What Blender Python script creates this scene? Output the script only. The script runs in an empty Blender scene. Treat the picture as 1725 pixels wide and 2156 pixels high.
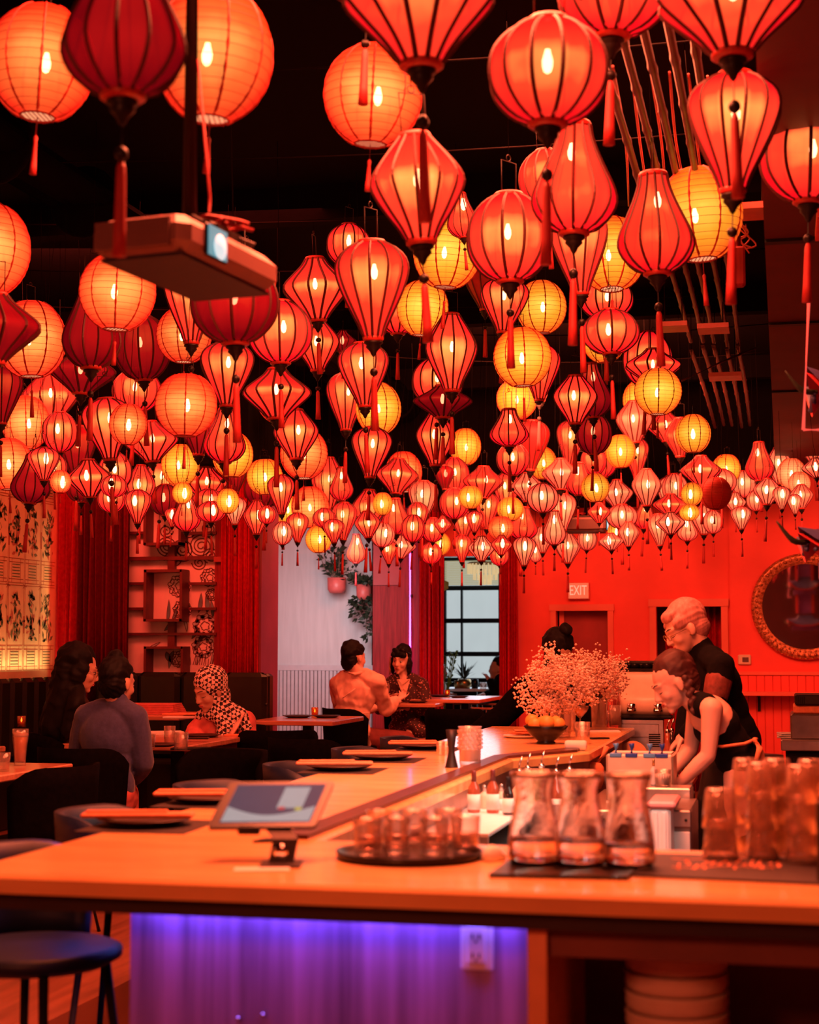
import bpy, math, random
from mathutils import Vector, Matrix, noise
PI = math.pi
SC = bpy.context.scene
COL = SC.collection
# ------------------------------------------------------------ camera
CAMZ, YAW, PITCH, FPX = 1.55, math.radians(13.0), math.radians(4.78), 3400.0
cam_data = bpy.data.cameras.new('camera')
cam = bpy.data.objects.new('camera', cam_data); COL.objects.link(cam)
cam.location = (0, 0, CAMZ)
cam.rotation_euler = (PI/2 + PITCH, 0, YAW)
cam_data.sensor_fit = 'HORIZONTAL'; cam_data.sensor_width = 24.0
cam_data.lens = FPX/1725*24.0
cam_data.clip_start = 0.1; cam_data.clip_end = 200
cam_data.dof.use_dof = True; cam_data.dof.focus_distance = 10.5; cam_data.dof.aperture_fstop = 2.8
SC.camera = cam
# ------------------------------------------------------------ exposure
SC.view_settings.view_transform = 'Standard'; SC.view_settings.look = 'None'
SC.view_settings.gamma = 1.0; SC.view_settings.exposure = 0.0
SC.view_settings.use_curve_mapping = False
try:
    cy = SC.cycles
    cy.max_bounces = 14; cy.diffuse_bounces = 2; cy.glossy_bounces = 3; cy.transmission_bounces = 14
    cy.transparent_max_bounces = 20; cy.use_denoising = True
    cy.use_adaptive_sampling = True; cy.adaptive_threshold = 0.03
    cy.sample_clamp_indirect = 4.0; cy.caustics_reflective = False; cy.caustics_refractive = False
    cy.use_light_tree = True
except Exception:
    pass
# ------------------------------------------------------------ world
W = bpy.data.worlds.new('night_world'); SC.world = W; W.use_nodes = True
W.node_tree.nodes['Background'].inputs[0].default_value = (0.30, 0.04, 0.03, 1)
W.node_tree.nodes['Background'].inputs[1].default_value = 0.006
# ------------------------------------------------------------ lamps
def area(name, loc, target, size, power, col, size_y=None, spread=PI):
    l = bpy.data.lights.new(name, 'AREA'); l.energy = power; l.color = col
    l.size = size; l.spread = spread
    if size_y: l.shape = 'RECTANGLE'; l.size_y = size_y
    o = bpy.data.objects.new(name, l); COL.objects.link(o); o.location = loc
    o.rotation_euler = (Vector(target)-Vector(loc)).to_track_quat('-Z', 'Y').to_euler()
    return o
RED = (1.0, 0.085, 0.040); ORANGE = (1.0, 0.160, 0.064)
# unseen fill lights added near ceiling height to brighten the room
area('ceiling_lamp', (-1.0, 4.6, 4.3), (-0.9, 4.3, 1), 1.6, 620, ORANGE)
area('ceiling_lamp', (-1.0, 7.4, 4.3), (-0.9, 7.3, 1), 1.8, 320, ORANGE)
area('ceiling_lamp', (0.6, 8.6, 4.3), (0.3, 9, 1), 1.6, 250, ORANGE)
area('ceiling_lamp', (-3.6, 9.6, 4.3), (-3.7, 10, 1), 1.6, 60, RED)
area('ceiling_lamp', (-3.2, 13.6, 4.3), (-3.6, 15, 1), 1.6, 150, ORANGE)
area('ceiling_lamp', (-1.6, 13.6, 4.2), (-1.2, 17.5, 2.2), 2.0, 470, ORANGE)
area('ceiling_lamp', (1.2, 14.2, 3.4), (0.9, 17.5, 1.8), 1.5, 90, ORANGE)
area('ceiling_lamp', (-4.8, 10.4, 4.2), (-5.4, 13.0, 1.9), 1.2, 170, RED)
area('wallpaper_strip_lamp', (-6.04, 12.88, 2.2), (-6.12, 11.6, 2.2), .04, 11, (1.0, .60, .22), 1.7)
area('wallpaper_foot_lamp', (-6.08, 11.6, 1.36), (-6.16, 11.6, 1.9), 2.4, 5, (1.0, .62, .24), .03)
# fill light added behind the camera, then daylight through the rear window
area('room_lamp', (-1.5, -.7, 2.6), (-.4, 3.4, .8), .6, 60, ORANGE)
area('window_daylight', (-3.6, 21.5, 2.0), (-3.6, 17.0, 1.3), 2.4, 34, (0.72, 0.84, 1.0))
# side daylight on the pale wall; no window is built for it
area('side_daylight', (-4.45, 15.2, 2.4), (-5.1, 17.5, 1.5), 0.8, 15, (0.96, 0.94, 1.0), None, 1.7)
# work light over the well of the bar
area('work_lamp', (-0.62, 5.6, 1.62), (-0.9, 5.7, 0.8), 0.25, 9, (1.0, 0.90, 0.74), 1.6)
# ------------------------------------------------------------ projection helpers (photo ray -> place in the room)
_cp, _sp, _cy, _sy = math.cos(PITCH), math.sin(PITCH), math.cos(YAW), math.sin(YAW)
FV = Vector((-_sy*_cp, _cy*_cp, _sp)); RV = Vector((_cy, _sy, 0)); UV_ = RV.cross(FV)
C0 = Vector((0, 0, CAMZ))
def ray(px, py): return FV*FPX + RV*(px-862.5) + UV_*(1078-py)
def PD(px, py, d): return C0 + ray(px, py)*(d/FPX)
def PZ(px, py, z):
    r = ray(px, py); return C0 + r*((z-CAMZ)/r.z)
def PY(px, py, Y):
    r = ray(px, py); return C0 + r*(Y/r.y)
def PX(px, py, X):
    r = ray(px, py); return C0 + r*(X/r.x)
# ------------------------------------------------------------ object helpers
def tag(o, label=None, cat=None, group=None, kind=None):
    if label: o['label'] = label
    if cat: o['category'] = cat
    if group: o['group'] = group
    if kind: o['kind'] = kind
    return o
def empty(name, loc=(0, 0, 0), label=None, cat=None, group=None, rz=0):
    o = bpy.data.objects.new(name, None); COL.objects.link(o); o.location = loc
    o.rotation_euler = (0, 0, rz); o.empty_display_size = 0.1
    return tag(o, label, cat, group)
def origin_of(o):
    v = Vector((0, 0, 0))
    while o is not None: v += Vector(o.location); o = o.parent
    return v
KIDS = {}
def kids(o): return KIDS.get(o.name, [])
def link_child(o, parent):
    o.parent = parent; KIDS.setdefault(parent.name, []).append(o)
def copy_tree(o, parent=None):
    c = o.copy(); COL.objects.link(c)
    if parent is not None: link_child(c, parent)
    for k in kids(o): copy_tree(k, c)
    return c
def basis(direction, up=(0, 0, 1)):
    d = Vector(direction).normalized(); u = Vector(up)
    if abs(d.dot(u.normalized())) > 0.98: u = Vector((1, 0, 0))
    s = d.cross(u).normalized(); t = s.cross(d).normalized()
    return s, t, d
class MB:
    def __init__(s): s.v = []; s.f = []; s.sm = []
    def add(s, vs, fs, smooth=False):
        n = len(s.v); s.v += [tuple(x) for x in vs]
        s.f += [tuple(i+n for i in f) for f in fs]; s.sm += [smooth]*len(fs); return s
    def box(s, c, d, rz=0, M=None, bev=0):
        x, y, z = d[0]/2, d[1]/2, d[2]/2
        if bev:
            b = min(bev, x*.9, y*.9, z*.9); vs = []; 
            loops = [(-z, x-b, y-b), (-z+b, x, y), (z-b, x, y), (z, x-b, y-b)]
            for k, (zz, xx, yy) in enumerate(loops):
                c2 = b if k in (1, 2) else b*0.6
                vs += [(xx-c2, -yy, zz), (xx, -yy+c2, zz), (xx, yy-c2, zz), (xx-c2, yy, zz), (-xx+c2, yy, zz), (-xx, yy-c2, zz), (-xx, -yy+c2, zz), (-xx+c2, -yy, zz)]
            fs = [tuple(range(7, -1, -1)), tuple(range(24, 32))]
            for k in range(3):
                for i in range(8):
                    j = (i+1) % 8; fs.append((k*8+i, k*8+j, k*8+8+j, k*8+8+i))
        else:
            vs = [(-x,-y,-z),(x,-y,-z),(x,y,-z),(-x,y,-z),(-x,-y,z),(x,-y,z),(x,y,z),(-x,y,z)]
            fs = [(3,2,1,0),(4,5,6,7),(0,1,5,4),(1,2,6,5),(2,3,7,6),(3,0,4,7)]
        if M is None: M = Matrix.Rotation(rz, 3, 'Z')
        c = Vector(c)
        return s.add([M @ Vector(p) + c for p in vs], fs)
    def bb(s, a, b, bev=0):
        return s.box([(a[i]+b[i])/2 for i in range(3)], [abs(b[i]-a[i]) for i in range(3)], bev=bev)
    def tube(s, pts, r, n=6, caps=True, smooth=True, flat=1.0):
        pts = [Vector(p) for p in pts]; m = len(pts); vs = []
        rr = r if isinstance(r, (list, tuple)) else [r]*m
        up = None
        for i, p in enumerate(pts):
            d = (pts[min(i+1, m-1)] - pts[max(i-1, 0)])
            if d.length < 1e-9: d = Vector((0, 0, 1))
            a, b, _ = basis(d)
            if up is not None:
                a2 = up - d.normalized()*up.dot(d.normalized())
                if a2.length > 1e-6: a = a2.normalized(); b = d.normalized().cross(a)
            up = a
            for k in range(n):
                t = 2*PI*k/n; vs.append(p + a*(math.cos(t)*rr[i]) + b*(math.sin(t)*rr[i]*flat))
        fs = []
        for i in range(m-1):
            for k in range(n):
                j = (k+1) % n; fs.append((i*n+k, i*n+j, (i+1)*n+j, (i+1)*n+k))
        if caps: fs += [tuple(range(n-1, -1, -1)), tuple(range((m-1)*n, m*n))]
        return s.add(vs, fs, smooth)
    def lathe(s, prof, n=24, c=(0, 0, 0), M=None, smooth=True, close=False, mod=None):
        c = Vector(c); vs = []; m = len(prof)
        for (r, z) in prof:
            for k in range(n):
                t = 2*PI*k/n; q = r*(mod(t, z) if mod else 1)
                v = Vector((math.cos(t)*q, math.sin(t)*q, z))
                if M is not None: v = M @ v
                vs.append(v + c)
        fs = []
        for i in range(m-1 + (1 if close else 0)):
            i2 = (i+1) % m
            for k in range(n):
                j = (k+1) % n; fs.append((i*n+k, i*n+j, i2*n+j, i2*n+k))
        if not close:
            if prof[0][0] > 1e-5: fs.append(tuple(range(n-1, -1, -1)))
            if prof[-1][0] > 1e-5: fs.append(tuple(range((m-1)*n, m*n)))
        return s.add(vs, fs, smooth)
    def cyl(s, c, r, h, n=20, r2=None):   # c = centre of the base
        return s.lathe([(r, 0), (r if r2 is None else r2, h)], n, c, smooth=False) if n < 9 else s.lathe([(r*.97, 0), (r, h*.02+.0005), ((r if r2 is None else r2), h*.98-.0005), ((r if r2 is None else r2)*.97, h)], n, c)
    def ell(s, c, rad, n=16, m=10, M=None):
        vs = []; c = Vector(c)
        for i in range(m+1):
            a = PI*i/m - PI/2
            for k in range(n):
                t = 2*PI*k/n
                v = Vector((math.cos(a)*math.cos(t)*rad[0], math.cos(a)*math.sin(t)*rad[1], math.sin(a)*rad[2]))
                if M is not None: v = M @ v
                vs.append(v + c)
        fs = []
        for i in range(m):
            for k in range(n):
                j = (k+1) % n; fs.append((i*n+k, i*n+j, (i+1)*n+j, (i+1)*n+k))
        return s.add(vs, fs, True)
    def cap(s, a, b, ra, rb, n=12):      # tapered capsule
        a = Vector(a); b = Vector(b); d = b-a; L = d.length
        if L < 1e-6: return s.ell(a, (ra, ra, ra), n, 8)
        sx, sy, dz = basis(d); M = Matrix((sx, sy, dz)).transposed()
        prof = []
        for i in range(5): t = -PI/2 + PI/2*i/4; prof.append((max(ra*math.cos(t), 1e-4), ra*math.sin(t)))
        for i in range(5): t = PI/2*i/4; prof.append((max(rb*math.cos(t), 1e-4), L + rb*math.sin(t)))
        return s.lathe(prof, n, a, M)
    def prism(s, poly, z0, z1, M=None, c=(0, 0, 0)):
        n = len(poly); c = Vector(c)
        vs = [Vector((x, y, z0)) for x, y in poly] + [Vector((x, y, z1)) for x, y in poly]
        if M is not None: vs = [M @ v for v in vs]
        vs = [v + c for v in vs]
        fs = [tuple(range(n-1, -1, -1)), tuple(range(n, 2*n))] + [(i, (i+1) % n, n+(i+1) % n, n+i) for i in range(n)]
        return s.add(vs, fs)
    def build(s, name, mat, parent=None, world=True, label=None):
        me = bpy.data.meshes.new(name)
        off = origin_of(parent) if (parent is not None and world) else Vector((0, 0, 0))
        if off.length: vs = [(v[0]-off.x, v[1]-off.y, v[2]-off.z) for v in s.v]
        else: vs = s.v
        me.from_pydata(vs, [], s.f); me.update()
        me.polygons.foreach_set('use_smooth', s.sm)
        if mat is not None: me.materials.append(mat)
        o = bpy.data.objects.new(name, me); COL.objects.link(o)
        if parent is not None: link_child(o, parent)
        if label: o['label'] = label
        return o
def struct(name, mb, mat): return tag(mb.build(name, mat), kind='structure')
def one(name, mb, mat, label, cat, group=None): return tag(mb.build(name, mat), label, cat, group)
def evaluated_mesh(ob):
    dg = bpy.context.evaluated_depsgraph_get()
    return bpy.data.meshes.new_from_object(ob.evaluated_get(dg))
def interp(pts, n):
    """smooth interpolation of (x, y) control points over n samples of x"""
    out = []; m = len(pts)
    for i in range(n):
        t = pts[0][0] + (pts[-1][0]-pts[0][0])*i/(n-1)
        k = 0
        while k < m-2 and t > pts[k+1][0]: k += 1
        p0 = pts[max(k-1, 0)]; p1 = pts[k]; p2 = pts[k+1]; p3 = pts[min(k+2, m-1)]
        u = (t-p1[0])/max(p2[0]-p1[0], 1e-9)
        m1 = (p2[1]-p0[1])/max(p2[0]-p0[0], 1e-9)*(p2[0]-p1[0]); m2 = (p3[1]-p1[1])/max(p3[0]-p1[0], 1e-9)*(p2[0]-p1[0])
        y = (2*u**3-3*u**2+1)*p1[1]+(u**3-2*u**2+u)*m1+(-2*u**3+3*u**2)*p2[1]+(u**3-u**2)*m2
        out.append((t, y))
    return out
def spline(pts, n=8):
    pts = [Vector(p) for p in pts]; out = []; m = len(pts)
    for i in range(m-1):
        p0 = pts[max(i-1, 0)]; p1 = pts[i]; p2 = pts[i+1]; p3 = pts[min(i+2, m-1)]
        for k in range(n):
            t = k/n
            out.append(0.5*((2*p1) + (p2-p0)*t + (2*p0-5*p1+4*p2-p3)*t*t + (3*p1-p0-3*p2+p3)*t**3))
    out.append(pts[-1]); return out
# ------------------------------------------------------------ materials
def newmat(name):
    m = bpy.data.materials.new(name); m.use_nodes = True
    return m, m.node_tree, m.node_tree.nodes['Principled BSDF']
def pm(name, col, rough=0.5, metal=0.0, var=0.12, scale=18.0, bump=0.0, stretch=(1, 1, 1), coat=0.0, sheen=0.0, spec=0.5, wave=None):
    m, nt, b = newmat(name); N = nt.nodes; L = nt.links
    tc = N.new('ShaderNodeTexCoord'); mp = N.new('ShaderNodeMapping'); mp.inputs['Scale'].default_value = stretch
    L.new(tc.outputs['Object'], mp.inputs['Vector'])
    if wave:
        tx = N.new('ShaderNodeTexWave'); tx.inputs['Scale'].default_value = scale; tx.inputs['Distortion'].default_value = wave
        tx.inputs['Detail'].default_value = 2; tx.bands_direction = 'X'
    else:
        tx = N.new('ShaderNodeTexNoise'); tx.inputs['Scale'].default_value = scale; tx.inputs['Detail'].default_value = 3
    L.new(mp.outputs['Vector'], tx.inputs['Vector'])
    rp = N.new('ShaderNodeValToRGB')
    rp.color_ramp.elements[0].position = 0.3; rp.color_ramp.elements[1].position = 0.7
    rp.color_ramp.elements[0].color = [c*(1-var) for c in col]+[1]; rp.color_ramp.elements[1].color = [min(c*(1+var), 1) for c in col]+[1]
    out = 'Fac' if 'Fac' in tx.outputs else 0
    L.new(tx.outputs[out], rp.inputs['Fac']); L.new(rp.outputs['Color'], b.inputs['Base Color'])
    b.inputs['Roughness'].default_value = rough; b.inputs['Metallic'].default_value = metal
    b.inputs['Coat Weight'].default_value = coat; b.inputs['Coat Roughness'].default_value = 0.12
    b.inputs['Sheen Weight'].default_value = sheen; b.inputs['Specular IOR Level'].default_value = spec
    if bump:
        bp = N.new('ShaderNodeBump'); bp.inputs['Strength'].default_value = bump; bp.inputs['Distance'].default_value = 0.01
        L.new(tx.outputs[out], bp.inputs['Height']); L.new(bp.outputs['Normal'], b.inputs['Normal'])
    return m
def em(name, col, strength, sample=True, base=.5):
    m, nt, b = newmat(name)
    tx = nt.nodes.new('ShaderNodeTexNoise'); tx.inputs['Scale'].default_value = 6
    mx = nt.nodes.new('ShaderNodeMapRange'); mx.inputs['To Min'].default_value = strength*.92; mx.inputs['To Max'].default_value = strength*1.08
    nt.links.new(tx.outputs['Fac'], mx.inputs['Value']); nt.links.new(mx.outputs['Result'], b.inputs['Emission Strength'])
    b.inputs['Base Color'].default_value = (*[c*base for c in col], 1); b.inputs['Emission Color'].default_value = (*col, 1); b.inputs['Specular IOR Level'].default_value = .08
    if not sample: m.cycles.emission_sampling = 'NONE'
    return m
def thinglass(name, col=(1, 1, 1), refl=0.18, rough=0.03, body=0.0, bodycol=(1, .6, .5)):
    """thin clear glass: passes light straight, reflects by angle; a little milky body where asked"""
    m, nt, b = newmat(name); N = nt.nodes; L = nt.links
    tr = N.new('ShaderNodeBsdfTransparent'); tr.inputs[0].default_value = (*col, 1)
    gl = N.new('ShaderNodeBsdfGlossy'); gl.inputs['Roughness'].default_value = rough
    lw = N.new('ShaderNodeLayerWeight'); lw.inputs['Blend'].default_value = refl
    nz = N.new('ShaderNodeTexNoise'); nz.inputs['Scale'].default_value = 14
    bp = N.new('ShaderNodeBump'); bp.inputs['Strength'].default_value = 0.15; bp.inputs['Distance'].default_value = 0.01
    L.new(nz.outputs['Fac'], bp.inputs['Height']); L.new(bp.outputs['Normal'], gl.inputs['Normal'])
    mx = N.new('ShaderNodeMixShader'); L.new(lw.outputs['Facing'], mx.inputs[0]); L.new(tr.outputs[0], mx.inputs[1]); L.new(gl.outputs[0], mx.inputs[2])
    last = mx
    if body:
        df = N.new('ShaderNodeBsdfDiffuse'); df.inputs[0].default_value = (*bodycol, 1)
        m2 = N.new('ShaderNodeMixShader'); m2.inputs[0].default_value = body
        L.new(mx.outputs[0], m2.inputs[1]); L.new(df.outputs[0], m2.inputs[2]); last = m2
    L.new(last.outputs[0], N['Material Output'].inputs['Surface'])
    return m
def shade_mat(name, hot, mid, edge, zc, strength, transp, tint, ribbed=0):
    """lit lantern cloth: glows most in the band level with its bulb, lets part of the bulb through"""
    m, nt, b = newmat(name); N = nt.nodes; L = nt.links
    tc = N.new('ShaderNodeTexCoord'); sp = N.new('ShaderNodeSeparateXYZ'); L.new(tc.outputs['Object'], sp.inputs[0])
    d = N.new('ShaderNodeMath'); d.operation = 'SUBTRACT'; d.inputs[1].default_value = zc; L.new(sp.outputs['Z'], d.inputs[0])
    ab = N.new('ShaderNodeMath'); ab.operation = 'ABSOLUTE'; L.new(d.outputs[0], ab.inputs[0])
    lw = N.new('ShaderNodeLayerWeight'); lw.inputs['Blend'].default_value = 0.5
    nz = N.new('ShaderNodeTexNoise'); nz.inputs['Scale'].default_value = 3.5; nz.inputs['Detail'].default_value = 2
    L.new(tc.outputs['Object'], nz.inputs['Vector'])
    a1 = N.new('ShaderNodeMath'); a1.operation = 'MULTIPLY_ADD'; a1.inputs[1].default_value = 0.95; L.new(lw.outputs['Facing'], a1.inputs[0])
    a0 = N.new('ShaderNodeMath'); a0.operation = 'MULTIPLY'; a0.inputs[1].default_value = 0.75; L.new(ab.outputs[0], a0.inputs[0])
    L.new(a0.outputs[0], a1.inputs[2])
    a2 = N.new('ShaderNodeMath'); a2.operation = 'MULTIPLY_ADD'; a2.inputs[1].default_value = 0.22; L.new(nz.outputs['Fac'], a2.inputs[0]); L.new(a1.outputs[0], a2.inputs[2])
    rp = N.new('ShaderNodeValToRGB'); e = rp.color_ramp.elements
    hot0 = (hot[0], min(1, hot[1]*1.55), hot[2]*1.9)
    e[0].position = 0.15; e[0].color = (*hot, 1); e[1].position = 1.05 if False else 1.0; e[1].color = (*edge, 1)
    k = e.new(0.43); k.color = (*mid, 1)
    k = e.new(0.03); k.color = (*hot0, 1)
    L.new(a2.outputs[0], rp.inputs['Fac'])
    oi = N.new('ShaderNodeObjectInfo'); mr = N.new('ShaderNodeMapRange'); mr.inputs['To Min'].default_value = strength*.82; mr.inputs['To Max'].default_value = strength*1.15
    L.new(oi.outputs['Random'], mr.inputs['Value'])
    emn = N.new('ShaderNodeEmission'); L.new(rp.outputs['Color'], emn.inputs['Color']); L.new(mr.outputs['Result'], emn.inputs['Strength'])
    df = N.new('ShaderNodeBsdfDiffuse'); df.inputs[0].default_value = (*[min(1, c*.16) for c in mid], 1)
    ad = N.new('ShaderNodeAddShader'); L.new(emn.outputs[0], ad.inputs[0]); L.new(df.outputs[0], ad.inputs[1])
    tr = N.new('ShaderNodeBsdfTransparent'); tr.inputs[0].default_value = (*tint, 1)
    mx = N.new('ShaderNodeMixShader'); mx.inputs[0].default_value = transp
    L.new(ad.outputs[0], mx.inputs[1]); L.new(tr.outputs[0], mx.inputs[2]); L.new(mx.outputs[0], N['Material Output'].inputs['Surface'])
    m.cycles.emission_sampling = 'NONE'
    return m
M = {}
M['black'] = pm('matte_black_paint', (.006, .005, .006), .6, spec=.3)
M['blackgloss'] = pm('black_lacquer', (.008, .006, .006), .3, spec=.35)
M['darkmetal'] = pm('dark_metal', (.03, .018, .016), .5, .5)
M['soffit'] = pm('very_dark_red_soffit', (.085, .007, .009), .7, scale=3, var=.2)
M['ceiling'] = pm('black_ceiling', (.0032, .0022, .003), .95, spec=.05)
M['floor'] = pm('floor_wood', (.20, .07, .04), .38, scale=3, stretch=(6, .5, 1), var=.3)
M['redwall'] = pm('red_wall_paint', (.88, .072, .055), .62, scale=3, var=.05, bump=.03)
M['redtrim'] = pm('red_trim_paint', (.82, .15, .10), .45, scale=5, var=.05)
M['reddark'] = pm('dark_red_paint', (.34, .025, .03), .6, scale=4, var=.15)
M['purplewall'] = pm('plum_painted_wall', (.30, .06, .20), .6, scale=3, var=.12)
M['plaster'] = pm('streaked_grey_plaster', (.50, .45, .46), .8, scale=4, stretch=(5, 5, .5), var=.08)
M['wainscot'] = pm('pale_wainscot_paint', (.48, .40, .42), .5, var=.05)
M['groove'] = pm('groove_shadow_gap', (.14, .08, .08), .8)
M['curtain'] = pm('red_velvet_curtain', (.42, .008, .014), .9, scale=30, var=.2, spec=.1)
M['curtaindark'] = pm('dark_red_curtain', (.13, .004, .008), .9, scale=30, var=.2, spec=.1)
M['redwood'] = pm('red_stained_wood', (.24, .012, .014), .6, spec=.2, scale=6, stretch=(8, 8, .6), var=.3)
M['lattice'] = pm('dark_red_lattice', (.13, .006, .010), .5, scale=9, var=.2)
M['mural'] = pm('pink_mural_ground', (.92, .60, .62), .7, scale=2.5, stretch=(2, 2, .6), var=.12)
M['ink'] = pm('mural_ink_line', (.16, .04, .04), .7)
M['inkblue'] = pm('mural_blue_grey_leaf', (.16, .22, .26), .7, scale=12, var=.25)
M['inkpetal'] = pm('mural_pale_blue_petal', (.50, .46, .52), .7, scale=9, var=.25)
M['paperwall'] = pm('cream_wallpaper', (.80, .62, .36), .7, scale=6, var=.1)
M['wpline'] = pm('wallpaper_brown_line', (.42, .11, .06), .7)
M['wpleaf'] = pm('wallpaper_green_leaf', (.14, .17, .09), .7, scale=20, var=.3)
M['wpflower'] = pm('wallpaper_rose_flower', (.52, .16, .12), .7, scale=20, var=.3)
M['booth'] = pm('dark_green_leather', (.012, .010, .006), .38, scale=14, var=.25, bump=.06)
M['tabletop'] = pm('red_brown_table_wood', (.50, .20, .12), .30, scale=4, stretch=(1, 7, 7), var=.22, coat=.3)
M['bartop'] = pm('orange_maple_bar_top', (.95, .52, .20), .26, scale=2.4, stretch=(1.2, 5, 5), var=.16, coat=.5)
M['barrail'] = pm('dark_walnut_bar_rail', (.07, .02, .018), .35, scale=6, stretch=(5, .8, 5), var=.3)
M['barapron'] = pm('dark_bar_apron', (.020, .006, .004), .5, scale=5, stretch=(1, 6, 6), var=.3)
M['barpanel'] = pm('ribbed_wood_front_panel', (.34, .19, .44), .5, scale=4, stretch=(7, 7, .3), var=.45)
M['barend'] = pm('pale_plywood_edge', (.85, .42, .20), .5, scale=8, var=.12)
M['barinside'] = pm('dark_shelf_wood', (.16, .05, .035), .6, scale=4, var=.25)
M['steel'] = pm('brushed_steel', (.62, .58, .56), .30, .9, scale=30, stretch=(1, 12, 1), var=.08)
M['steeldark'] = pm('worn_dark_steel', (.32, .28, .27), .35, .9, scale=12, var=.15)
M['chrome'] = pm('polished_chrome', (.8, .78, .78), .08, 1.0, var=.03)
M['brass'] = pm('aged_brass', (.55, .33, .12), .3, .9, var=.2)
M['chair'] = pm('black_upholstery', (.0028, .002, .0025), .85, scale=40, var=.3, spec=.03)
M['stoolshell'] = pm('blue_black_stool_shell', (.003, .009, .03), .5, scale=12, var=.2)
M['white'] = pm('white_enamel', (.78, .74, .74), .4, var=.04)
M['paper'] = pm('white_paper', (.82, .78, .74), .7, var=.04)
M['cream'] = pm('cream_ceramic', (.78, .62, .48), .35, var=.06)
M['plate'] = pm('dark_stoneware_plate', (.04, .014, .012), .35, var=.2)
M['napkin'] = pm('orange_cloth_napkin', (.80, .26, .12), .8, scale=40, var=.12)
M['mat_rubber'] = pm('black_rubber_mat', (.016, .008, .007), .6, scale=60, var=.3, bump=.1)
M['glass'] = thinglass('clear_glass', (.985, .93, .91), .22, .04, .045)
M['glassmilky'] = thinglass('frosted_clear_glass', (.98, .86, .80), .30, .08, .12, (1, .55, .42))
M['water'] = thinglass('water_in_glass', (.96, .80, .76), .15, .03, .14, (1, .6, .5))
M['beer'] = pm('amber_beer', (.72, .26, .06), .2, scale=8, var=.15)
M['foam'] = pm('beer_foam', (.80, .55, .38), .8, var=.05)
M['orangefruit'] = pm('orange_peel', (.86, .36, .07), .45, scale=60, var=.08, bump=.1)
M['skin'] = pm('skin_light', (.78, .47, .38), .5, scale=8, var=.05)
M['skin2'] = pm('skin_tan', (.60, .33, .24), .5, scale=8, var=.05)
M['hairblack'] = pm('black_hair', (.003, .002, .0025), .7, scale=30, stretch=(4, 4, .6), var=.4, spec=.25)
M['hairblond'] = pm('bleached_pink_hair', (.60, .27, .25), .55, scale=26, stretch=(3, 3, .7), var=.25)
M['hairbrown'] = pm('auburn_hair', (.055, .012, .010), .6, scale=26, var=.3)
M['blacktop'] = pm('black_jersey_top', (.004, .003, .0035), .9, scale=50, var=.3, spec=.15)
M['apron'] = pm('black_leather_apron', (.014, .011, .011), .42, scale=16, var=.3, bump=.1)
M['bluesweater'] = pm('slate_blue_knit', (.055, .06, .16), .9, scale=60, var=.15, bump=.1, sheen=.3)
M['darkshirt'] = pm('dark_brown_blouse', (.025, .008, .007), .85, var=.2, spec=.2)
M['robe'] = pm('rose_linen_robe', (.62, .14, .13), .8, scale=20, var=.15)
M['sheer'] = pm('sheer_dark_mesh', (.22, .05, .04), .7, var=.4, scale=30)
M['khaki'] = pm('sand_work_jacket', (.88, .52, .42), .75, scale=20, var=.1)
M['trousers'] = pm('dark_red_trousers', (.20, .035, .035), .8, var=.2)
M['eyewhite'] = pm('eye_white', (.75, .68, .66), .3, var=.02)
M['iris'] = pm('dark_iris', (.02, .012, .01), .2)
M['lips'] = pm('lip_red', (.45, .09, .08), .4, var=.1)
M['brow'] = pm('dark_eyebrow', (.05, .02, .015), .8)
M['leaf'] = pm('dark_green_leaf', (.014, .024, .011), .6, scale=14, var=.4)
M['leafbright'] = pm('bright_green_leaf', (.16, .42, .10), .45, scale=14, var=.3)
M['twig'] = pm('thin_brown_stem', (.12, .07, .04), .7)
M['blossom'] = pm('dried_white_blossom', (.85, .62, .50), .8, scale=60, var=.1)
M['terracotta'] = pm('red_plastic_pot', (.55, .10, .09), .45, var=.1)
M['projector'] = pm('white_projector_case', (.24, .12, .115), .5, var=.04)
M['projdark'] = pm('projector_vent_grille', (.11, .05, .05), .6)
M['projbottom'] = pm('grey_projector_underside', (.022, .014, .022), .6)
M['bamboo'] = pm('red_bamboo_cane', (.075, .014, .012), .45, scale=6, stretch=(6, .6, 6), var=.25)
M['cable'] = pm('black_cable', (.006, .003, .003), .9, spec=.1)
M['tassel'] = pm('red_silk_tassel', (.34, .012, .014), .6, scale=60, stretch=(6, 6, .3), var=.3)
M['tassel2'] = M['tassel']
M['finial'] = pm('black_lacquer_finial', (.006, .003, .003), .45, spec=.3)
M['rib'] = pm('dark_red_bamboo_rib', (.060, .004, .004), .6)
M['ringred'] = pm('red_lacquer_ring', (.42, .022, .018), .4)
M['goldframe'] = pm('gilt_carved_frame', (.48, .17, .07), .38, .5, scale=40, var=.5, bump=.5)
m, nt, b = newmat('mirror_glass'); b.inputs['Metallic'].default_value = 1; b.inputs['Roughness'].default_value = .03
b.inputs['Base Color'].default_value = (.85, .8, .8, 1); M['mirror'] = m
def realglass(name, col, rough=.0, ior=1.45):
    m, nt, b = newmat(name); g = nt.nodes.new('ShaderNodeBsdfGlass'); g.inputs['Color'].default_value = (*col, 1); g.inputs['Roughness'].default_value = rough; g.inputs['IOR'].default_value = ior
    nz = nt.nodes.new('ShaderNodeTexNoise'); nz.inputs['Scale'].default_value = 16; bp = nt.nodes.new('ShaderNodeBump'); bp.inputs['Strength'].default_value = .03; bp.inputs['Distance'].default_value = .01
    nt.links.new(nz.outputs['Fac'], bp.inputs['Height']); nt.links.new(bp.outputs['Normal'], g.inputs['Normal'])
    nt.links.new(g.outputs[0], nt.nodes['Material Output'].inputs['Surface']); return m
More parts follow.
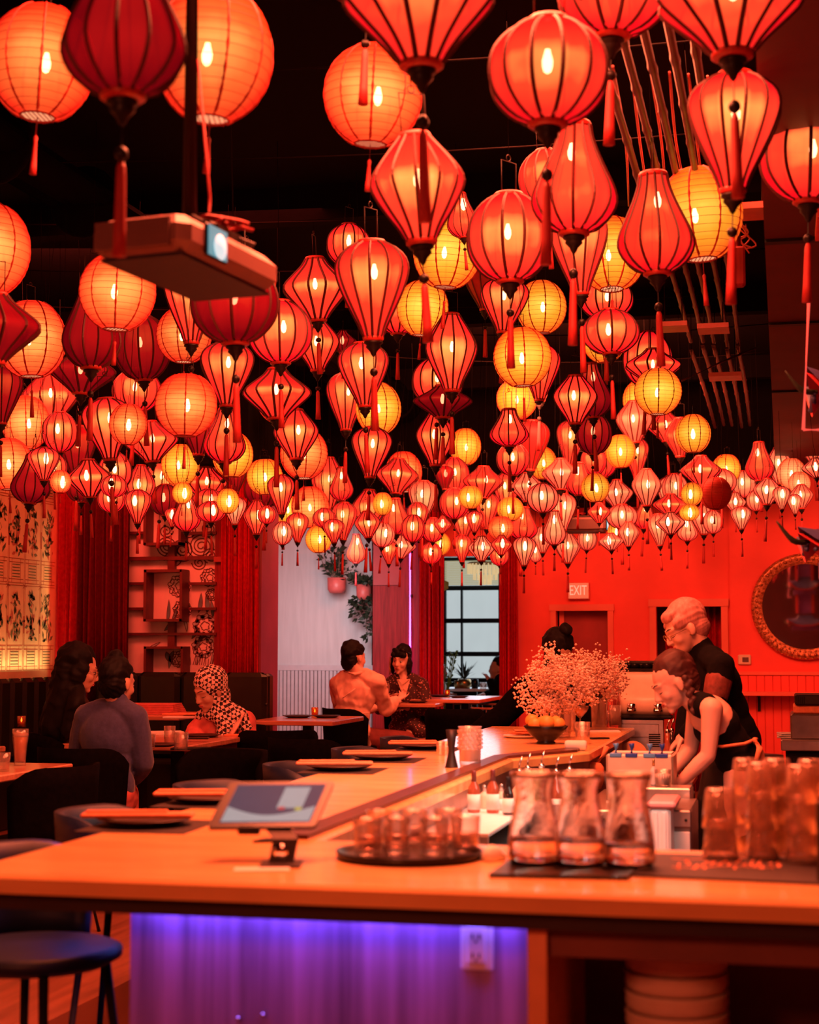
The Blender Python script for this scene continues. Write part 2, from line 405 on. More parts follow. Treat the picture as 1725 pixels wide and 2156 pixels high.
M['glass'] = realglass('clear_glass', (1, .98, .97)); M['water'] = realglass('water_in_glass', (1, .93, .91), 0, 1.33)
M['glassmilky'] = thinglass('thick_pressed_glass', (.99, .92, .88), .34, .05, .20, (1, .72, .58)); M['glassthin'] = thinglass('thin_tumbler_glass', (.99, .95, .93), .30, .03, .07, (1, .8, .7)); M['waterthin'] = thinglass('still_water', (.98, .86, .82), .2, .03, .10, (1, .7, .6))
# emitters
M['bulb'] = em('lantern_bulb', (1.0, .86, .66), 34, False)
M['diffuser'] = em('lantern_bottom_paper', (1.0, .42, .20), .85, False)
M['neon'] = em('magenta_neon_tube', (.72, .12, 1.0), 4.5)
M['ledstrip'] = em('violet_led_strip', (.22, .13, 1.0), 16)
M['candle'] = em('candle_flame', (1.0, .42, .08), 5, False)
M['windowsky'] = em('overcast_daylight', (.50, .545, .55), 1.0)
M['lens'] = em('projector_lens_light', (.62, .78, .80), 1.0, False)
M['lenshalo'] = em('projector_lens_halo', (.10, .30, .36), 1.0, False)
M['redneon'] = em('red_neon_tube', (1.0, .10, .07), .9, False)
M['warmled'] = em('warm_led_strip', (1.0, .62, .20), 9)
M['screenblue'] = em('tablet_screen_slate', (.030, .050, .085), 1, False, 0)
M['screenwhite'] = em('tablet_screen_white', (.34, .33, .34), 1, False, 0)
M['screenred'] = em('tablet_screen_red', (.55, .05, .05), 1, False, 0)
M['screenyellow'] = em('tablet_screen_yellow', (.42, .36, .05), 1, False, 0)
M['exitface'] = em('exit_sign_face', (.78, .16, .07), .75, False)
M['exitletter'] = em('exit_sign_letter', (1.0, .40, .26), 1.0, False)
# lantern cloth
SH = {}
SH['silk'] = shade_mat('lit_red_silk', (1.0, .33, .07), (1.0, .048, .018), (.68, .003, .009), .14, 1.45, .15, (1, .42, .26))
SH['silklow'] = shade_mat('lit_red_silk_low_bulb', (1.0, .33, .07), (1.0, .048, .018), (.68, .003, .009), .02, 1.45, .15, (1, .42, .26))
SH['silkdeep'] = shade_mat('dim_crimson_silk', (.95, .07, .02), (.52, .008, .008), (.16, .001, .004), .30, .85, .12, (1, .2, .12))
SH['silkfar'] = shade_mat('lit_coral_silk', (1.0, .50, .18), (1.0, .17, .07), (.88, .03, .022), .10, 1.3, .15, (1, .5, .35))
SH['paper'] = shade_mat('lit_orange_paper', (1.0, .42, .09), (1.0, .15, .030), (.85, .022, .008), .0, 1.25, .14, (1, .6, .3))
SH['paperpale'] = shade_mat('lit_peach_paper', (1.0, .48, .16), (1.0, .30, .10), (.95, .10, .03), .0, 1.25, .14, (1, .6, .4))
SH['yellow'] = shade_mat('lit_yellow_paper', (1.0, .60, .07), (1.0, .34, .022), (.95, .09, .008), .0, 1.25, .14, (1, .75, .35))
SH['unlit'] = pm('unlit_red_silk', (.30, .008, .014), .6, scale=5, var=.2)
SH['unlitpaper'] = pm('unlit_red_paper', (.62, .03, .022), .6, scale=5, var=.1)
# ================================================================ the room
YB, YM, XL, ZC = 17.5, 13.0, -6.16, 4.4
def quadbox(a, b): return MB().bb(a, b)
struct('floor', quadbox((-8, -2, -.1), (5, 26, 0)), M['floor'])
pf = MB()
pf.bb((XL, 2.0, .0), (-2.62, YB, .2))
struct('trim_1', pf, M['floor'])
struct('ceiling', quadbox((-8, -2, ZC), (5, 26, ZC+.1)), M['ceiling'])
# ceiling beams, duct and conduit
for i, y in enumerate([2.6, 6.0, 9.4, 12.8, 16.0]):
    struct('trim_%d' % (i+2), quadbox((XL, y, ZC-.22), (0, y+.14, ZC)), M['ceiling'])
mb = MB(); mb.tube([(-3.9, 1.5, 4.12), (-3.9, YM+3.6, 4.12)], .2, 20)
for k in range(14): mb.lathe([(.2, 0), (.212, .01), (.212, .03), (.2, .04)], 20, (-3.9, 1.9+k*1.1, 4.12), Matrix.Rotation(-PI/2, 3, 'X'))
one('ventilation_duct', mb, M['ceiling'], 'round black ventilation duct running along the dark ceiling', 'duct')
# left wall: cream wallpaper
struct('wall_left', quadbox((XL-.1, -2, 0), (XL, YM+.1, ZC)), M['paperwall'])
def flat(mb, plane, pts, w):
    """ribbon of width w on a wall, points (u, v) mapped by plane to the room"""
    n = len(pts)
    L_, R_ = [], []
    for i in range(n):
        a = Vector(pts[max(i-1, 0)]); b = Vector(pts[min(i+1, n-1)]); d = b-a
        if d.length < 1e-9: d = Vector((1, 0))
        d.normalize(); q = Vector((-d.y, d.x))*(w/2)
        p = Vector(pts[i]); L_.append(plane(*(p+q))); R_.append(plane(*(p-q)))
    mb.add(L_+R_, [(i, i+1, n+i+1, n+i) for i in range(n-1)])
def shape(mb, plane, pts): mb.add([plane(*p) for p in pts], [tuple(range(len(pts)))])
pl = lambda u, v: Vector((XL+.003, u, v))
lines, leaves, flowers = MB(), MB(), MB()
R1 = random.Random(3)
pw, ph = .295, .72
zb = 1.36
u0 = YM - .02
for c in range(6):
    ur = u0 - c*pw; ul = ur - pw
    for r in range(4):
        z0 = zb + r*ph
        # cane frame lines
        for (a, b) in [((ul+.01, z0), (ur-.01, z0)), ((ul+.01, z0+.2), (ur-.01, z0+.2)), ((ul+.02, z0+.03), (ur-.02, z0+.03)), ((ul+.02, z0+.17), (ur-.02, z0+.17)), ((ul, z0), (ul, z0+ph)), ((ul+.022, z0), (ul+.022, z0+ph)), ((ul+.07, z0), (ul+.07, z0+.2)), ((ur-.07, z0), (ur-.07, z0+.2)), ((ul+.02, z0+ph-.02), (ur-.01, z0+ph-.02))]:
            flat(lines, pl, [a, b], .006)
        for k in range(5): flat(leaves, pl, [(ul+.08, z0+.05+k*.025), (ur-.08, z0+.05+k*.025)], .008)
        # tassel ornaments
        flat(lines, pl, [(ul+.01, z0+ph*.62), (ul+.012, z0+ph*.42)], .016)
        for k in range(5):
            a = k*1.25; flat(lines, pl, [(ul+.01, z0+ph-.02), (ul+.01+.04*math.cos(a), z0+ph-.03+.03*math.sin(a))], .006)
        # branch of flowers with leaves
        cu = (ul+ur)/2; base = z0+.24; x = cu
        stem = [(cu+R1.uniform(-.03, .03)*k/3, base+k*.05) for k in range(9)]
        flat(leaves, pl, stem, .008)
        for k in range(44):
            t = R1.random(); uu = cu + R1.gauss(0, .062)*(1.1-abs(t-.4)); vv = base + t*.40
            a = R1.uniform(0, PI*2); l = R1.uniform(.022, .044)
            dx, dy = math.cos(a)*l, math.sin(a)*l; nx, ny = -dy*.42, dx*.42
            shape(leaves if k % 4 else flowers, pl, [(uu-dx, vv-dy), (uu+nx, vv+ny), (uu+dx, vv+dy), (uu-nx, vv-ny)])
        if (c+r) % 2:   # a small bird on the branch
            bx, bz = cu+.02, base+.17
            shape(flowers, pl, [(bx-.05, bz-.09), (bx-.02, bz), (bx+.0, bz+.045), (bx+.03, bz+.06), (bx+.045, bz+.04), (bx+.03, bz), (bx+.01, bz-.03), (bx-.03, bz-.1)])
wl = bpy.data.objects['wall_left']
for nm, m_, k_ in (('wallpaper_line', lines, 'wpline'), ('wallpaper_leaf', leaves, 'wpleaf'), ('wallpaper_flower', flowers, 'wpflower')):
    tag(m_.build(nm, M[k_], wl), kind='stuff')
# mural wall
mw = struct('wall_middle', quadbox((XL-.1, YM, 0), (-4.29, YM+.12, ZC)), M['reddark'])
def mx(px, Y=YM-.01): return PY(px, 1362, Y).x
def mz(py, px=400, Y=YM-.01): return PY(px, py, Y).z
xm0, xm1 = mx(262), mx(458)
mb = MB().bb((xm0, YM-.01, mz(1420)-.3), (xm1, YM+.0, mz(1000)+.3))
mural = tag(mb.build('mural_panel', M['mural']), 'pink mural painting of clouds, peonies and leaves behind the lattice shelves', 'mural')
mp_ = lambda u, v: Vector((u, YM-.014, v))
mp2 = lambda u, v: Vector((u, YM-.0125, v))
def mpx(px, py): q = PY(px, py, YM-.012); return (q.x, q.z)
ink, blue, pet = MB(), MB(), MB()
def spiral(cx, cy, r, turns, sx=1, ph=0):
    pts = []
    for i in range(int(26*turns)):
        a = ph + 2*PI*i/26; q = r*(1-i/(26*turns)*.88)
        pts.append(mpx(cx+sx*q*math.cos(a), cy+q*math.sin(a)*.95))
    flat(ink, mp_, pts, .010)
for (cx, cy, r, t, sx, ph) in [(352, 1150, 24, 3.2, 1, 0), (384, 1158, 26, 3.4, 1, 1), (424, 1150, 30, 3.5, -1, 0), (396, 1118, 20, 3, 1, 2), (440, 1114, 18, 3, -1, 1), (366, 1178, 20, 2.4, 1, 3), (445, 1170, 18, 2.5, 1, 2), (420, 1185, 16, 2.2, -1, 0), (350, 1118, 15, 2, 1, 0)]:
    spiral(cx, cy, r, t, sx, ph)
R2 = random.Random(11)
def peony(cx, cy, s, fill=None):
    for ring, n in ((1.0, 9), (.68, 7), (.38, 5)):
        for k in range(n):
            a = 2*PI*k/n + ring*2; ax, ay = cx+math.cos(a)*s*ring*.55, cy+math.sin(a)*s*ring*.55
            pts = []
            for i in range(13):
                b = a - 1.5 + 3.0*i/12; rr = s*.42*ring*(1+.16*math.sin(5*i+k)+R2.uniform(-.07, .07))
                pts.append((ax+math.cos(b)*rr, ay+math.sin(b)*rr))
            if fill is not None and ring > .9: shape(fill, mp2, [mpx(*p) for p in pts])
            flat(ink, mp_, [mpx(*p) for p in pts], .007)
def mleaf(x0, y0, x1, y1, w, fill):
    dx, dy = x1-x0, y1-y0; L = math.hypot(dx, dy); nx, ny = -dy/L*w, dx/L*w
    pts = []
    for i in range(9):
        t = i/8; q = math.sin(PI*t**.8); pts.append((x0+dx*t+nx*q, y0+dy*t+ny*q))
    for i in range(7, 0, -1):
        t = i/8; q = math.sin(PI*t**.8); pts.append((x0+dx*t-nx*q*.4, y0+dy*t-ny*q*.4))
    shape(fill, mp2, [mpx(*p) for p in pts]); flat(ink, mp_, [mpx(*p) for p in pts+[pts[0]]], .005)
peony(378, 1234, 24); peony(442, 1216, 20); peony(432, 1318, 26, pet); peony(428, 1362, 24, pet); peony(384, 1284, 20); peony(378, 1388, 18); peony(446, 1252, 13)
for q in [(352, 1310, 356, 1262, 5), (362, 1308, 374, 1275, 4), (346, 1328, 372, 1296, 6), (350, 1372, 366, 1398, 8), (366, 1370, 356, 1408, 7), (418, 1290, 424, 1248, 6), (436, 1290, 434, 1250, 7), (448, 1300, 444, 1262, 5), (410, 1370, 424, 1336, 5), (404, 1345, 418, 1320, 4)]: mleaf(*q, blue)
for q in [(394, 1330, 386, 1296, 4), (398, 1300, 392, 1268, 3), (388, 1402, 396, 1370, 3), (414, 1400, 422, 1372, 3), (444, 1402, 450, 1368, 4), (316, 1362, 338, 1352, 3)]: mleaf(*q, pet)
for k in range(16):
    x = 376+k*.9; flat(ink, mp_, [mpx(380+R2.uniform(-8, 70), 1340+R2.uniform(-30, 60)), mpx(380+R2.uniform(-8, 70), 1340+R2.uniform(-30, 60))][:1]*1 + [mpx(386+k*4, 1392-R2.uniform(0, 30)), mpx(392+k*4, 1372-R2.uniform(0, 30))] if False else [mpx(384+k*4.5, 1400), mpx(386+k*4.6+R2.uniform(-4, 4), 1382+R2.uniform(-8, 8))], .006)
for nm, m_, k_ in (('ink_line', ink, 'ink'), ('painted_leaf', blue, 'inkblue'), ('painted_petal', pet, 'inkpetal')):
    tag(m_.build(nm, M[k_], mural), kind='stuff')
# lattice of shelves in front of the mural
def lat(name, boxes, label, depth=.10):
    root = empty(name, PY(362, 1415, YM-.07), label, 'shelf')
    for nm, (x0, y0, x1, y1), dd in boxes:
        a = PY(x0, y0, YM-.03); b = PY(x1, y1, YM-.03)
        MB().bb((a.x, YM-.02-dd, b.z), (b.x, YM-.02, a.z)).build(nm, M['lattice'], root)
    return root
bx = []
for y in (1123, 1176, 1229, 1282, 1335):
    if y in (1123, 1229, 1282): bx += [('rail', (264, y-2.6, 318, y+2.6), .06), ('rail', (402, y-2.6, 459, y+2.6), .06)]
    else: bx += [('rail', (264, y-2.6, 459, y+2.6), .06)]
bx += [('post', (357, 1148, 371, 1201), .05), ('post', (357, 1309, 371, 1363), .05)]
for (x0, y0, x1, y1) in ((318, 1040, 406, 1150), (318, 1201, 408, 1309), (318, 1361, 410, 1420)):
    bx += [('frame_side', (x0, y0, x0+4, y1), .17), ('frame_side', (x1-15, y0, x1-11, y1), .17), ('frame_shelf', (x0, y1-5, x1-11, y1), .17), ('frame_shelf', (x0, y0, x1-11, y0+5), .17)]
lat('lattice_shelf', bx, 'dark red lattice of square shelf frames in front of the pink mural')
# curtains
def curtain(name, px0, px1, Y, z0, z1, n, amp, mat, label, py0=None, taper=0, depth=.03, x0=None, x1=None):
    xa = PY(px0, 1362, Y).x if x0 is None else x0; xb = PY(px1, 1362, Y).x if x1 is None else x1
    mb = MB(); N = n*8; vs = []
    R = random.Random(int(px0)); amps = [R.uniform(.6, 1.2) for _ in range(n+1)]
    for r, z in enumerate([z0, z0+(z1-z0)*.35, z0+(z1-z0)*.7, z1]):
        for i in range(N+1):
            t = i/N; k = t*n; a = amps[int(min(k, n-.01))]
            tt = 1-r/3; xx = xa+(xb-xa)*t*(1+taper*tt)
            vs.append((xx + .01*math.sin(k*4+r), Y + amp*a*math.sin(2*PI*k)*(1+.15*math.sin(k*3+r*1.7)), z))
    m1 = len(vs); vs += [(x, y+depth, z) for x, y, z in vs]
    fs = []
    for r in range(3):
        for i in range(N):
            a = r*(N+1)+i; fs.append((a, a+1, a+N+2, a+N+1)); fs.append((m1+a+1, m1+a, m1+a+N+1, m1+a+N+2))
    for r in range(3):
        for i in (0, N):
            a = r*(N+1)+i; fs.append((a, a+N+1, m1+a+N+1, m1+a))
    for i in range(N): fs.append((i+1, i, m1+i, m1+i+1)); a = 3*(N+1)+i; fs.append((a, a+1, m1+a+1, m1+a))
    mb.add(vs, fs, True)
    return tag(mb.build(name, mat), label, 'curtain')
curtain('curtain', 116, 166, YM-.18, .95, 3.2, 4, .035, M['curtain'], 'bright red velvet curtain beside the flowered wallpaper')
curtain('curtain', 158, 264, YM-.28, .95, 3.2, 9, .055, M['curtaindark'], 'dark red pleated curtain left of the lattice shelves', taper=.06)
struct('trim_7', quadbox((mx(455), YM-.06, 0), (mx(549), YM+.0, ZC)), M['redwood'])
curtain('curtain', 462, 540, YM-.12, .95, 3.2, 11, .018, M['curtain'], 'finely pleated red curtain on the wooden pillar')
struct('trim_8', MB().bb((mx(456), YM-.1, mz(1180)-.02), (mx(546), YM-.05, mz(1174))), M['reddark'])
# end of the middle wall: pillar face turned to the room, magenta neon light put into its colour
struct('pillar', quadbox((-4.60, YM-.02, 0), (-4.285, YM+.47, ZC)), M['purplewall'])
struct('trim_9', quadbox((XL, YM+.12, 0), (-5.9, YB, ZC)), M['redwall'])
# back: pale wall with wainscot, red pillar, opening, red wall
def bx_(px): return PY(px, 1362, YB).x
def bz_(py, px=900): return PY(px, py, YB).z
struct('wall_back_pale', quadbox((XL, YB, 0), (bx_(786), YB+.12, ZC)), M['plaster'])
zr = bz_(1406, 680)
wp = struct('baseboard_back', MB().bb((XL, YB-.03, zr-.03), (bx_(786), YB, zr+.03)), M['wainscot'])
wn = struct('trim_10', MB().bb((XL, YB-.012, .2), (bx_(786), YB, zr-.03)), M['groove'])
x = -5.72; i = 0
while x < bx_(786)-.02:
    MB().box((x+.020, YB-.018, (.2+zr-.03)/2), (.036, .016, zr-.23), bev=.004).build('bead_board', M['wainscot'], wn); x += .045
YP = 17.05
def p_(px, Y=YP): return PY(px, 1362, Y).x
struct('pillar.001', quadbox((p_(785), YP, 0), (p_(883), YB+.1, ZC)), M['redwood'])
struct('trim_11', MB().bb((p_(787), YP-.02, PY(800, 1232, YP).z), (p_(843), YP, 3.6)), M['reddark'])
# neon tube
mb = MB(); mb.tube([(p_(866), YP-.05, 1.15), (p_(866), YP-.05, 3.2)], .012, 8)
o = empty('neon_tube_light', (p_(866), YP-.05, 1.15), 'vertical magenta neon tube on the red pillar beside the curtain', 'light')
mb.build('tube', M['neon'], o)
for z in (1.16, 2.1, 3.18): MB().box((p_(866), YP-.025, z), (.03, .05, .03)).build('tube_clip', M['darkmetal'], o)
curtain('curtain', 881, 934, YP-.06, .2, 3.3, 6, .045, M['curtain'], 'red curtain gathered left of the far window', depth=.02)
curtain('curtain', 1050, 1090, YP+.1, .2, 3.3, 5, .04, M['curtain'], 'red curtain gathered right of the far window', depth=.02)
# red wall, built in pieces around the opening and two doorways
xo0, xo1 = bx_(900), bx_(1068)
struct('wall_back', quadbox((bx_(783), YB, 0), (xo0, YB+.12, ZC)), M['redwall'])
struct('wall_back_header', quadbox((xo0, YB, bz_(1172)), (xo1, YB+.12, ZC)), M['redwall'])
d1a, d1b, d2a, d2b = bx_(1172), bx_(1281), bx_(1383), bx_(1520)
dz1, dz2 = bz_(1286, 1230), bz_(1277, 1450)
seg = MB()
seg.bb((xo1, YB, 0), (d1a, YB+.12, ZC)); seg.bb((d1a, YB, dz1), (d1b, YB+.12, ZC)); seg.bb((d1b, YB, 0), (d2a, YB+.12, ZC))
seg.bb((d2a, YB, dz2), (d2b, YB+.12, ZC)); seg.bb((d2b, YB, 0), (3.2, YB+.12, ZC))
struct('wall_back_red', seg, M['redwall'])
struct('trim_12', quadbox((bx_(1540), YB-.05, 0), (3.2, YB, ZC)), M['redwall'])
# door casings
def casing(n, xa, xb, zt, w=.07):
    mb = MB(); mb.bb((xa-w, YB-.035, 0), (xa, YB, zt)); mb.bb((xb, YB-.035, 0), (xb+w, YB, zt)); mb.bb((xa-w-.01, YB-.045, zt), (xb+w+.01, YB, zt+w+.01))
    return struct('trim_%d' % n, mb, M['redtrim'])
casing(13, d1a, d1b, dz1, .06); casing(14, d2a, d2b, dz2)
dr = struct('door_1', quadbox((d1a+.06, YB+.13, 0), (d1b, YB+.17, dz1)), M['reddark'])
MB().bb((d1a+.02, YB+.10, 0), (d1a+.07, YB+.13, dz1)).build('door_frame', M['redtrim'], dr)
MB().ell((d1b-.08, YB+.11, 1.05), (.025, .03, .025)).build('door_handle', M['chrome'], dr)
struct('door_2', quadbox((d2a-.3, YB+.9, 0), (d2b+.3, YB+.95, 2.4)), M['reddark'])
curtain('curtain', 1400, 1528, YB+.32, .0, dz2+.1, 8, .04, M['curtain'], 'red curtain hanging inside the doorway behind the fair-haired bartender')
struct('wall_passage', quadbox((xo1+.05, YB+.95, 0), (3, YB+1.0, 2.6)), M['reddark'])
# rail, beadboard and ledge on the red wall, right
xr0 = bx_(1541)
struct('trim_15', MB().bb((xr0, YB-.09, bz_(1421, 1600)), (3.2, YB-.05, bz_(1414, 1600))), M['redtrim'])
bp_ = struct('trim_16', MB().bb((xr0, YB-.062, .0), (3.2, YB-.05, bz_(1421, 1600))), M['redwall'])
x = xr0
while x < xr0+1.1:
    MB().box((x+.042, YB-.068, bz_(1421, 1600)/2), (.080, .012, bz_(1421, 1600)), bev=.004).build('bead_board', M['redwall'], bp_); x += .084
t = empty('wall_ledge', (bx_(1640), YB-.09, bz_(1460, 1640)), 'narrow red ledge shelf with black brackets on the red wall under the mirror', 'shelf')
MB().bb((xr0, YB-.32, bz_(1463, 1600)), (2.6, YB-.07, bz_(1455, 1600))).build('shelf_board', M['redtrim'], t)
for px in (1597, 1716):
    q = MB(); q.bb((bx_(px)-.015, YB-.09, bz_(1497, 1600)), (bx_(px)+.015, YB-.07, bz_(1463, 1600))); q.bb((bx_(px)-.015, YB-.26, bz_(1463, 1600)-.02), (bx_(px)+.015, YB-.07, bz_(1463, 1600)))
    q.build('bracket', M['black'], t)
# soffit box above the back bar on the right
struct('wall_soffit', quadbox((-.05, -1, 3.45), (3.6, YB-.06, ZC)), M['soffit'])
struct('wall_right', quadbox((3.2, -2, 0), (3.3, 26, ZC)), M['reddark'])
struct('wall_front', quadbox((-8, -2.1, 0), (5, -2, ZC)), M['soffit'])
for k, y in enumerate((7.6, 9.6, 12.2)): struct('trim_%d' % (17+k), quadbox((-.05, y, 3.435), (3.2, y+.06, 3.45)), M['black'])
# exit sign
c = PY(1219, 1244, YB-.03); W_, H_ = .215, .165
t = empty('exit_sign', (c.x, YB-.04, c.z), 'lit red and orange EXIT sign on the red wall above the left doorway', 'sign')
MB().box((c.x, YB-.03, c.z), (W_+.02, .05, H_+.02), bev=.006).build('housing', M['redtrim'], t)
MB().box((c.x, YB-.058, c.z), (W_, .006, H_)).build('face', M['exitface'], t)
def text(body, size, loc, rot, mat, parent, name='lettering', ext=.002, align='CENTER', sx=1):
    cu = bpy.data.curves.new(name, 'FONT'); cu.body = body; cu.size = size; cu.extrude = ext; cu.align_x = align; cu.align_y = 'CENTER'
    o = bpy.data.objects.new(name, cu); COL.objects.link(o)
    me = evaluated_mesh(o); bpy.data.objects.remove(o)
    o = bpy.data.objects.new(name, me); COL.objects.link(o); me.materials.clear(); me.materials.append(mat)
    if parent is not None: link_child(o, parent); o.location = Vector(loc)-origin_of(parent)
    else: o.location = loc
    o.rotation_euler = rot; o.scale = (sx, 1, 1); return o
text('EXIT', .150, (c.x-.004, YB-.064, c.z), (PI/2, 0, 0), M['exitletter'], t, 'letters', sx=.62)
# thermostat
c = PY(1568, 1389, YB-.1)
t = empty('thermostat', (c.x, YB-.06, c.z), 'small cream thermostat on the red wall beside the mirror', 'thermostat')
MB().box((c.x, YB-.065, c.z), (.135, .03, .105), bev=.01).build('case', M['cream'], t)
MB().box((c.x+.01, YB-.083, c.z), (.065, .006, .05)).build('display', M['projdark'], t)
# round mirror with carved frame
c = PY(1697, 1277, YB-.1); Rm = .455
t = empty('round_mirror', (c.x, YB-.06, c.z), 'round mirror in an ornate carved gilt frame on the red wall', 'mirror')
Mx = Matrix.Rotation(PI/2, 3, 'X')
MB().lathe([(.001, .03), (Rm, .03), (Rm, .0)], 48, (c.x, YB-.06, c.z), Mx, smooth=False).build('mirror_glass', M['mirror'], t)
fr = MB(); fr.lathe([(Rm-.01, 0), (Rm-.01, .05), (Rm+.02, .035), (Rm+.05, .06), (Rm+.09, .05), (Rm+.105, .02), (Rm+.105, 0)], 64, (c.x, YB-.06, c.z), Mx)
fr.build('frame', M['goldframe'], t)
orn = MB()
for k in range(54):
    a = 2*PI*k/54; rr = Rm+.05
    p = Vector((c.x+math.cos(a)*rr, YB-.125, c.z+math.sin(a)*rr))
    orn.ell(p, (.022, .022, .013), 8, 5, Matrix.Rotation(-(a+.7*(1 if k % 2 else -1)), 3, 'Y'))
    p = Vector((c.x+math.cos(a+.05)*(rr+.04), YB-.11, c.z+math.sin(a+.05)*(rr+.04))); orn.ell(p, (.016, .018, .012), 6, 4)
    p = Vector((c.x+math.cos(a+.03)*(rr-.035), YB-.11, c.z+math.sin(a+.03)*(rr-.035))); orn.ell(p, (.010, .012, .010), 6, 4)
tag(orn.build('carved_leaf_ornament', M['goldframe'], t), kind='stuff')
# far room behind the opening
YW = 23.0
def w_(px): return PY(px, 1362, YW).x
def wz(py): return PY(990, py, YW).z
struct('wall_far', MB().bb((-7, YW+.1, 0), (w_(925), YW+.2, ZC)).bb((w_(1062), YW+.1, 0), (0, YW+.2, ZC)).bb((w_(925), YW+.1, 0), (w_(1062), YW+.2, wz(1428))), M['black'])
struct('wall_far_left', MB().bb((w_(917)-.3, YB+.13, 0), (w_(917)-.2, YW, ZC)), M['black'])
struct('wall_far_right', MB().bb((xo1+.05, YB+.13, 0), (xo1+.15, YB+1.0, ZC)), M['reddark'])
wn_ = empty('window_1', (w_(993), YW, wz(1428)), kind=None) if False else bpy.data.objects.new('window_1', None)
COL.objects.link(wn_); wn_.location = (w_(993), YW, wz(1428)); wn_['kind'] = 'structure'
MB().bb((w_(900), YW+.6, wz(1480)), (w_(1080), YW+.62, wz(1100))).build('overcast_sky_outside', M['windowsky'], wn_)
fr = M['black']; M['muntin'] = pm('blue_black_window_frame', (.02, .03, .05), .5)
ys = [1178, 1238, 1307, 1377, 1446]
for y in ys: MB().bb((w_(935), YW-.03, wz(y+4.8)), (w_(1055), YW+.03, wz(y-4.8))).build('window_rail', M['muntin'], wn_)
for x_, h_ in ((935, 5), (973, 1.8), (1055, 4)): MB().bb((w_(x_-h_), YW-.035, wz(1446)), (w_(x_+h_), YW+.035, wz(1176))).build('window_bar', M['muntin'], wn_)
pane = thinglass('window_pane_glass', (.97, .99, 1), .05, .02)
for (x0, x1) in ((938, 972), (974, 1052)):
    for k in range(4): MB().bb((w_(x0), YW-.003, wz(ys[k+1]-5)), (w_(x1), YW+.003, wz(ys[k]+5))).build('window_pane', pane, wn_)
# roller shade slats on the top pane
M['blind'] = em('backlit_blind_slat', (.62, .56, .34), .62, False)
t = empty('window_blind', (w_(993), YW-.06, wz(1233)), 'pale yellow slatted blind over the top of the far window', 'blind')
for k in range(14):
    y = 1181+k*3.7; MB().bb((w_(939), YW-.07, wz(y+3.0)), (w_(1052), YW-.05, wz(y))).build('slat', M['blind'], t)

# black upper walls and dropped edges
struct('wall_upper_back', quadbox((XL, YB-.62, 3.06), (-.05, YB-.01, ZC)), M['ceiling'])
struct('wall_upper_middle', quadbox((XL, YM-.42, 3.08), (-4.27, YM+.5, ZC)), M['ceiling'])
struct('wall_upper_left', quadbox((XL, -1, 3.12), (XL+.06, YM, ZC)), M['ceiling'])
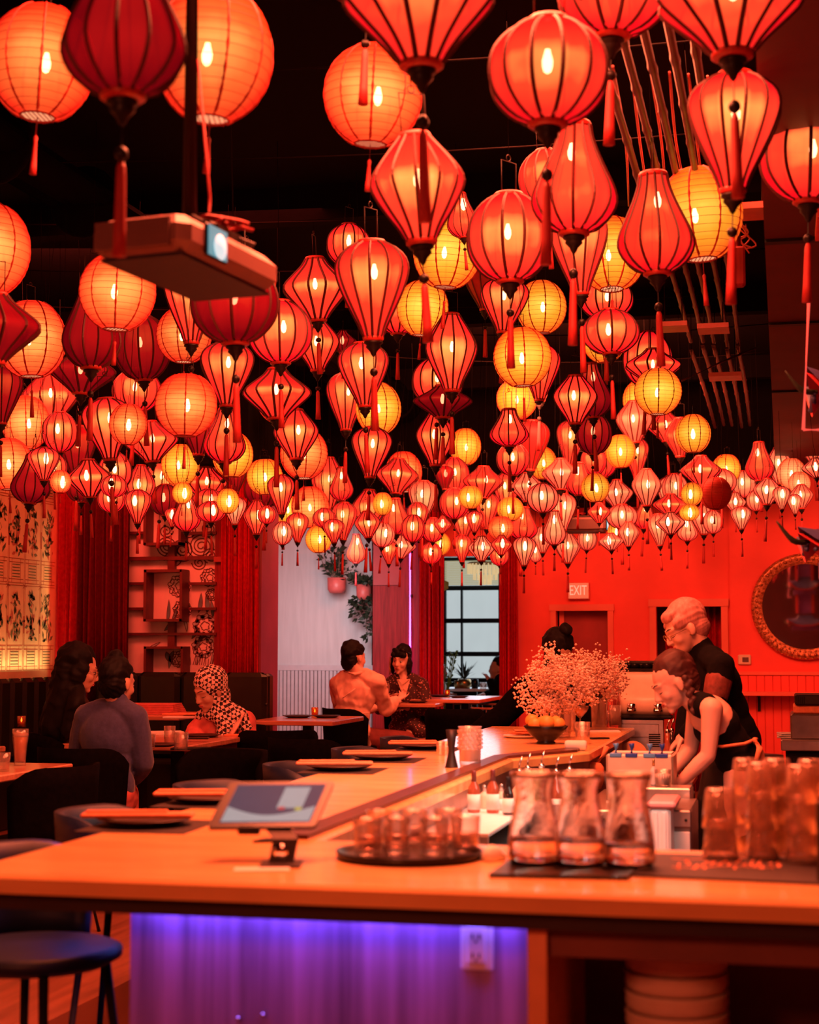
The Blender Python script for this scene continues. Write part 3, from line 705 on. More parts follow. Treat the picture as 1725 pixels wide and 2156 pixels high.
# ================================================================ lanterns
# type, photo centre x, shade top y, shade bottom y, shade width, cloth
LANTERNS = """G 88 15 250 225 o;P 262 -130 205 255 k;G 450 -25 255 248 o;G -25 430 622 176 d;D -15 620 762 198 k;G 66 637 792 128 d;G 248 535 695 160 o;P 194 590 775 122 d
R 300 668 798 118 d;G 388 648 762 116 o;B 404 560 722 116 r;R 494 555 722 180 d;G 520 530 650 122 o;R 590 638 763 132 r;D 666 545 674 140 r;B 784 512 712 152 r;R 734 474 560 92 r
R 838 600 703 86 r;G 890 592 707 92 y;G 786 98 305 208 o;D 775 -130 22 235 r;D 883 -150 138 325 r;T 880 288 510 195 r;R 1155 45 262 250 l;P 1210 262 492 175 r;R 1150 318 440 92 r
R 1073 412 592 178 l;G 942 455 606 126 y;P 973 408 500 58 r;R 1291 -115 75 236 r;D 1538 -115 118 305 l;B 1546 160 402 192 r;R 1705 240 425 202 r;P 1380 368 576 157 r
G 1472 355 548 142 y;B 1220 440 618 122 r;G 1287 458 612 112 y;R 1277 588 672 112 r;R 1286 655 745 118 l;G 1272 668 762 92 y;R 1364 702 812 92 l;D 1376 738 806 116 r;G 1386 778 872 100 y
G 1350 802 882 66 y;P 1246 768 877 85 d;T 1212 794 890 92 r;B 1022 560 652 86 u;B 1062 588 700 100 r;G 1140 592 702 106 y;G 1100 693 812 122 y;B 1138 728 842 72 r
G 1089 800 881 86 y;T 951 665 822 90 r;R 922 756 852 108 r;D 933 815 878 122 d;B 766 726 853 104 r;B 730 788 905 78 r;G 797 808 912 96 y;B 782 903 1003 84 r;D 722 698 742 58 d
T 668 677 778 94 r;D 583 780 880 142 l;G 586 802 888 88 o;T 624 866 966 92 r;G 640 905 1007 100 o;G 558 968 1040 76 y;R 557 996 1066 86 d;B 592 1002 1080 50 r
T 692 966 1071 64 r;P 719 986 1052 50 r;G 653 1026 1110 74 o;G 602 1044 1102 58 y;B 724 1060 1135 47 r;T 776 1034 1115 70 r;D 837 968 1038 90 l;G 850 953 1035 64 o;P 833 1052 1123 61 r
B 891 1015 1097 61 l;B 880 1060 1122 44 r;P 750 1126 1184 42 l;R 806 1102 1151 50 l;D 845 1128 1174 62 l;B 819 1140 1186 38 r;G 671 1108 1163 56 y;B 627 1082 1140 46 r
R 595 1100 1146 34 l;R 683 1072 1110 48 r;B 703 1095 1142 44 r;G 806 1038 1084 42 y;T 774 1078 1131 54 r;R 870 1086 1140 50 r;T 918 872 978 82 r;G 980 904 978 66 y
R 957 966 1036 62 r;B 936 982 1030 42 d;R 957 1030 1091 62 r;D 1018 984 1047 84 l;G 991 1024 1070 52 y;B 1026 1040 1112 52 r;B 1067 998 1080 56 r;G 1075 1048 1096 56 y
D 1110 997 1055 70 l;R 1080 935 1000 68 r;P 1072 864 938 80 r;B 1120 888 988 66 u;G 1142 942 1008 62 y;D 1181 968 1030 78 l;B 1202 888 978 62 r;R 1143 1020 1078 66 l
B 1187 1042 1116 53 l;P 1168 1077 1146 43 l;P 1102 1070 1135 62 r;G 1055 1088 1136 54 o;B 1104 1132 1190 48 l;T 976 1070 1133 46 r;D 1014 1130 1180 56 l;G 926 1122 1168 46 y
R 908 1144 1186 46 r;B 973 1128 1182 40 r;B 1000 1078 1120 36 r;R 912 1092 1140 46 r;D 1056 1128 1168 44 r;R 1052 1150 1190 40 r;T 1142 1110 1163 42 l;P 1128 1148 1183 22 l
T 1196 1124 1184 52 l;R 1237 1114 1158 40 l;P 1269 925 1004 58 r;R 1250 942 1000 48 r;P 1220 976 1042 52 r;G 1307 917 984 58 y;B 1340 924 1004 54 r;G 1254 998 1056 60 y
D 1300 1012 1070 66 l;R 1310 1064 1112 65 l;G 1300 1098 1140 42 y;D 1262 1060 1100 48 r;T 1324 1100 1149 44 l;D 1287 1124 1158 52 l;T 1362 990 1064 61 l;P 1358 1056 1112 46 r
B 1412 1005 1082 50 l;R 1422 999 1058 50 l;D 1412 1042 1086 72 r;B 1388 1084 1148 46 l;D 1412 1080 1124 62 l;P 1448 1090 1138 42 l;T 1483 1064 1124 52 l;R 1502 1076 1122 38 l
D 1477 962 1023 83 l;G 1530 958 1018 60 y;R 1520 990 1040 62 l;G 1507 1006 1071 68 u;G 1457 1017 1064 46 y;G 1452 1062 1096 42 y;R 1566 993 1046 52 l;D 1549 1038 1080 44 l
B 1561 1068 1114 42 l;R 1592 1034 1075 40 l;P 1600 933 1011 60 r;T 1640 944 1018 54 l;G 1667 966 1029 54 p;G 1684 994 1042 42 p;T 1617 1010 1062 58 l;B 1646 1026 1072 36 l
T 1688 1022 1070 48 l;B 1674 1042 1082 30 l;T 1712 908 975 62 l;D 1718 966 1005 58 l;R 1251 874 955 74 d;T 1336 848 930 76 l;D 1402 868 928 76 r;T 1432 882 960 64 r;G 1460 874 952 64 y
B 478 724 852 112 r;G 392 790 917 130 o;B 420 872 956 90 d;P 474 864 972 86 r;G 490 912 1003 86 y;B 498 978 1036 40 d;D 434 986 1052 92 l;G 380 937 1021 60 y;D 318 890 970 112 r
R 288 780 866 100 r;B 228 843 966 104 r;D 105 783 893 116 r;D 174 742 828 138 d;G 54 836 946 100 d;R 126 870 950 62 r;B 162 900 1008 78 d;P 66 960 1058 82 k;B 92 945 1010 66 r
G 18 925 1030 78 d;R 114 956 1014 34 r;G 128 991 1037 33 o;D 188 970 1045 92 r;R 243 956 1030 70 r;T 296 982 1072 60 r;T 340 958 1065 62 r;R 172 1004 1056 64 d;R 235 1024 1078 58 r
R 240 1002 1046 54 r;B 290 1034 1100 56 r;R 348 1022 1084 64 d;P 393 1041 1116 58 r;R 440 1032 1078 68 r;R 444 1058 1098 62 r;B 494 1048 1104 50 l;R 562 1066 1102 38 r
T 541 1056 1124 56 r;B 364 1072 1108 34 r;B 4 776 890 84 k;G 270 852 935 58 o;G 480 1030 1080 44 y;G 384 1016 1060 36 y;D 932 1088 1122 36 r""".replace('\n', ';').split(';')
KIND_W = dict(G=.37, R=.36, B=.31, D=.42, T=.31, P=.31)
PROF = dict(
 R=[(0, .15), (.06, .27), (.15, .37), (.3, .465), (.5, .5), (.7, .465), (.85, .37), (.94, .27), (1, .17)],
 B=[(0, .13), (.12, .185), (.3, .30), (.5, .42), (.66, .49), (.76, .5), (.86, .45), (.94, .34), (1, .19)],
 P=[(0, .17), (.05, .29), (.14, .42), (.27, .5), (.4, .475), (.58, .37), (.76, .265), (.9, .205), (1, .185)],
 D=[(0, .13), (.15, .23), (.33, .38), (.46, .48), (.53, .5), (.60, .47), (.74, .34), (.88, .21), (1, .14)],
 T=[(0, .15), (.12, .22), (.3, .36), (.47, .47), (.57, .5), (.67, .46), (.82, .335), (.94, .22), (1, .17)])
NR = 12
LP = {}
def build_lantern_meshes():
    for k, pts in PROF.items():
        rows = interp(pts, 19); mb = MB()
        mb.lathe([(r, t-.5) for t, r in rows], NR*4, mod=lambda a, z: 1-.045*abs(math.sin(a*NR/2))**1.3)
        mb.f = [f for f in mb.f if len(f) == 4]; mb.sm = [True]*len(mb.f)
        fr = MB()
        for q in range(NR):
            a = 2*PI*q/NR
            fr.tube([(math.cos(a)*(r+.004), math.sin(a)*(r+.004), t-.5) for t, r in rows], .0185, 4, smooth=False)
        LP[k] = (mb.build('shade', None), fr.build('rib_frame', M['rib']))
    # paper globe: bulging between 15 wire hoops
    nh = 15; prof = []
    for i in range(nh*3+1):
        t = i/(nh*3); a = -PI/2*.79 + PI*.79*t
        bul = .988 if i % 3 == 0 else 1.0
        prof.append((.5*math.cos(a)*bul, .5*math.sin(a)/math.sin(PI/2*.79)))
    mb = MB(); mb.lathe(prof, 36); mb.f = [f for f in mb.f if len(f) == 4]; mb.sm = [True]*len(mb.f)
    fr = MB()
    for q in range(9):
        a = 2*PI*q/9
        fr.tube([(math.cos(a)*(r*.992), math.sin(a)*(r*.992), z) for r, z in prof[::2]], .014, 4, smooth=False)
    hoops = [(r, z) for i, (r, z) in enumerate(prof) if i % 3 == 0]
    for r, z in hoops:
        fr.lathe([(r+.0015, z-.0022), (r+.0045, z), (r+.0015, z+.0022)], 36, smooth=False)
        fr.f = [f for f in fr.f if len(f) == 4]; fr.sm = [False]*len(fr.f)
    LP['G'] = (mb.build('shade', None), fr.build('rib_frame', None))
build_lantern_meshes()
# paper globes have paler red wires
M['wire'] = pm('red_paper_seam', (.40, .018, .008), .6)
LP['G'][1].data.materials.append(M['wire'])
def proto_meshes():
    d = {}
    mb = MB(); mb.lathe([(.060, -.010), (.064, -.004), (.064, .006), (.058, .014)], 20); d['top'] = mb.build('top_ring', M['ringred']).data
    mb = MB(); mb.lathe([(.052, .012), (.058, .004), (.058, -.008), (.050, -.014)], 20); d['bottom'] = mb.build('bottom_ring', M['ringred']).data
    mb = MB(); mb.lathe([(.038, 0), (.042, -.012), (.030, -.020), (.033, -.030), (.016, -.048), (.010, -.062), (.004, -.070)], 14); d['finial'] = mb.build('finial', M['finial']).data
    mb = MB()
    mb.tube([(0, 0, -.06), (0, 0, -.37)], .0022, 5)
    mb.ell((0, 0, -.135), (.018, .018, .018), 10, 8)
    d['bead'] = mb.build('bead_cord', M['finial']).data
    mb = MB(); mb.lathe([(.007, -.155), (.012, -.170), (.013, -.20), (.016, -.32), (.019, -.385), (.001, -.386)], 10, mod=lambda a, z: 1-.12*(math.sin(5*a)**2)); d['tassel'] = mb.build('tassel', M['tassel']).data
    mb = MB(); mb.tube([(0, 0, 0), (0, 0, -.07)], .0022, 5); mb.lathe([(.004, -.06), (.008, -.068), (.006, -.085), (.011, -.16), (.012, -.185), (.001, -.186)], 9); d['gtassel'] = mb.build('tassel', M['tassel']).data
    mb = MB()
    h = .15; mb.tube([(-.048, 0, .005), (-.048, 0, h), (.048, 0, h), (.048, 0, .005)], .0028, 5)
    mb.tube([(.014*math.cos(a), 0, h+.016+.014*math.sin(a)) for a in [2*PI*i/8 for i in range(9)]], .0025, 4)
    d['bail'] = mb.build('wire_bail', M['darkmetal']).data
    mb = MB(); mb.tube([(0, 0, 0), (0, 0, 1)], .0016, 4); d['wire'] = mb.build('hanging_cord', M['cable']).data
    mb = MB(); mb.lathe([(.001, -.040), (.014, -.034), (.021, -.018), (.022, .0), (.015, .018), (.010, .034), (.001, .036)], 12); d['bulb'] = mb.build('bulb', M['bulb']).data
    mb = MB(); mb.lathe([(.012, .030), (.013, .075), (.004, .08)], 8); d['socket'] = mb.build('lamp_socket', M['finial']).data
    mb = MB()
    for z in (.0,):
        mb.lathe([(.044, -.004), (.048, 0), (.044, .004)], 20, close=True)
    for k in range(-3, 4): mb.box((0, k*.012, -.002), (2*math.sqrt(max(.046**2-(k*.012)**2, 1e-6)), .002, .002))
    d['grid'] = mb.build('bottom_opening', M['wire']).data
    mb = MB(); mb.lathe([(.001, 0), (.045, 0), (.045, .003), (.001, .003)], 20); d['disc'] = mb.build('bottom_paper', M['diffuser']).data
    for n in list(bpy.data.objects):
        if n.name.split('.')[0] in ('top_ring', 'bottom_ring', 'finial', 'bead_cord', 'tassel', 'wire_bail', 'hanging_cord', 'bulb', 'lamp_socket', 'bottom_opening', 'bottom_paper'):
            bpy.data.objects.remove(n)
    return d
LM = proto_meshes()
def inst(name, data, parent, loc=(0, 0, 0), scale=(1, 1, 1), rz=0, mat=None):
    o = bpy.data.objects.new(name, data); COL.objects.link(o); link_child(o, parent)
    o.location = loc; o.scale = scale; o.rotation_euler = (0, 0, rz)
    if mat is not None:
        o.material_slots[0].link = 'OBJECT'; o.material_slots[0].material = mat
    return o
SHAPE = dict(G='paper globe', R='rounded silk', B='balloon-shaped silk', D='spinning-top silk', T='tall diamond silk', P='pear-shaped silk')
rnd = random.Random(7)
CEIL = 4.4
def size_word(w): return 'large' if w > 150 else ('medium' if w > 75 else ('small' if w > 50 else 'tiny'))
ents = []
for s in LANTERNS:
    t, cx, y0, y1, w, f = s.split(); ents.append([t, float(cx), float(y0), float(y1), float(w), f])
ORD = ['', 'second', 'third', 'fourth', 'fifth', 'sixth', 'seventh', 'eighth', 'ninth', 'tenth', 'eleventh', 'twelfth', 'thirteenth', 'fourteenth', 'fifteenth', 'sixteenth', 'seventeenth']
BANDS = [(-300, 330, 'in the topmost rows'), (330, 560, 'level with the near projector'), (560, 700, 'just below the near projector'),
         (700, 850, 'in the middle rows'), (850, 935, 'in lower middle rows'), (935, 1015, 'in third row from bottom'), (1015, 1080, 'in second row from bottom'), (1080, 1400, 'in the lowest row')]
CW = {'o': 'glowing orange', 'y': 'glowing yellow', 'u': 'unlit dark red', 'd': 'dim crimson', 'k': 'unlit deep crimson', 'p': 'glowing peach', 'r': 'lit red', 'l': 'bright coral red'}
groups = {}
for e in ents:
    cyy = (e[2]+e[3])/2; bi = [i for i, bnd in enumerate(BANDS) if bnd[0] <= cyy < bnd[1]][0]
    e.append(bi); groups.setdefault((e[0], CW[e[5]], bi), []).append(e)
for key, lst in groups.items():
    lst.sort(key=lambda e: e[1])
    for i, e in enumerate(lst):
        base = f'{key[1]} {SHAPE[key[0]]} lantern'
        n = len(lst)
        if n == 1: lab = f'{base}, only such one {BANDS[key[2]][2]}'
        else:
            o = 'leftmost' if i == 0 else ('rightmost' if i == n-1 else f'{ORD[i]} from left')
            lab = f'{base}, {o} {BANDS[key[2]][2]}'
        e.append(lab)
placed = []
for (t, cx, y0, y1, w, f, bi, lab) in ents:
    asp = {'G': .95, 'R': .92, 'B': .72, 'T': .68, 'P': .70, 'D': .95}[t]; bk = 1.0
    if w < asp*(y1-y0)*.93: bk = 1.12; w = asp*(y1-y0)
    W0 = KIND_W[t]*(1+rnd.uniform(-.06, .06)); d = FPX*W0/w*bk
    if f in 'uk' and w > 180: d *= .93
    cyp = (y0+y1)/2
    ztop = 4.12
    while PD(cx, y0, d).z > ztop and d > 3: d *= .98
    dmax = 16.2 if cx > 600 else 13.6
    if cx < 330: dmax = 12.1
    dmin = 2.6
    dcap = dmax
    while PD(cx, y0, dcap).z > 4.12 and dcap > 3: dcap *= .985
    d = min(d, dcap)
    best = None
    for f_ in (1, .96, 1.04, .92, 1.08, .88, 1.12, .84, 1.17, .80, 1.22, .76, 1.27, .72, 1.33, .68, 1.4, .64, .60):
        dd = d*f_
        if dd > dcap: continue
        p = PD(cx, cyp, dd); W1 = dd*w/FPX; H1 = dd*(y1-y0)/FPX
        if p.x < -6.0 + W1/2: continue
        worst = 9
        for q, w2, h2 in placed:
            hd = math.hypot(p.x-q.x, p.y-q.y) - .5*(W1+w2); dz = p.z-q.z
            if dz >= 0: vg = dz - .5*(H1+h2) - .36*min(1, W1/.33)
            else: vg = -dz - .5*(H1+h2) - .36*min(1, w2/.33)
            worst = min(worst, max(hd, vg if hd > -.25 else vg))
        if worst > .005: best = dd; break
        if best is None or worst > bw: best, bw = dd, worst
        else: continue
        bw = worst
    d = best if best else d
    p = PD(cx, cyp, d); W1 = d*w/FPX; H1 = d*(y1-y0)/FPX*1.0
    if cyp > 700: H1 *= 1.02
    placed.append((p.copy(), W1, H1))
    k = W1/KIND_W[t]
    g = {'o': 'orange paper globe lanterns', 'y': 'yellow paper globe lanterns'}.get(f, 'red silk lanterns hung from the ceiling')
    root = empty('paper_globe_lantern' if t == 'G' else 'silk_lantern', p, lab, 'lantern', g, rz=rnd.uniform(0, PI))
    tilt = rnd.uniform(0, .09); ta = rnd.uniform(0, 2*PI)
    root.rotation_euler = (math.cos(ta)*tilt, math.sin(ta)*tilt, rnd.uniform(0, PI))
    far = w < 62
    if t == 'G': sm = {'o': SH['paper'], 'y': SH['yellow'], 'p': SH['paperpale'], 'u': SH['unlitpaper'], 'd': SH['paper'], 'k': SH['unlitpaper']}[f]
    elif f == 'u': sm = SH['unlit']
    elif f == 'k': sm = SH['silkdeep']  # no bulb: light passing from behind is put into the cloth's glow
    elif f == 'd': sm = SH['silkdeep']
    elif f == 'l': sm = SH['silkfar'] if w < 80 else SH['silklow']
    else: sm = SH['silklow'] if t in ('T', 'D') else SH['silk']
    sh_, fr_ = LP[t]
    if not sh_.data.materials: sh_.data.materials.append(SH['silk'])
    inst('shade', sh_.data, root, scale=(W1, W1, H1), mat=sm)
    inst('rib_frame', fr_.data, root, scale=(W1, W1, H1))
    b0 = -H1/2; t0 = H1/2
    if f not in 'uk':
        bz = {'P': .26, 'B': .20}.get(t, .10)*H1
        if t == 'G': bz = 0
        inst('bulb', LM['bulb'], root, (rnd.uniform(-.02, .02), rnd.uniform(-.02, .02), bz), (.72, .72, .95))
    if t != 'G':
        rs = W1/.36
        ru = dict(R=.17, B=.19, P=.185, D=.14, T=.17)[t]; rb = dict(R=.15, B=.13, P=.17, D=.13, T=.15)[t]
        inst('top_ring', LM['top'], root, (0, 0, t0), (W1*ru/.060, W1*ru/.060, k))
        inst('bottom_ring', LM['bottom'], root, (0, 0, b0), (W1*rb/.052, W1*rb/.052, k))
        inst('finial', LM['finial'], root, (0, 0, b0-.010*k), (k, k, k))
        kk = k*rnd.uniform(.85, 1.1)
        inst('bead_cord', LM['bead'], root, (0, 0, b0-.01*k), (k, k, kk))
        inst('tassel', LM['tassel'], root, (0, 0, b0-.01*k), (k, k, kk))
        inst('wire_bail', LM['bail'], root, (0, 0, t0), (k, k, k))
        top = t0+.17*k
    else:
        inst('bottom_opening', LM['grid'], root, (0, 0, b0+.001), (W1*.164/.046, W1*.164/.046, 1))
        if f != 'u': inst('bottom_paper', LM['disc'], root, (0, 0, b0+.006), (W1*.163/.046, W1*.163/.046, 1))
        inst('tassel', LM['gtassel'], root, (0, 0, b0), (k, k, k*rnd.uniform(.9, 1.3)))
        inst('wire_bail', LM['bail'], root, (0, 0, t0), (k*.8, k*.8, k*.6))
        top = t0+.10*k
    L = (4.36 - p.z) - top
    if L > .05:
        inst('hanging_cord', LM['wire'], root, (0, 0, top), (1, 1, L))
for k in LP:
    for o in LP[k]: bpy.data.objects.remove(o)
# ================================================================ bar counter
ZT = 1.07
YF, YB1 = 3.19, 3.93
bar = empty('bar_counter', (-1.2, 3.6, 0), 'long L-shaped bar counter with glowing orange wooden top and dark apron', 'bar counter')
poly = [(-1.74, YF), (2.4, YF), (2.4, YB1), (-1.14, YB1), (-1.14, 6.92), (-.874, 7.45), (-.874, 9.76), (-1.74, 9.76)]
def slab(mb, poly, z0, z1, b=.008):
    n = len(poly); rings = [(z0, 0), (z1-b, 0), (z1, b)]
    cx = -1.3
    vs = []
    def inset(k, q):
        p0, p1, p2 = Vector(poly[k-1]), Vector(poly[k]), Vector(poly[(k+1) % n])
        a = (p1-p0).normalized(); c = (p2-p1).normalized(); na = Vector((-a.y, a.x)); nc = Vector((-c.y, c.x))
        m = (na+nc); m = m/max(m.dot(na), .3); return p1 + m*q
    for z, q in rings:
        for k in range(n): p = inset(k, q); vs.append((p.x, p.y, z))
    fs = [(r*n+k, r*n+(k+1) % n, (r+1)*n+(k+1) % n, (r+1)*n+k) for r in range(2) for k in range(n)]
    mb.add(vs, fs)
    # caps split into convex strips
    def P(k, r): return r*n+k
    for r, flip in ((2, False), (0, True)):
        for quad in ((0, 1, 2, 3), ):
            pass
        polys = [(0, 1, 2, 3, 7) if False else (0, 1, 2, 3), (0, 3, 4, 7), (4, 5, 6, 7)]
        for q in polys:
            f = tuple(P(k, r) for k in q); base = len(mb.v)-len(vs)
            mb.f.append(tuple(base+i for i in (f[::-1] if flip else f))); mb.sm.append(False)
sb = MB(); slab(sb, poly, 1.03, ZT); sb.build('countertop', M['bartop'], bar)
zab = PY(700, 1938, 3.25).z
MB().bb((-1.70, 3.235, zab), (2.38, 3.265, 1.03)).build('apron', M['barapron'], bar)
MB().bb((-1.70, 3.265, zab+.02), (-1.68, 9.70, 1.03)).build('apron', M['barapron'], bar)
xpl, xpr = PY(275, 2000, 3.44).x, PY(1110, 2000, 3.44).x
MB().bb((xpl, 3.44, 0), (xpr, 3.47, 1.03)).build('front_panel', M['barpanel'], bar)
MB().bb((xpl, 3.47, 0), (xpl+.03, 9.6, 1.03)).build('side_panel', M['barinside'], bar)
xe0, xe1 = PY(1111, 2000, 3.27).x, PY(1151, 2000, 3.27).x
MB().bb((xe0, 3.27, 0), (xe1, 3.93, zab+.012)).build('end_board', M['barend'], bar)
sh = MB(); sh.bb((xe1, 3.90, 0), (2.38, 3.93, 1.03)); sh.build('back_board', M['barinside'], bar)
MB().bb((xe1, 3.30, .50), (2.38, 3.90, .53)).build('shelf_board', M['barinside'], bar)
MB().bb((xe1, 3.29, zab-.06), (2.38, 3.31, zab+.01)).build('shelf_lip', M['barinside'], bar)
MB().bb((xpl+.03, 3.6, zab+.02), (xe1, 3.93, 1.03)).build('cross_beam', M['barinside'], bar)
MB().bb((-1.175, 3.93, 0), (-1.16, 6.95, 1.03)).build('steel_backsplash', M['steeldark'], bar)
MB().prism([(-1.175, 6.95), (-1.16, 6.93), (-.90, 7.45), (-.90, 9.7), (-.92, 9.7), (-.92, 7.46)], 0, 1.03).build('inner_panel', M['barinside'], bar)
rl = MB(); rl.prism([(-1.237, 3.93), (-1.168, 3.93), (-1.168, 6.96), (-.93, 7.44), (-.93, 7.6), (-.99, 7.6), (-1.237, 7.0)], ZT, ZT+.012); rl.build('drip_rail', M['barrail'], bar)
# violet strip under the counter
led = empty('led_strip_light', (xpl, 3.30, 1.02), 'violet light strip glowing under the front of the bar counter', 'light strip')
MB().bb((xpl+.01, 3.38, zab+.012), (xpr-.005, 3.392, zab+.022)).build('strip', M['ledstrip'], led)
MB().bb((xpl+.01, 3.37, zab+.022), (xpr-.005, 3.40, 1.03)).build('mounting_channel', M['barapron'], led)
area('under_counter_lamp', ((xpl+xpr)/2, 3.420, zab+.010), ((xpl+xpr)/2, 3.44, .62), .02, 1.25, (.20, .11, 1.0), .88, 2.6).rotation_euler = (math.radians(14), 0, math.radians(90))
bpy.data.objects['under_counter_lamp'].rotation_euler = (math.radians(12), 0, 0)
area('side_counter_lamp', (-1.60, 4.3, .955), (-1.75, 4.3, .6), .03, 2.2, (.08, .16, 1.0), .8)
bpy.data.lights['under_counter_lamp'].size = .88; bpy.data.lights['under_counter_lamp'].size_y = .02
# wall socket on the panel
c = PY(1006, 1990, 3.44)
t = empty('wall_socket', (c.x, 3.44, c.z), 'white double socket with cover plate on the violet-lit bar front', 'socket')
MB().box((c.x, 3.434, c.z), (.070, .012, .102), bev=.004).build('cover_plate', M['white'], t)
q = MB(); q.box((c.x, 3.425, c.z+.003), (.040, .010, .078), bev=.003); q.build('insert', M['paper'], t)
q = MB()
for dz in (-.018, .022):
    for dx in (-.007, .007): q.box((c.x+dx, 3.419, c.z+dz), (.003, .004, .010))
    q.ell((c.x, 3.420, c.z+dz-.011), (.003, .003, .003), 6, 4)
q.build('slot', M['black'], t)
# screws / hooks low on the panel
for px, py in ((505, 2142), (557, 2134)):
    c = PY(px, py, 3.44)
    if c.z > .5: tag(MB().ell((c.x, 3.432, c.z), (.006, .010, .006), 8, 6).build('coat_hook', M['chrome']), 'small chrome bag hook %s on the violet bar front' % ('left of its twin' if px < 530 else 'right of its twin'), 'hook', 'bag hooks under the bar')
# stack of plates on the lower shelf
cx = PY(1425, 2100, 3.56); zt_ = PY(1425, 2018, 3.56).z; k = 0; z = .53
while z < zt_:
    h = .046; lab = None
    q = MB(); q.lathe([(.060, 0), (.098, .003), (.105, .010), (.109, .022), (.107, .034), (.110, h-.004), (.107, h), (.101, .030), (.080, .012), (.001, .010)], 32, (cx.x, 3.56, z))
    pos = ['lowest', 'second lowest', 'third lowest', 'middle', 'fifth from bottom', 'sixth from bottom', 'third from the top', 'second from the top', 'topmost'][min(k, 8)]
    tag(q.build('shallow_bowl', M['cream']), 'cream shallow bowl, %s of the stack on the dark bar shelf' % ('number %d up' % (k+1) if False else ['lowest', 'second up', 'third up', 'fourth up', 'fifth up', 'sixth up', 'seventh up', 'eighth up', 'ninth up', 'tenth up', 'eleventh up', 'twelfth up', 'thirteenth up', 'topmost'][min(k, 13)]), 'bowl', 'stacked shallow bowls')
    z += h*.98 - .004; k += 1
# ---------------------------------------------------------------- things on the counter
def onbar(px, py, z=ZT): return PZ(px, py, z)
# tablet on a stand
def tablet():
    tl, tr, bl, br = (482, 1647), (708, 1644), (436, 1742), (664, 1740)
    base = onbar(592, 1822)
    d0 = 3.62
    P0 = PD(bl[0], bl[1], d0); P1 = PD(br[0], br[1], d0); P2 = PD(tr[0], tr[1], d0+.12); P3 = PD(tl[0], tl[1], d0+.12)
    t = empty('tablet_till', (base.x, base.y, ZT), 'till tablet with a lit screen on a swivel stand on the bar', 'tablet')
    u = (P1-P0); v = ((P3-P0)+(P2-P1))/2; n = u.cross(v).normalized()
    O = P0
    def pt(a, b, h): return O + u*a + v*b + n*h
    def panel(a0, b0, a1, b1, h0, h1, name, mat, rnd_=0.0, lean=.0):
        mb = MB(); ring = []
        for (ca, cb, s0) in ((a1, b0, -90), (a1, b1, 0), (a0, b1, 90), (a0, b0, 180)):
            for i in range(5):
                a = math.radians(s0+90*i/4); r = rnd_
                ring.append((ca - math.copysign(r, ca-(a0+a1)/2) + r*math.cos(a), cb - math.copysign(r*2.1, cb-(b0+b1)/2) + r*2.1*math.sin(a)))
        m_ = len(ring); vs = [pt(a+.19*(1-b)*0, b, h0) for a, b in ring]+[pt(a, b, h1) for a, b in ring]
        mb.add(vs, [tuple(range(m_-1, -1, -1)), tuple(range(m_, 2*m_))]+[(i, (i+1) % m_, m_+(i+1) % m_, m_+i) for i in range(m_)])
        return mb.build(name, mat, t)
    panel(0, 0, 1, 1, -.009, 0, 'case', M['blackgloss'], .035)
    sc = panel(.09, .10, .93, .93, 0, .0008, 'screen', M['screenblue'], .004)
    w = panel(.56, .40, .80, .86, .0008, .0012, 'screen_figure', M['screenwhite'], .002)
    q = MB(); bow = [(.10, .44)] + [(.10+.82*i/12, .44-.26*math.sin(PI*i/12)*.75) for i in range(1, 12)] + [(.92, .44), (.92, .11), (.10, .11)]
    q.add([pt(a, b, .0014) for a, b in bow], [tuple(range(len(bow)))]); q.build('screen_curve', M['screenwhite'], t)
    panel(.58, .36, .64, .42, .0015, .0018, 'screen_mark', M['screenred'], .002); panel(.74, .34, .80, .41, .0015, .0018, 'screen_mark', M['screenyellow'], .002)
    c = pt(.60, .12, -.012); b = Vector((base.x, base.y, ZT))
    q = MB()
    w_ = .028; top = c; bot = Vector((base.x, base.y, ZT+.006))
    for a_, b_ in ((top, Vector((base.x+.004, base.y+.02, ZT+.055))), (Vector((base.x+.004, base.y+.02, ZT+.055)), bot)):
        s, tt, dd = basis(b_-a_, (0, 1, 0)); s = RV
        q.add([a_-s*w_, a_+s*w_, b_+s*w_, b_-s*w_, a_-s*w_+FV*.006, a_+s*w_+FV*.006, b_+s*w_+FV*.006, b_-s*w_+FV*.006], [(0, 1, 2, 3), (7, 6, 5, 4), (0, 4, 5, 1), (1, 5, 6, 2), (2, 6, 7, 3), (3, 7, 4, 0)])
    q.build('stand', M['darkmetal'], t)
    MB().lathe([(.017, 0), (.017, .004), (.012, .006)], 16, Vector((base.x, base.y-.002, ZT+.030)), Matrix.Rotation(PI/2, 3, 'X')).build('cable_hole_ring', M['chrome'], t)
    MB().box((base.x, base.y, ZT+.003), (.090, .10, .006), rz=YAW, bev=.002).build('base_plate', M['darkmetal'], t)
    MB().box(tuple(pt(.38, .02, -.012)), (.05, .02, .02), rz=YAW, bev=.003).build('card_reader', M['blackgloss'], t)
tablet()
c = onbar(570, 1828); tag(MB().box((c.x-.01, c.y-.03, ZT+.0015), (.12, .055, .002), rz=.3).build('paper_receipt', M['paper']), 'small white receipt slip lying before the tablet stand', 'paper')
c = onbar(590, 1772)
tag(MB().prism([(-.055, -.03), (.055, -.012), (.05, .03), (-.03, .03)], 0, .006, Matrix.Rotation(YAW, 3, 'Z'), (c.x-.01, c.y, ZT)).build('card_holder', M['black']), 'flat black bill folder lying behind the tablet stand', 'folder')
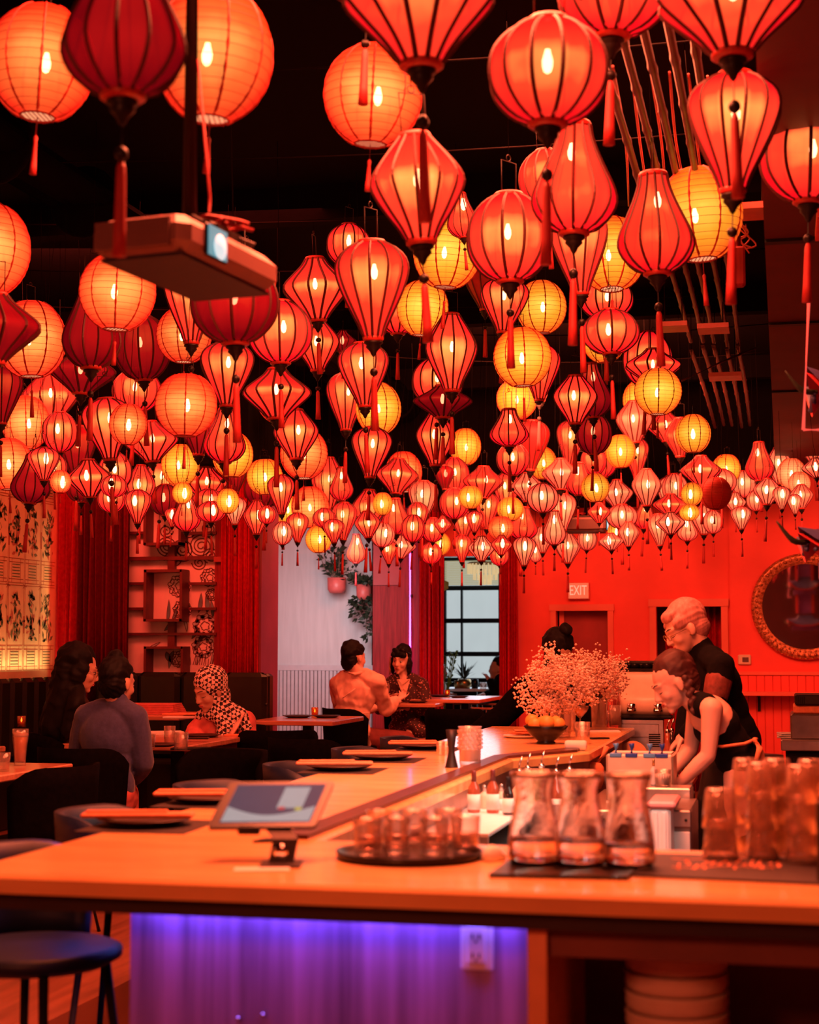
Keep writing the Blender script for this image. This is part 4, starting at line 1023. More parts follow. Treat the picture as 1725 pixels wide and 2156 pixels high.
# tray with glasses
tc = onbar(862, 1806)
t = empty('round_tray', (tc.x, tc.y, ZT), 'round black rimmed tray holding short water glasses on the bar', 'tray')
MB().lathe([(.001, .004), (.150, .004), (.160, .008), (.166, .018), (.169, .018), (.164, .002), (.150, 0), (.001, 0)], 48, (tc.x, tc.y, ZT)).build('tray_body', M['blackgloss'], t)
def tumbler_mesh(r0=.030, r1=.036, h=.085, n=28):
    mb = MB(); mb.lathe([(.001, 0), (r0*.9, 0), (r0, .004), (r0+(r1-r0)*.3, h*.3), (r1, h), (r1-.0025, h), (r0+(r1-r0)*.3-.003, h*.3), (r0-.004, .014), (.001, .012)], n, mod=lambda a, z: 1)
    return mb
proto_t = tumbler_mesh()
wat = MB(); wat.lathe([(.001, .0125), (.026, .0145), (.030, .040), (.0305, .046), (.001, .046)], 24)
g0 = None
gl_pos = [(775, 1806, 'front left'), (835, 1803, 'front, second from left'), (915, 1804, 'front, third from left'), (980, 1799, 'front right'), (800, 1786, 'back left'), (872, 1784, 'back middle'), (945, 1782, 'back right')]
for i, (px, py, w) in enumerate(gl_pos):
    c = onbar(px, py)
    if g0 is None:
        g0 = empty('tumbler_glass', (c.x, c.y, ZT+.0045)); proto_t.build('glass_wall', M['glassthin'], g0, world=False); wat.build('water', M['waterthin'], g0, world=False); g = g0
    else: g = copy_tree(g0)
    g.location = (c.x, c.y, ZT+.0045)
    tag(g, 'short clear water glass on the round tray, %s' % w, 'glass', 'water glasses on the round tray')
# crumpled napkin
c = onbar(1036, 1812); q = MB(); R4 = random.Random(4)
q.lathe([(.001, .0), (.026, 0), (.030, .008), (.018, .026), (.006, .034), (.001, .03)], 14, (c.x, c.y, ZT), mod=lambda a, z: 1+.22*math.sin(3*a+z*60)+.1*math.sin(7*a))
one('crumpled_napkin', q, M['paper'], 'crumpled white paper napkin between the tray and the carafes', 'napkin')
# black service mats
def pmat(name, pts, h, mat, label):
    q = MB(); cs = [onbar(*p) for p in pts]; q.prism([(p.x, p.y) for p in cs][::-1] if False else [(p.x, p.y) for p in cs], ZT, ZT+h); return one(name, q, mat, label, 'tray')
pmat('rectangular_tray', [(1030, 1848), (1322, 1854), (1372, 1806), (1095, 1800)], .008, M['blackgloss'], 'black rectangular tray under the three glass carafes')
pmat('bar_mat', [(1330, 1846), (1760, 1866), (1760, 1812), (1376, 1801)], .005, M['mat_rubber'], 'long black rubber bar mat with faded orange lettering under upturned glasses')
bm = bpy.data.objects['bar_mat']; R5 = random.Random(8); q = MB()
for i in range(13):
    px = 1425+i*17
    for k in range(3):
        x = px+R5.uniform(-4, 6); y = 1823+R5.uniform(-7, 9)
        a, b_ = onbar(x, y+3), onbar(x+R5.uniform(6, 12), y-R5.uniform(0, 5)); c_ = onbar(x+R5.uniform(6, 12), y+4)
        q.add([(a.x, a.y, ZT+.0055), (c_.x, c_.y, ZT+.0055), (b_.x, b_.y, ZT+.0055)], [(0, 1, 2)])
for s_ in (1812, 1830): 
    pts = [onbar(1414+k*18, s_+(math.sin(k*.7))*2) for k in range(13)]
    flat(q, lambda u, v: Vector((u, v, ZT+.0055)), [(p.x, p.y) for p in pts], .006)
q.build('faded_lettering', M['napkin'], bm)
# carafes
def carafe(px, py, label, tilt=0):
    c = onbar(px, py); s = 1.0
    t = empty('glass_carafe', (c.x, c.y, ZT+.008), label, 'carafe', 'glass carafes on the rectangular tray')
    prof = [(.050, 0), (.056, .004), (.058, .02), (.055, .06), (.047, .11), (.041, .145), (.041, .152), (.045, .175), (.052, .194)]
    rows = interp([(z, r) for r, z in prof], 26)
    outer = [(r, z) for z, r in rows]; inner = [(r-.003, max(z, .006)) for z, r in rows[::-1]]
    mb = MB(); mb.lathe([(.001, 0)]+outer+inner+[(.001, .006)], 32); mb.build('glass_body', M['glass'], t, world=False)
    lv = .055+.012*math.sin(px); mb = MB(); mb.lathe([(.001, .007)]+[(r-.0035, z) for r, z in outer if .006 < z < lv]+[(.001, lv)], 28); mb.build('water', M['water'], t, world=False)
    mb = MB(); mb.lathe([(.0515, .1925), (.0535, .1955), (.0515, .1975), (.0495, .1955)], 32, close=True); mb.build('rim', M['glassmilky'], t, world=False)
    return t
carafe(1125, 1824, 'clear glass carafe of water, nearest the round tray')
carafe(1222, 1827, 'clear glass carafe of water, middle one of three')
carafe(1325, 1829, 'clear glass carafe of water, beside the long bar mat')
# upturned stacked glasses
def upt(px, py, n, colname, r=.034, h=.082):
    c = onbar(px, py)
    for k in range(n):
        mb = MB(); R_ = r*1.12
        mb.lathe([(R_, 0), (r*.98, h*.5), (r*.86, h-.004), (r*.8, h), (.001, h), (.001, h-.010), (r*.8, h-.012), (r*.93, h*.5), (R_-.0025, 0)], 24)
        o = mb.build('upturned_glass', M['glassmilky']); o.location = (c.x, c.y, ZT+.006+k*h*.80)
        tag(o, 'upturned clear glass, %s in the %s stack' % (['bottom', 'second up', 'third up', 'fourth up'][k] if k < n-1 or n == 1 else 'topmost', colname), 'glass', 'upturned glasses stacked on the bar mat')
upt(1518, 1812, 2, 'low leftmost', .037, .086)
upt(1606, 1812, 3, 'front second'); upt(1690, 1822, 3, 'front third')
upt(1640, 1797, 3, 'back middle'); upt(1712, 1800, 3, 'back rightmost'); upt(1575, 1797, 3, 'back left')
q = MB(); c = onbar(1742, 1860); q.box((c.x+.03, c.y, ZT+.085), (.10, .03, .17), rz=.4, bev=.006); one('card_terminal', q, M['blackgloss'], 'black terminal at the far right edge of the bar', 'terminal')
# plates laid along the outer side of the bar
def setting(px, py, lab):
    c = onbar(px, py); ang = .25
    m_ = MB(); m_.box((c.x+.02, c.y-.02, ZT+.001), (.30, .32, .002), rz=.05); one('placemat', m_, M['mat_rubber'], 'black placemat ' + lab, 'placemat', 'placemats along the bar')
    t = empty('dinner_plate', (c.x, c.y, ZT+.002), 'dark round plate ' + lab, 'plate', 'plates laid along the bar')
    MB().lathe([(.001, 0), (.07, 0), (.09, .004), (.125, .016), (.128, .018), (.124, .020), (.088, .009), (.001, .006)], 40, (c.x, c.y, ZT+.002)).build('plate_body', M['plate'], t)
    q = MB(); q.box((c.x-.02, c.y+.00, ZT+.028), (.30, .07, .012), rz=ang, bev=.004); q.box((c.x-.05, c.y-.004, ZT+.037), (.22, .022, .008), rz=ang+.05, bev=.003)
    one('folded_napkin', q, M['napkin'], 'orange folded napkin resting on the plate ' + lab, 'napkin', 'napkins laid on the bar plates')
setting(305, 1738, 'nearest the front on the bar')
setting(440, 1690, 'second along the bar behind the tablet')
setting(715, 1622, 'third along the bar beyond the tablet')
setting(805, 1600, 'fourth along the bar')
setting(893, 1577, 'farthest along the bar near the candle holder')
# candle holder and jigger
c = onbar(990, 1612)
t = empty('cut_glass_holder', (c.x, c.y, ZT), 'cut-glass candle tumbler standing on the inner edge of the bar', 'candle holder')
mb = MB(); mb.lathe([(.001, 0), (.040, 0), (.043, .01), (.046, .15), (.048, .158), (.045, .158), (.042, .02), (.001, .018)], 28, (c.x, c.y, ZT)); mb.build('glass_cup', M['glassmilky'], t)
mb = MB()
for r in range(5):
    for k in range(14):
        a = 2*PI*(k+.5*(r % 2))/14; p = (c.x+.046*math.cos(a), c.y+.046*math.sin(a), ZT+.075+r*.016); mb.ell(p, (.008, .008, .008), 6, 4)
mb.build('cut_facet', M['glassmilky'], t)
MB().cyl((c.x, c.y, ZT+.018), .034, .045, 20).build('wax_candle', M['paper'], t)
c = onbar(951, 1616)
mb = MB(); mb.lathe([(.028, 0), (.026, .004), (.014, .055), (.012, .07), (.016, .10), (.023, .15), (.021, .15), (.010, .09), (.001, .075)], 20, (c.x, c.y, ZT)); one('jigger', mb, M['darkmetal'], 'dark metal hourglass jigger beside the cut-glass candle tumbler', 'jigger')
for px in (928, 940): 
    c = onbar(px, 1590); mb = MB(); mb.lathe([(.018, 0), (.020, .06), (.018, .06), (.016, .004), (.001, .004)], 16, (c.x, c.y, ZT)); one('shot_glass', mb, M['glassthin'], 'tiny clear shot glass behind the jigger, %s' % ('outer one' if px < 935 else 'nearer the jigger'), 'glass', 'shot glasses behind the jigger')
# ---------------------------------------------------------------- underbar well
t = empty('underbar_bench', (-.9, 5.4, 0), 'steel underbar bench with sinks along the inside of the bar', 'bench')
q = MB(); q.bb((-1.158, 4.0, .80), (-.74, 4.9, .86)); q.bb((-1.158, 5.5, .80), (-.74, 6.9, .86)); q.bb((-1.158, 4.9, .80), (-1.10, 5.5, .86)); q.bb((-.80, 4.9, .80), (-.74, 5.5, .86)); q.build('bench_top', M['steel'], t)
q = MB(); q.bb((-1.10, 4.9, .62), (-.80, 5.5, .63)); q.bb((-1.105, 4.9, .62), (-1.10, 5.5, .80)); q.bb((-.80, 4.9, .62), (-.795, 5.5, .80)); q.build('sink_bowl', M['steeldark'], t)
MB().bb((-1.15, 4.05, 0), (-.78, 6.85, .80)).build('cabinet', M['steeldark'], t) if False else [MB().bb((x, y, 0), (x+.03, y+.03, .80)).build('leg', M['steel'], t) for x in (-1.14, -.78) for y in (4.02, 6.84)]
q = MB()
for k in range(26): q.bb((-.745, 4.05+k*.032, .862), (-.79, 4.066+k*.032, .866))
q.build('drain_ridge', M['chrome'], t)
t = empty('bottle_shelf', (-1.05, 5.95, .95), 'white shelf fixed inside the bar holding small bottles', 'shelf')
MB().bb((-1.16, 5.15, .945), (-.93, 6.45, .955)).build('shelf_board', M['white'], t)
for y in (5.25, 6.3): MB().bb((-1.16, y, .86), (-.95, y+.015, .945)).build('bracket', M['steel'], t)
def bottle(name, px, Y, h, r, mat, label, cap='black', lbl=True, X=-1.03, z=.955, spout=False, group=None):
    a = PY(px, 1650, Y); x = a.x
    t = empty(name, (x, Y, z), label, 'bottle', group)
    MB().lathe([(.001, 0), (r*.92, 0), (r, .006), (r, h*.52), (r*.85, h*.62), (r*.36, h*.74), (r*.34, h*.94), (r*.3, h*.94), (.001, h*.94)], 20, (x, Y, z)).build('bottle_body', M[mat], t)
    if lbl: MB().lathe([(r+.0008, h*.08), (r+.0008, h*.44)], 20, (x, Y, z)).build('paper_label', M['paper'], t)
    if spout:
        q = MB(); q.lathe([(r*.38, 0), (r*.40, .012), (r*.2, .018)], 12, (x, Y, z+h*.92)); q.tube([(x, Y, z+h*.92+.01), (x, Y, z+h*.92+.035), (x+.012, Y, z+h*.92+.065)], [.005, .004, .003], 6); q.build('pour_spout', M['chrome'], t)
    else: MB().lathe([(r*.40, 0), (r*.40, h*.24), (r*.3, h*.26)], 14, (x, Y, z+h*.74)).build('bottle_cap', M[cap], t)
M['brownglass'] = pm('brown_bottle_glass', (.30, .085, .045), .15, var=.1, coat=.5)
M['greenglass'] = pm('green_bottle_glass', (.05, .12, .02), .12, var=.2, coat=.6)
M['darkglass'] = pm('dark_bottle_glass', (.03, .02, .02), .12, var=.2, coat=.6)
M['darkred'] = pm('cap_dark_red', (.12, .02, .02), .4)
bottle('bitters_bottle', 998, 5.80, .150, .023, 'brownglass', 'brown bitters bottle with white label, leftmost on the white shelf', 'darkred')
bottle('bitters_bottle', 1038, 5.80, .155, .023, 'brownglass', 'brown bitters bottle with white label, between two pale jars', 'darkred')
bottle('glass_jar', 1020, 5.95, .085, .018, 'cream', 'short pale jar between the two brown bitters bottles', 'steel', False)
bottle('glass_jar', 1056, 5.90, .095, .016, 'cream', 'slim pale jar right of the second bitters bottle', 'steel', True)
bottle('bitters_bottle', 1070, 5.74, .135, .020, 'darkglass', 'black bottle with pale label, rightmost on the white shelf', 'black')
# pour-spout bottles standing behind the carafes
t = empty('speed_rail', (-.5, 6.4, .8), 'steel speed rail rack holding pour-spout bottles', 'rack')
a, b_ = PY(1080, 1650, 6.32).x, PY(1215, 1650, 6.32).x
MB().bb((a, 6.22, .86), (b_, 6.44, .875)).build('rail_floor', M['steel'], t); MB().bb((a, 6.215, .875), (b_, 6.22, .95)).build('rail_front', M['steel'], t)
for x in (a+.01, b_-.03): MB().bb((x, 6.3, 0), (x+.02, 6.34, .86)).build('leg', M['steel'], t)
for i, (px, m_, lb) in enumerate([(1094, 'cream', 'pale syrup bottle with steel pour spout, leftmost on the speed rail'), (1112, 'cream', 'pale syrup bottle with pour spout, second on the speed rail'), (1141, 'greenglass', 'green glass bottle with pour spout on the speed rail'), (1172, 'brownglass', 'amber bottle with pour spout, fourth on the speed rail'), (1200, 'darkglass', 'dark bottle with pour spout at the right of the speed rail')]):
    bottle('liquor_bottle', px, 6.30+.03*(i % 2), .20+.012*(i % 3), .030, m_, lb, spout=True, lbl=(i in (3,)), z=.875, group='pour-spout bottles')
M['pinklid'] = pm('pink_plastic_lid', (.75, .30, .30), .4, var=.05)
# white bin and drawer unit right of the carafes
def boxthing(name, px0, px1, Y, depth, z0, z1, mat, label, cat, bev=.006):
    a = PY(px0, 1700, Y).x; b = PY(px1, 1700, Y).x
    t = empty(name, ((a+b)/2, Y+depth/2, z0), label, cat)
    return t, a, b
t, a, b = boxthing('ice_bin', 1366, 1412, 6.1, .5, 0, .98, None, 'tall white plastic bin with pink lid beside the bending bartender', 'bin')
MB().bb((a, 6.1, 0), (b, 6.6, .955), bev=.01).build('bin_body', M['white'], t); MB().bb((a-.005, 6.09, .955), (b+.02, 6.40, .98), bev=.008).build('bin_lid', M['pinklid'], t); MB().bb((a+.02, 6.092, .3), (a+.032, 6.1, .94)).build('rib', M['white'], t); MB().bb((b-.03, 6.092, .3), (b-.018, 6.1, .94)).build('rib', M['white'], t)
t, a, b = boxthing('drawer_unit', 1413, 1456, 6.3, .5, 0, .9, None, 'grey steel drawer unit right of the white bin', 'drawer unit')
MB().bb((a, 6.3, 0), (b, 6.8, .93), bev=.006).build('body', M['steeldark'], t)
for k in range(3): MB().bb((a+.006, 6.29, .66+k*-.22), (b-.006, 6.30, .85+k*-.22), bev=.003).build('drawer', M['white'], t)
MB().bb((a+.004, 6.288, .87), (b-.004, 6.30, .925)).build('steel_face', M['steel'], t); MB().ell((b-.02, 6.284, .895), (.006, .006, .006), 8, 5).build('knob', M['black'], t)
# work counter in front of the bartenders, with tub and clips
t = empty('prep_counter', (-.2, 7.4, 0), 'steel prep counter beyond the carafes where the bartenders work', 'counter')
a, b = PY(1215, 1620, 6.75).x, PY(1452, 1620, 7.3).x
MB().bb((a, 6.75, .84), (b, 7.75, .88), bev=.006).build('counter_top', M['steel'], t)
for x, y in ((a+.03, 6.8), (b-.06, 6.8), (a+.03, 7.7), (b-.06, 7.7)): MB().bb((x, y, 0), (x+.03, y+.03, .84)).build('leg', M['steel'], t)
ta, tb = PY(1276, 1600, 7.05).x, PY(1418, 1600, 7.05).x
zc_ = PY(1350, 1588, 7.05).z
t = empty('ingredient_tub', ((ta+tb)/2, 7.15, .88), 'pale rounded-corner garnish tub on the prep counter with blue clips on its rim', 'tub')
q = MB(); q.bb((ta, 7.05, .88), (tb, 7.07, zc_), bev=.008); q.bb((ta, 7.28, .88), (tb, 7.30, zc_), bev=.008); q.bb((ta, 7.05, .88), (ta+.02, 7.30, zc_), bev=.008); q.bb((tb-.02, 7.05, .88), (tb, 7.30, zc_), bev=.008); q.bb((ta, 7.05, .88), (tb, 7.30, .89)); q.build('tub_body', M['cream'], t)
M['clipblue'] = pm('blue_plastic', (.02, .07, .42), .35, var=.1); M['cliplight'] = pm('light_blue_plastic', (.10, .32, .72), .35, var=.1)
for i, (px, mm) in enumerate([(1297, 'cliplight'), (1330, 'clipblue'), (1368, 'cliplight'), (1394, 'clipblue')]):
    x = PY(px, 1590, 7.06).x; t = empty('bag_clip', (x, 7.055, zc_), '%s bag clip on the tub rim, %s' % ('light blue' if mm == 'cliplight' else 'dark blue', 'left one' if i < 2 else 'right one'), 'clip', 'bag clips on the tub rim')
    MB().bb((x-.026, 7.045, zc_-.014), (x+.026, 7.08, zc_+.004), bev=.003).build('jaw', M[mm], t)
    q = MB(); q.tube([(x, 7.055, zc_+.0), (x+.003, 7.055, zc_+.028), (x+.001, 7.055, zc_+.045)], [.008, .009, .013], 8); q.build('grip', M[mm], t)
# citrus, mug and small jars on the prep counter
def rest(px, py, z): return PZ(px, py, z)
c = rest(1292, 1634, .88); t = empty('orange_fruit', (c.x, c.y, .88), 'whole orange on the prep counter in front of the pale tub', 'fruit'); MB().ell((c.x, c.y, .915), (.036, .036, .034), 20, 14).build('peel', M['orangefruit'], t); MB().ell((c.x+.01, c.y-.01, .949), (.004, .004, .003), 6, 4).build('stem_scar', M['leaf'], t)
c = rest(1388, 1668, .88)
def cocktail(px, z, Y, label, contents='foam'):
    x = PY(px, 1640, Y).x; t = empty('cocktail_glass', (x, Y, z), label, 'glass')
    MB().lathe([(.001, 0), (.032, 0), (.036, .07), (.034, .07), (.030, .006), (.001, .006)], 20, (x, Y, z)).build('glass_wall', M['glassthin'], t)
    MB().lathe([(.001, .006), (.029, .007), (.033, .05), (.001, .056)], 18, (x, Y, z)).build('drink', M[contents], t)
cocktail(1396, .965, 6.95, 'short glass of pale foamy drink under the bending bartender hands', 'paper')
cx_ = PY(1392, 1640, 6.95).x
t = empty('serving_block', (cx_, 6.95, .88), 'small steel block under the pale drink', 'block'); MB().bb((cx_-.10, 6.86, .88), (cx_+.13, 7.04, .965), bev=.006).build('block_body', M['steel'], t)
bottle('dropper_bottle', 1377, 6.98, .11, .014, 'white', 'small dropper bottle with gold cap near the bartender hands', 'brass', False, z=.965)
# knock box / muddler shapes near carafes
for px, py, r, m_, lb in [(1235, 1640, .05, 'napkin', 'rose ceramic pot with handle behind the middle carafe')]:
    c = rest(px, py+20, .88); t = empty('ceramic_pot', (c.x, c.y, .88), lb, 'pot')
    MB().lathe([(.001, 0), (.07, 0), (.085, .04), (.085, .10), (.07, .12), (.05, .125), (.001, .125)], 24, (c.x, c.y, .88)).build('pot_body', M[m_], t)
    MB().tube([(c.x+.05, c.y, 1.0), (c.x+.085, c.y, 1.04), (c.x+.10, c.y, 1.08)], [.014, .012, .014], 8).build('pot_handle', M[m_], t)
# ================================================================ far end of the bar
def orange_at(c, r, lab):
    t = empty('orange_fruit', (c[0], c[1], c[2]-r), lab, 'fruit', 'oranges in the black bowl')
    MB().ell(c, (r, r, r*.93), 18, 12).build('peel', M['orangefruit'], t); MB().ell((c[0]+.012, c[1]-.008, c[2]+r*.9), (.003, .003, .003), 6, 4).build('stem_scar', M['leaf'], t)
c = onbar(1150, 1566); bx0, by0 = c.x, c.y
t = empty('fruit_bowl', (bx0, by0, ZT), 'wide black footed bowl piled with oranges on the bar', 'bowl')
MB().lathe([(.001, 0), (.045, 0), (.048, .008), (.04, .014), (.085, .05), (.112, .088), (.109, .09), (.08, .058), (.03, .024), (.001, .022)], 36, (bx0, by0, ZT)).build('bowl_body', M['blackgloss'], t)
for i, (dx, dy, dz, lb) in enumerate([(-.050, -.03, .085, 'left front'), (.012, -.045, .094, 'centre front, largest'), (.064, -.02, .088, 'right front'), (-.02, .045, .090, 'back left'), (.045, .05, .092, 'back right'), (-.072, .02, .10, 'far left'), (.0, .0, .135, 'on top')]):
    if i == 6: continue
    orange_at((bx0+dx, by0+dy, ZT+dz+.012), .036 + (.004 if i == 1 else 0), 'orange in the black bowl, ' + lb)
# vases of dried baby's breath
def bouquet(name, px, py, d, rx, rz_, label, R, n=520, vase=None):
    base = onbar(px, py); t = empty(name, (base.x, base.y, ZT), label, 'flowers')
    top = PD(*vase, d)
    st = MB(); fl = MB()
    vz = .19
    MB().lathe([(.001, 0), (.040, 0), (.044, .01), (.050, vz), (.047, vz), (.040, .014), (.001, .012)], 20, (base.x, base.y, ZT)).build('vase', M['glassmilky'], t)
    neck = Vector((base.x, base.y, ZT+vz*.9))
    cen = Vector(top)
    tips = []
    for k in range(46):
        a = R.uniform(0, 2*PI); q = math.sqrt(R.random())
        tip = cen + RV*(rx*q*math.cos(a)) + Vector((0, 0, rz_*q*math.sin(a))) + Vector((0, 1, 0))*R.uniform(-.12, .12)
        mid = neck.lerp(tip, .5) + Vector((R.uniform(-.02, .02), R.uniform(-.02, .02), -.015))
        st.tube([Vector((base.x+R.uniform(-.02, .02), base.y, ZT+.03)), neck, mid, tip], [.0022, .002, .0015, .001], 3, caps=False)
        tips.append((mid, tip))
    for k in range(n):
        m_, tp = R.choice(tips); u = R.uniform(.45, 1.12)
        p = m_.lerp(tp, u) + Vector((R.gauss(0, .022), R.gauss(0, .022), R.gauss(0, .022)))
        r = R.uniform(.0045, .0085)
        v = [p+Vector((r, 0, 0)), p+Vector((0, r, 0)), p-Vector((r, 0, 0)), p-Vector((0, r, 0)), p+Vector((0, 0, r)), p-Vector((0, 0, r))]
        fl.add(v, [(0, 1, 4), (1, 2, 4), (2, 3, 4), (3, 0, 4), (1, 0, 5), (2, 1, 5), (3, 2, 5), (0, 3, 5)])
    st.build('flower_stem', M['twig'], t); tag(fl.build('blossom', M['blossom'], t), kind='stuff')
RB = random.Random(21)
bouquet('dried_flower_bouquet', 1185, 1552, 8.4, .20, .16, 'large loose bouquet of dried white baby\'s breath hiding a seated guest', RB, 2600, (1163, 1430))
bouquet('dried_flower_bouquet', 1262, 1536, 9.2, .17, .14, 'bushy bouquet of dried white baby\'s breath beside the coffee machine', RB, 2200, (1258, 1418))
# glasses on the far bar
def glassy(name, px, py, prof, mat, label, drink=None, extra=None, cat='glass'):
    c = onbar(px, py); t = empty(name, (c.x, c.y, ZT), label, cat)
    MB().lathe(prof, 22, (c.x, c.y, ZT)).build('glass_wall', M[mat], t)
    if drink: MB().lathe(drink, 18, (c.x, c.y, ZT)).build('drink', M['beer' if extra is None else extra], t)
    return t, c
glassy('tumbler_glass', 1227, 1567, [(.001, 0), (.034, 0), (.040, .11), (.038, .11), (.032, .01), (.001, .01)], 'glassthin', 'clear tumbler of iced water right of the orange bowl', [(.001, .01), (.031, .011), (.036, .06), (.001, .064)], 'waterthin')
glassy('tumbler_glass', 1286, 1525, [(.001, 0), (.036, 0), (.040, .085), (.038, .085), (.034, .01), (.001, .01)], 'glassthin', 'short clear tumbler at the end corner of the bar', [(.001, .01), (.033, .011), (.036, .045), (.001, .05)], 'waterthin')
glassy('highball_glass', 1200, 1540, [(.001, 0), (.030, 0), (.040, .15), (.038, .15), (.028, .01), (.001, .01)], 'glassmilky', 'tall clear glass standing behind the orange bowl')
t, c = glassy('coupe_glass', 1222, 1540, [(.001, 0), (.034, 0), (.033, .003), (.004, .01), (.004, .075), (.018, .088), (.042, .115), (.052, .145), (.050, .145), (.040, .118), (.001, .085)], 'glassthin', 'coupe cocktail glass with orange drink between the flower vases', [(.001, .086), (.016, .090), (.040, .118), (.046, .134), (.001, .134)], 'beer')
t, c = glassy('straw_glass', 1296, 1530, [(.001, 0), (.036, 0), (.038, .13), (.036, .13), (.034, .01), (.001, .01)], 'glassmilky', 'glass packed with red drinking straws beside the coffee machine', cat='straw holder')
RS = random.Random(5)
for k in range(14):
    a = RS.uniform(0, 2*PI); r = RS.uniform(.005, .026)
    MB().tube([(c.x+r*math.cos(a), c.y+r*math.sin(a), ZT+.012), (c.x+r*1.35*math.cos(a), c.y+r*1.35*math.sin(a), ZT+.235)], .0035, 6).build('straw', M['terracotta'], t)
c = onbar(1160, 1553)
q = MB(); c = onbar(1100, 1553); q.lathe([(.001, 0), (.08, 0), (.105, .012), (.10, .015), (.001, .008)], 28, (c.x, c.y, ZT)); one('saucer_plate', q, M['cream'], 'pale saucer left of the orange bowl', 'plate')
q = MB()
for k in range(8): q.box((c.x+.02*math.cos(k*2.1), c.y+.02*math.sin(k*1.3), ZT+.017+.003*k), (.10, .06, .004), rz=k*.7)
one('paper_napkins', q, M['napkin'], 'small heap of folded orange paper napkins on the pale saucer', 'napkin')
q = MB(); q.tube([(c.x+.03, c.y, ZT+.03), (c.x+.032, c.y, ZT+.20)], .0035, 6); q.box((c.x+.032, c.y, ZT+.018), (.03, .03, .034)); one('receipt_spike', q, M['darkmetal'], 'thin upright receipt spike beside the saucer', 'spike')
c = onbar(1180, 1583); q = MB(); q.lathe([(.02, -.05), (.024, -.04), (.024, .04), (.02, .05)], 12, (c.x+.06, c.y+.1, ZT+.024), Matrix.Rotation(PI/2, 3, 'Y')); one('rolled_towel', q, M['paper'], 'small rolled hand towel right of the orange bowl', 'towel')
c = onbar(1262, 1556); q = MB(); q.box((c.x, c.y, ZT+.004), (.10, .05, .008), rz=.6, bev=.002); one('phone', q, M['blackgloss'], 'black phone lying on the bar between tumblers', 'phone')
c = onbar(1268, 1540); q = MB(); q.box((c.x, c.y, ZT+.003), (.20, .14, .006), rz=.2, bev=.002); one('menu_card', q, M['paper'], 'menu card lying flat near the end of the bar', 'menu')
# coffee machine on its steel cabinet
Ym = 9.95
def cx_at(px, Y=Ym): return PY(px, 1480, Y).x
def cz_at(py, Y=Ym, px=1350): return PY(px, py, Y).z
a, b = cx_at(1322), cx_at(1398)
t = empty('undercounter_cabinet', ((a+b)/2, Ym+.3, 0), 'brushed steel cabinet with vent slots under the coffee machine', 'cabinet')
MB().bb((a-.06, Ym, .05), (b, Ym+.62, cz_at(1514)), bev=.006).build('body', M['steel'], t)
MB().bb((a-.05, Ym-.008, cz_at(1552)), (b-.03, Ym, cz_at(1524)), bev=.003).build('front_plate', M['steel'], t)
for k in range(7): MB().bb((cx_at(1366), Ym-.012, cz_at(1572)+k*.012), (cx_at(1390), Ym-.001, cz_at(1572)+.006+k*.012)).build('vent_slot', M['black'], t)
for x in (a-.05, b-.04): MB().bb((x, Ym+.02, 0), (x+.03, Ym+.05, .05)).build('foot', M['black'], t)
a, b = cx_at(1296), cx_at(1412)
t = empty('coffee_machine', ((a+b)/2, Ym+.25, cz_at(1514)), 'large rounded cream espresso machine with cups on its top rail', 'coffee machine')
zb_, zm, zt2 = cz_at(1513), cz_at(1468), cz_at(1412)
Mr = Matrix.Identity(3)
prof = [(0, zb_+.02), (-.02, zb_+.05), (-.03, zb_+.10), (-.005, zb_+.145), (.03, zm+.02), (.05, zt2-.03), (.08, zt2), (.46, zt2), (.50, zt2-.04), (.50, zb_+.02)]
q = MB(); n_ = len(prof)
vs = [(a, Ym+y, z) for y, z in prof] + [(a-.0, Ym+y, z) for y, z in prof]
xs = [a, a+.012, b-.012, b]; ins = [.012, 0, 0, .012]
vs = []; cyy = sum(p[0] for p in prof)/n_; czz = sum(p[1] for p in prof)/n_
for x, i_ in zip(xs, ins): vs += [(x, Ym+cyy+(y-cyy)*(1-i_*4), czz+(z-czz)*(1-i_*4)) for y, z in prof]
fs = [tuple(range(n_)), tuple(range(4*n_-1, 3*n_-1, -1))]
for r in range(3):
    for k in range(n_): fs.append((r*n_+k, (r+1)*n_+k, (r+1)*n_+(k+1) % n_, r*n_+(k+1) % n_))
q.add(vs, fs, True); q.build('body_shell', M['cream'], t)
MB().bb((a+.02, Ym-.045, zb_+.0), (b+.01, Ym+.10, zb_+.02), bev=.005).build('drip_tray', M['black'], t)
MB().bb((a+.01, Ym+.028, zm+.012), (b-.01, Ym+.046, zm+.018)).build('trim_line', M['darkmetal'], t)
MB().bb((b-.004, Ym+.01, zb_+.03), (b+.006, Ym+.45, zt2-.04), bev=.004).build('side_panel', M['chrome'], t)
rl = MB(); rl.tube([(a-.02, Ym+.06, zt2+.035), (a+.06, Ym+.04, zt2+.05), (b-.06, Ym+.04, zt2+.05), (b+.02, Ym+.06, zt2+.035)], .010, 8); rl.tube([(a-.02, Ym+.46, zt2+.035), (b+.02, Ym+.46, zt2+.035)], .010, 8)
for x in (a+.02, b-.02): rl.tube([(x, Ym+.06, zt2), (x, Ym+.06, zt2+.05)], .007, 6)
rl.build('cup_rail', M['blackgloss'], t)
MB().bb((a, Ym+.06, zt2), (b, Ym+.46, zt2+.012)).build('cup_tray', M['black'], t)
for k in range(2):
    q = MB(); x = a+.10+k*.16; q.lathe([(.030, 0), (.032, .02), (.030, .045), (.018, .05)], 16, (x, Ym-.02, zb_+.045)); q.tube([(x, Ym-.03, zb_+.06), (x, Ym-.14, zb_+.055)], .010, 8); q.build('group_head', M['chrome'], t)
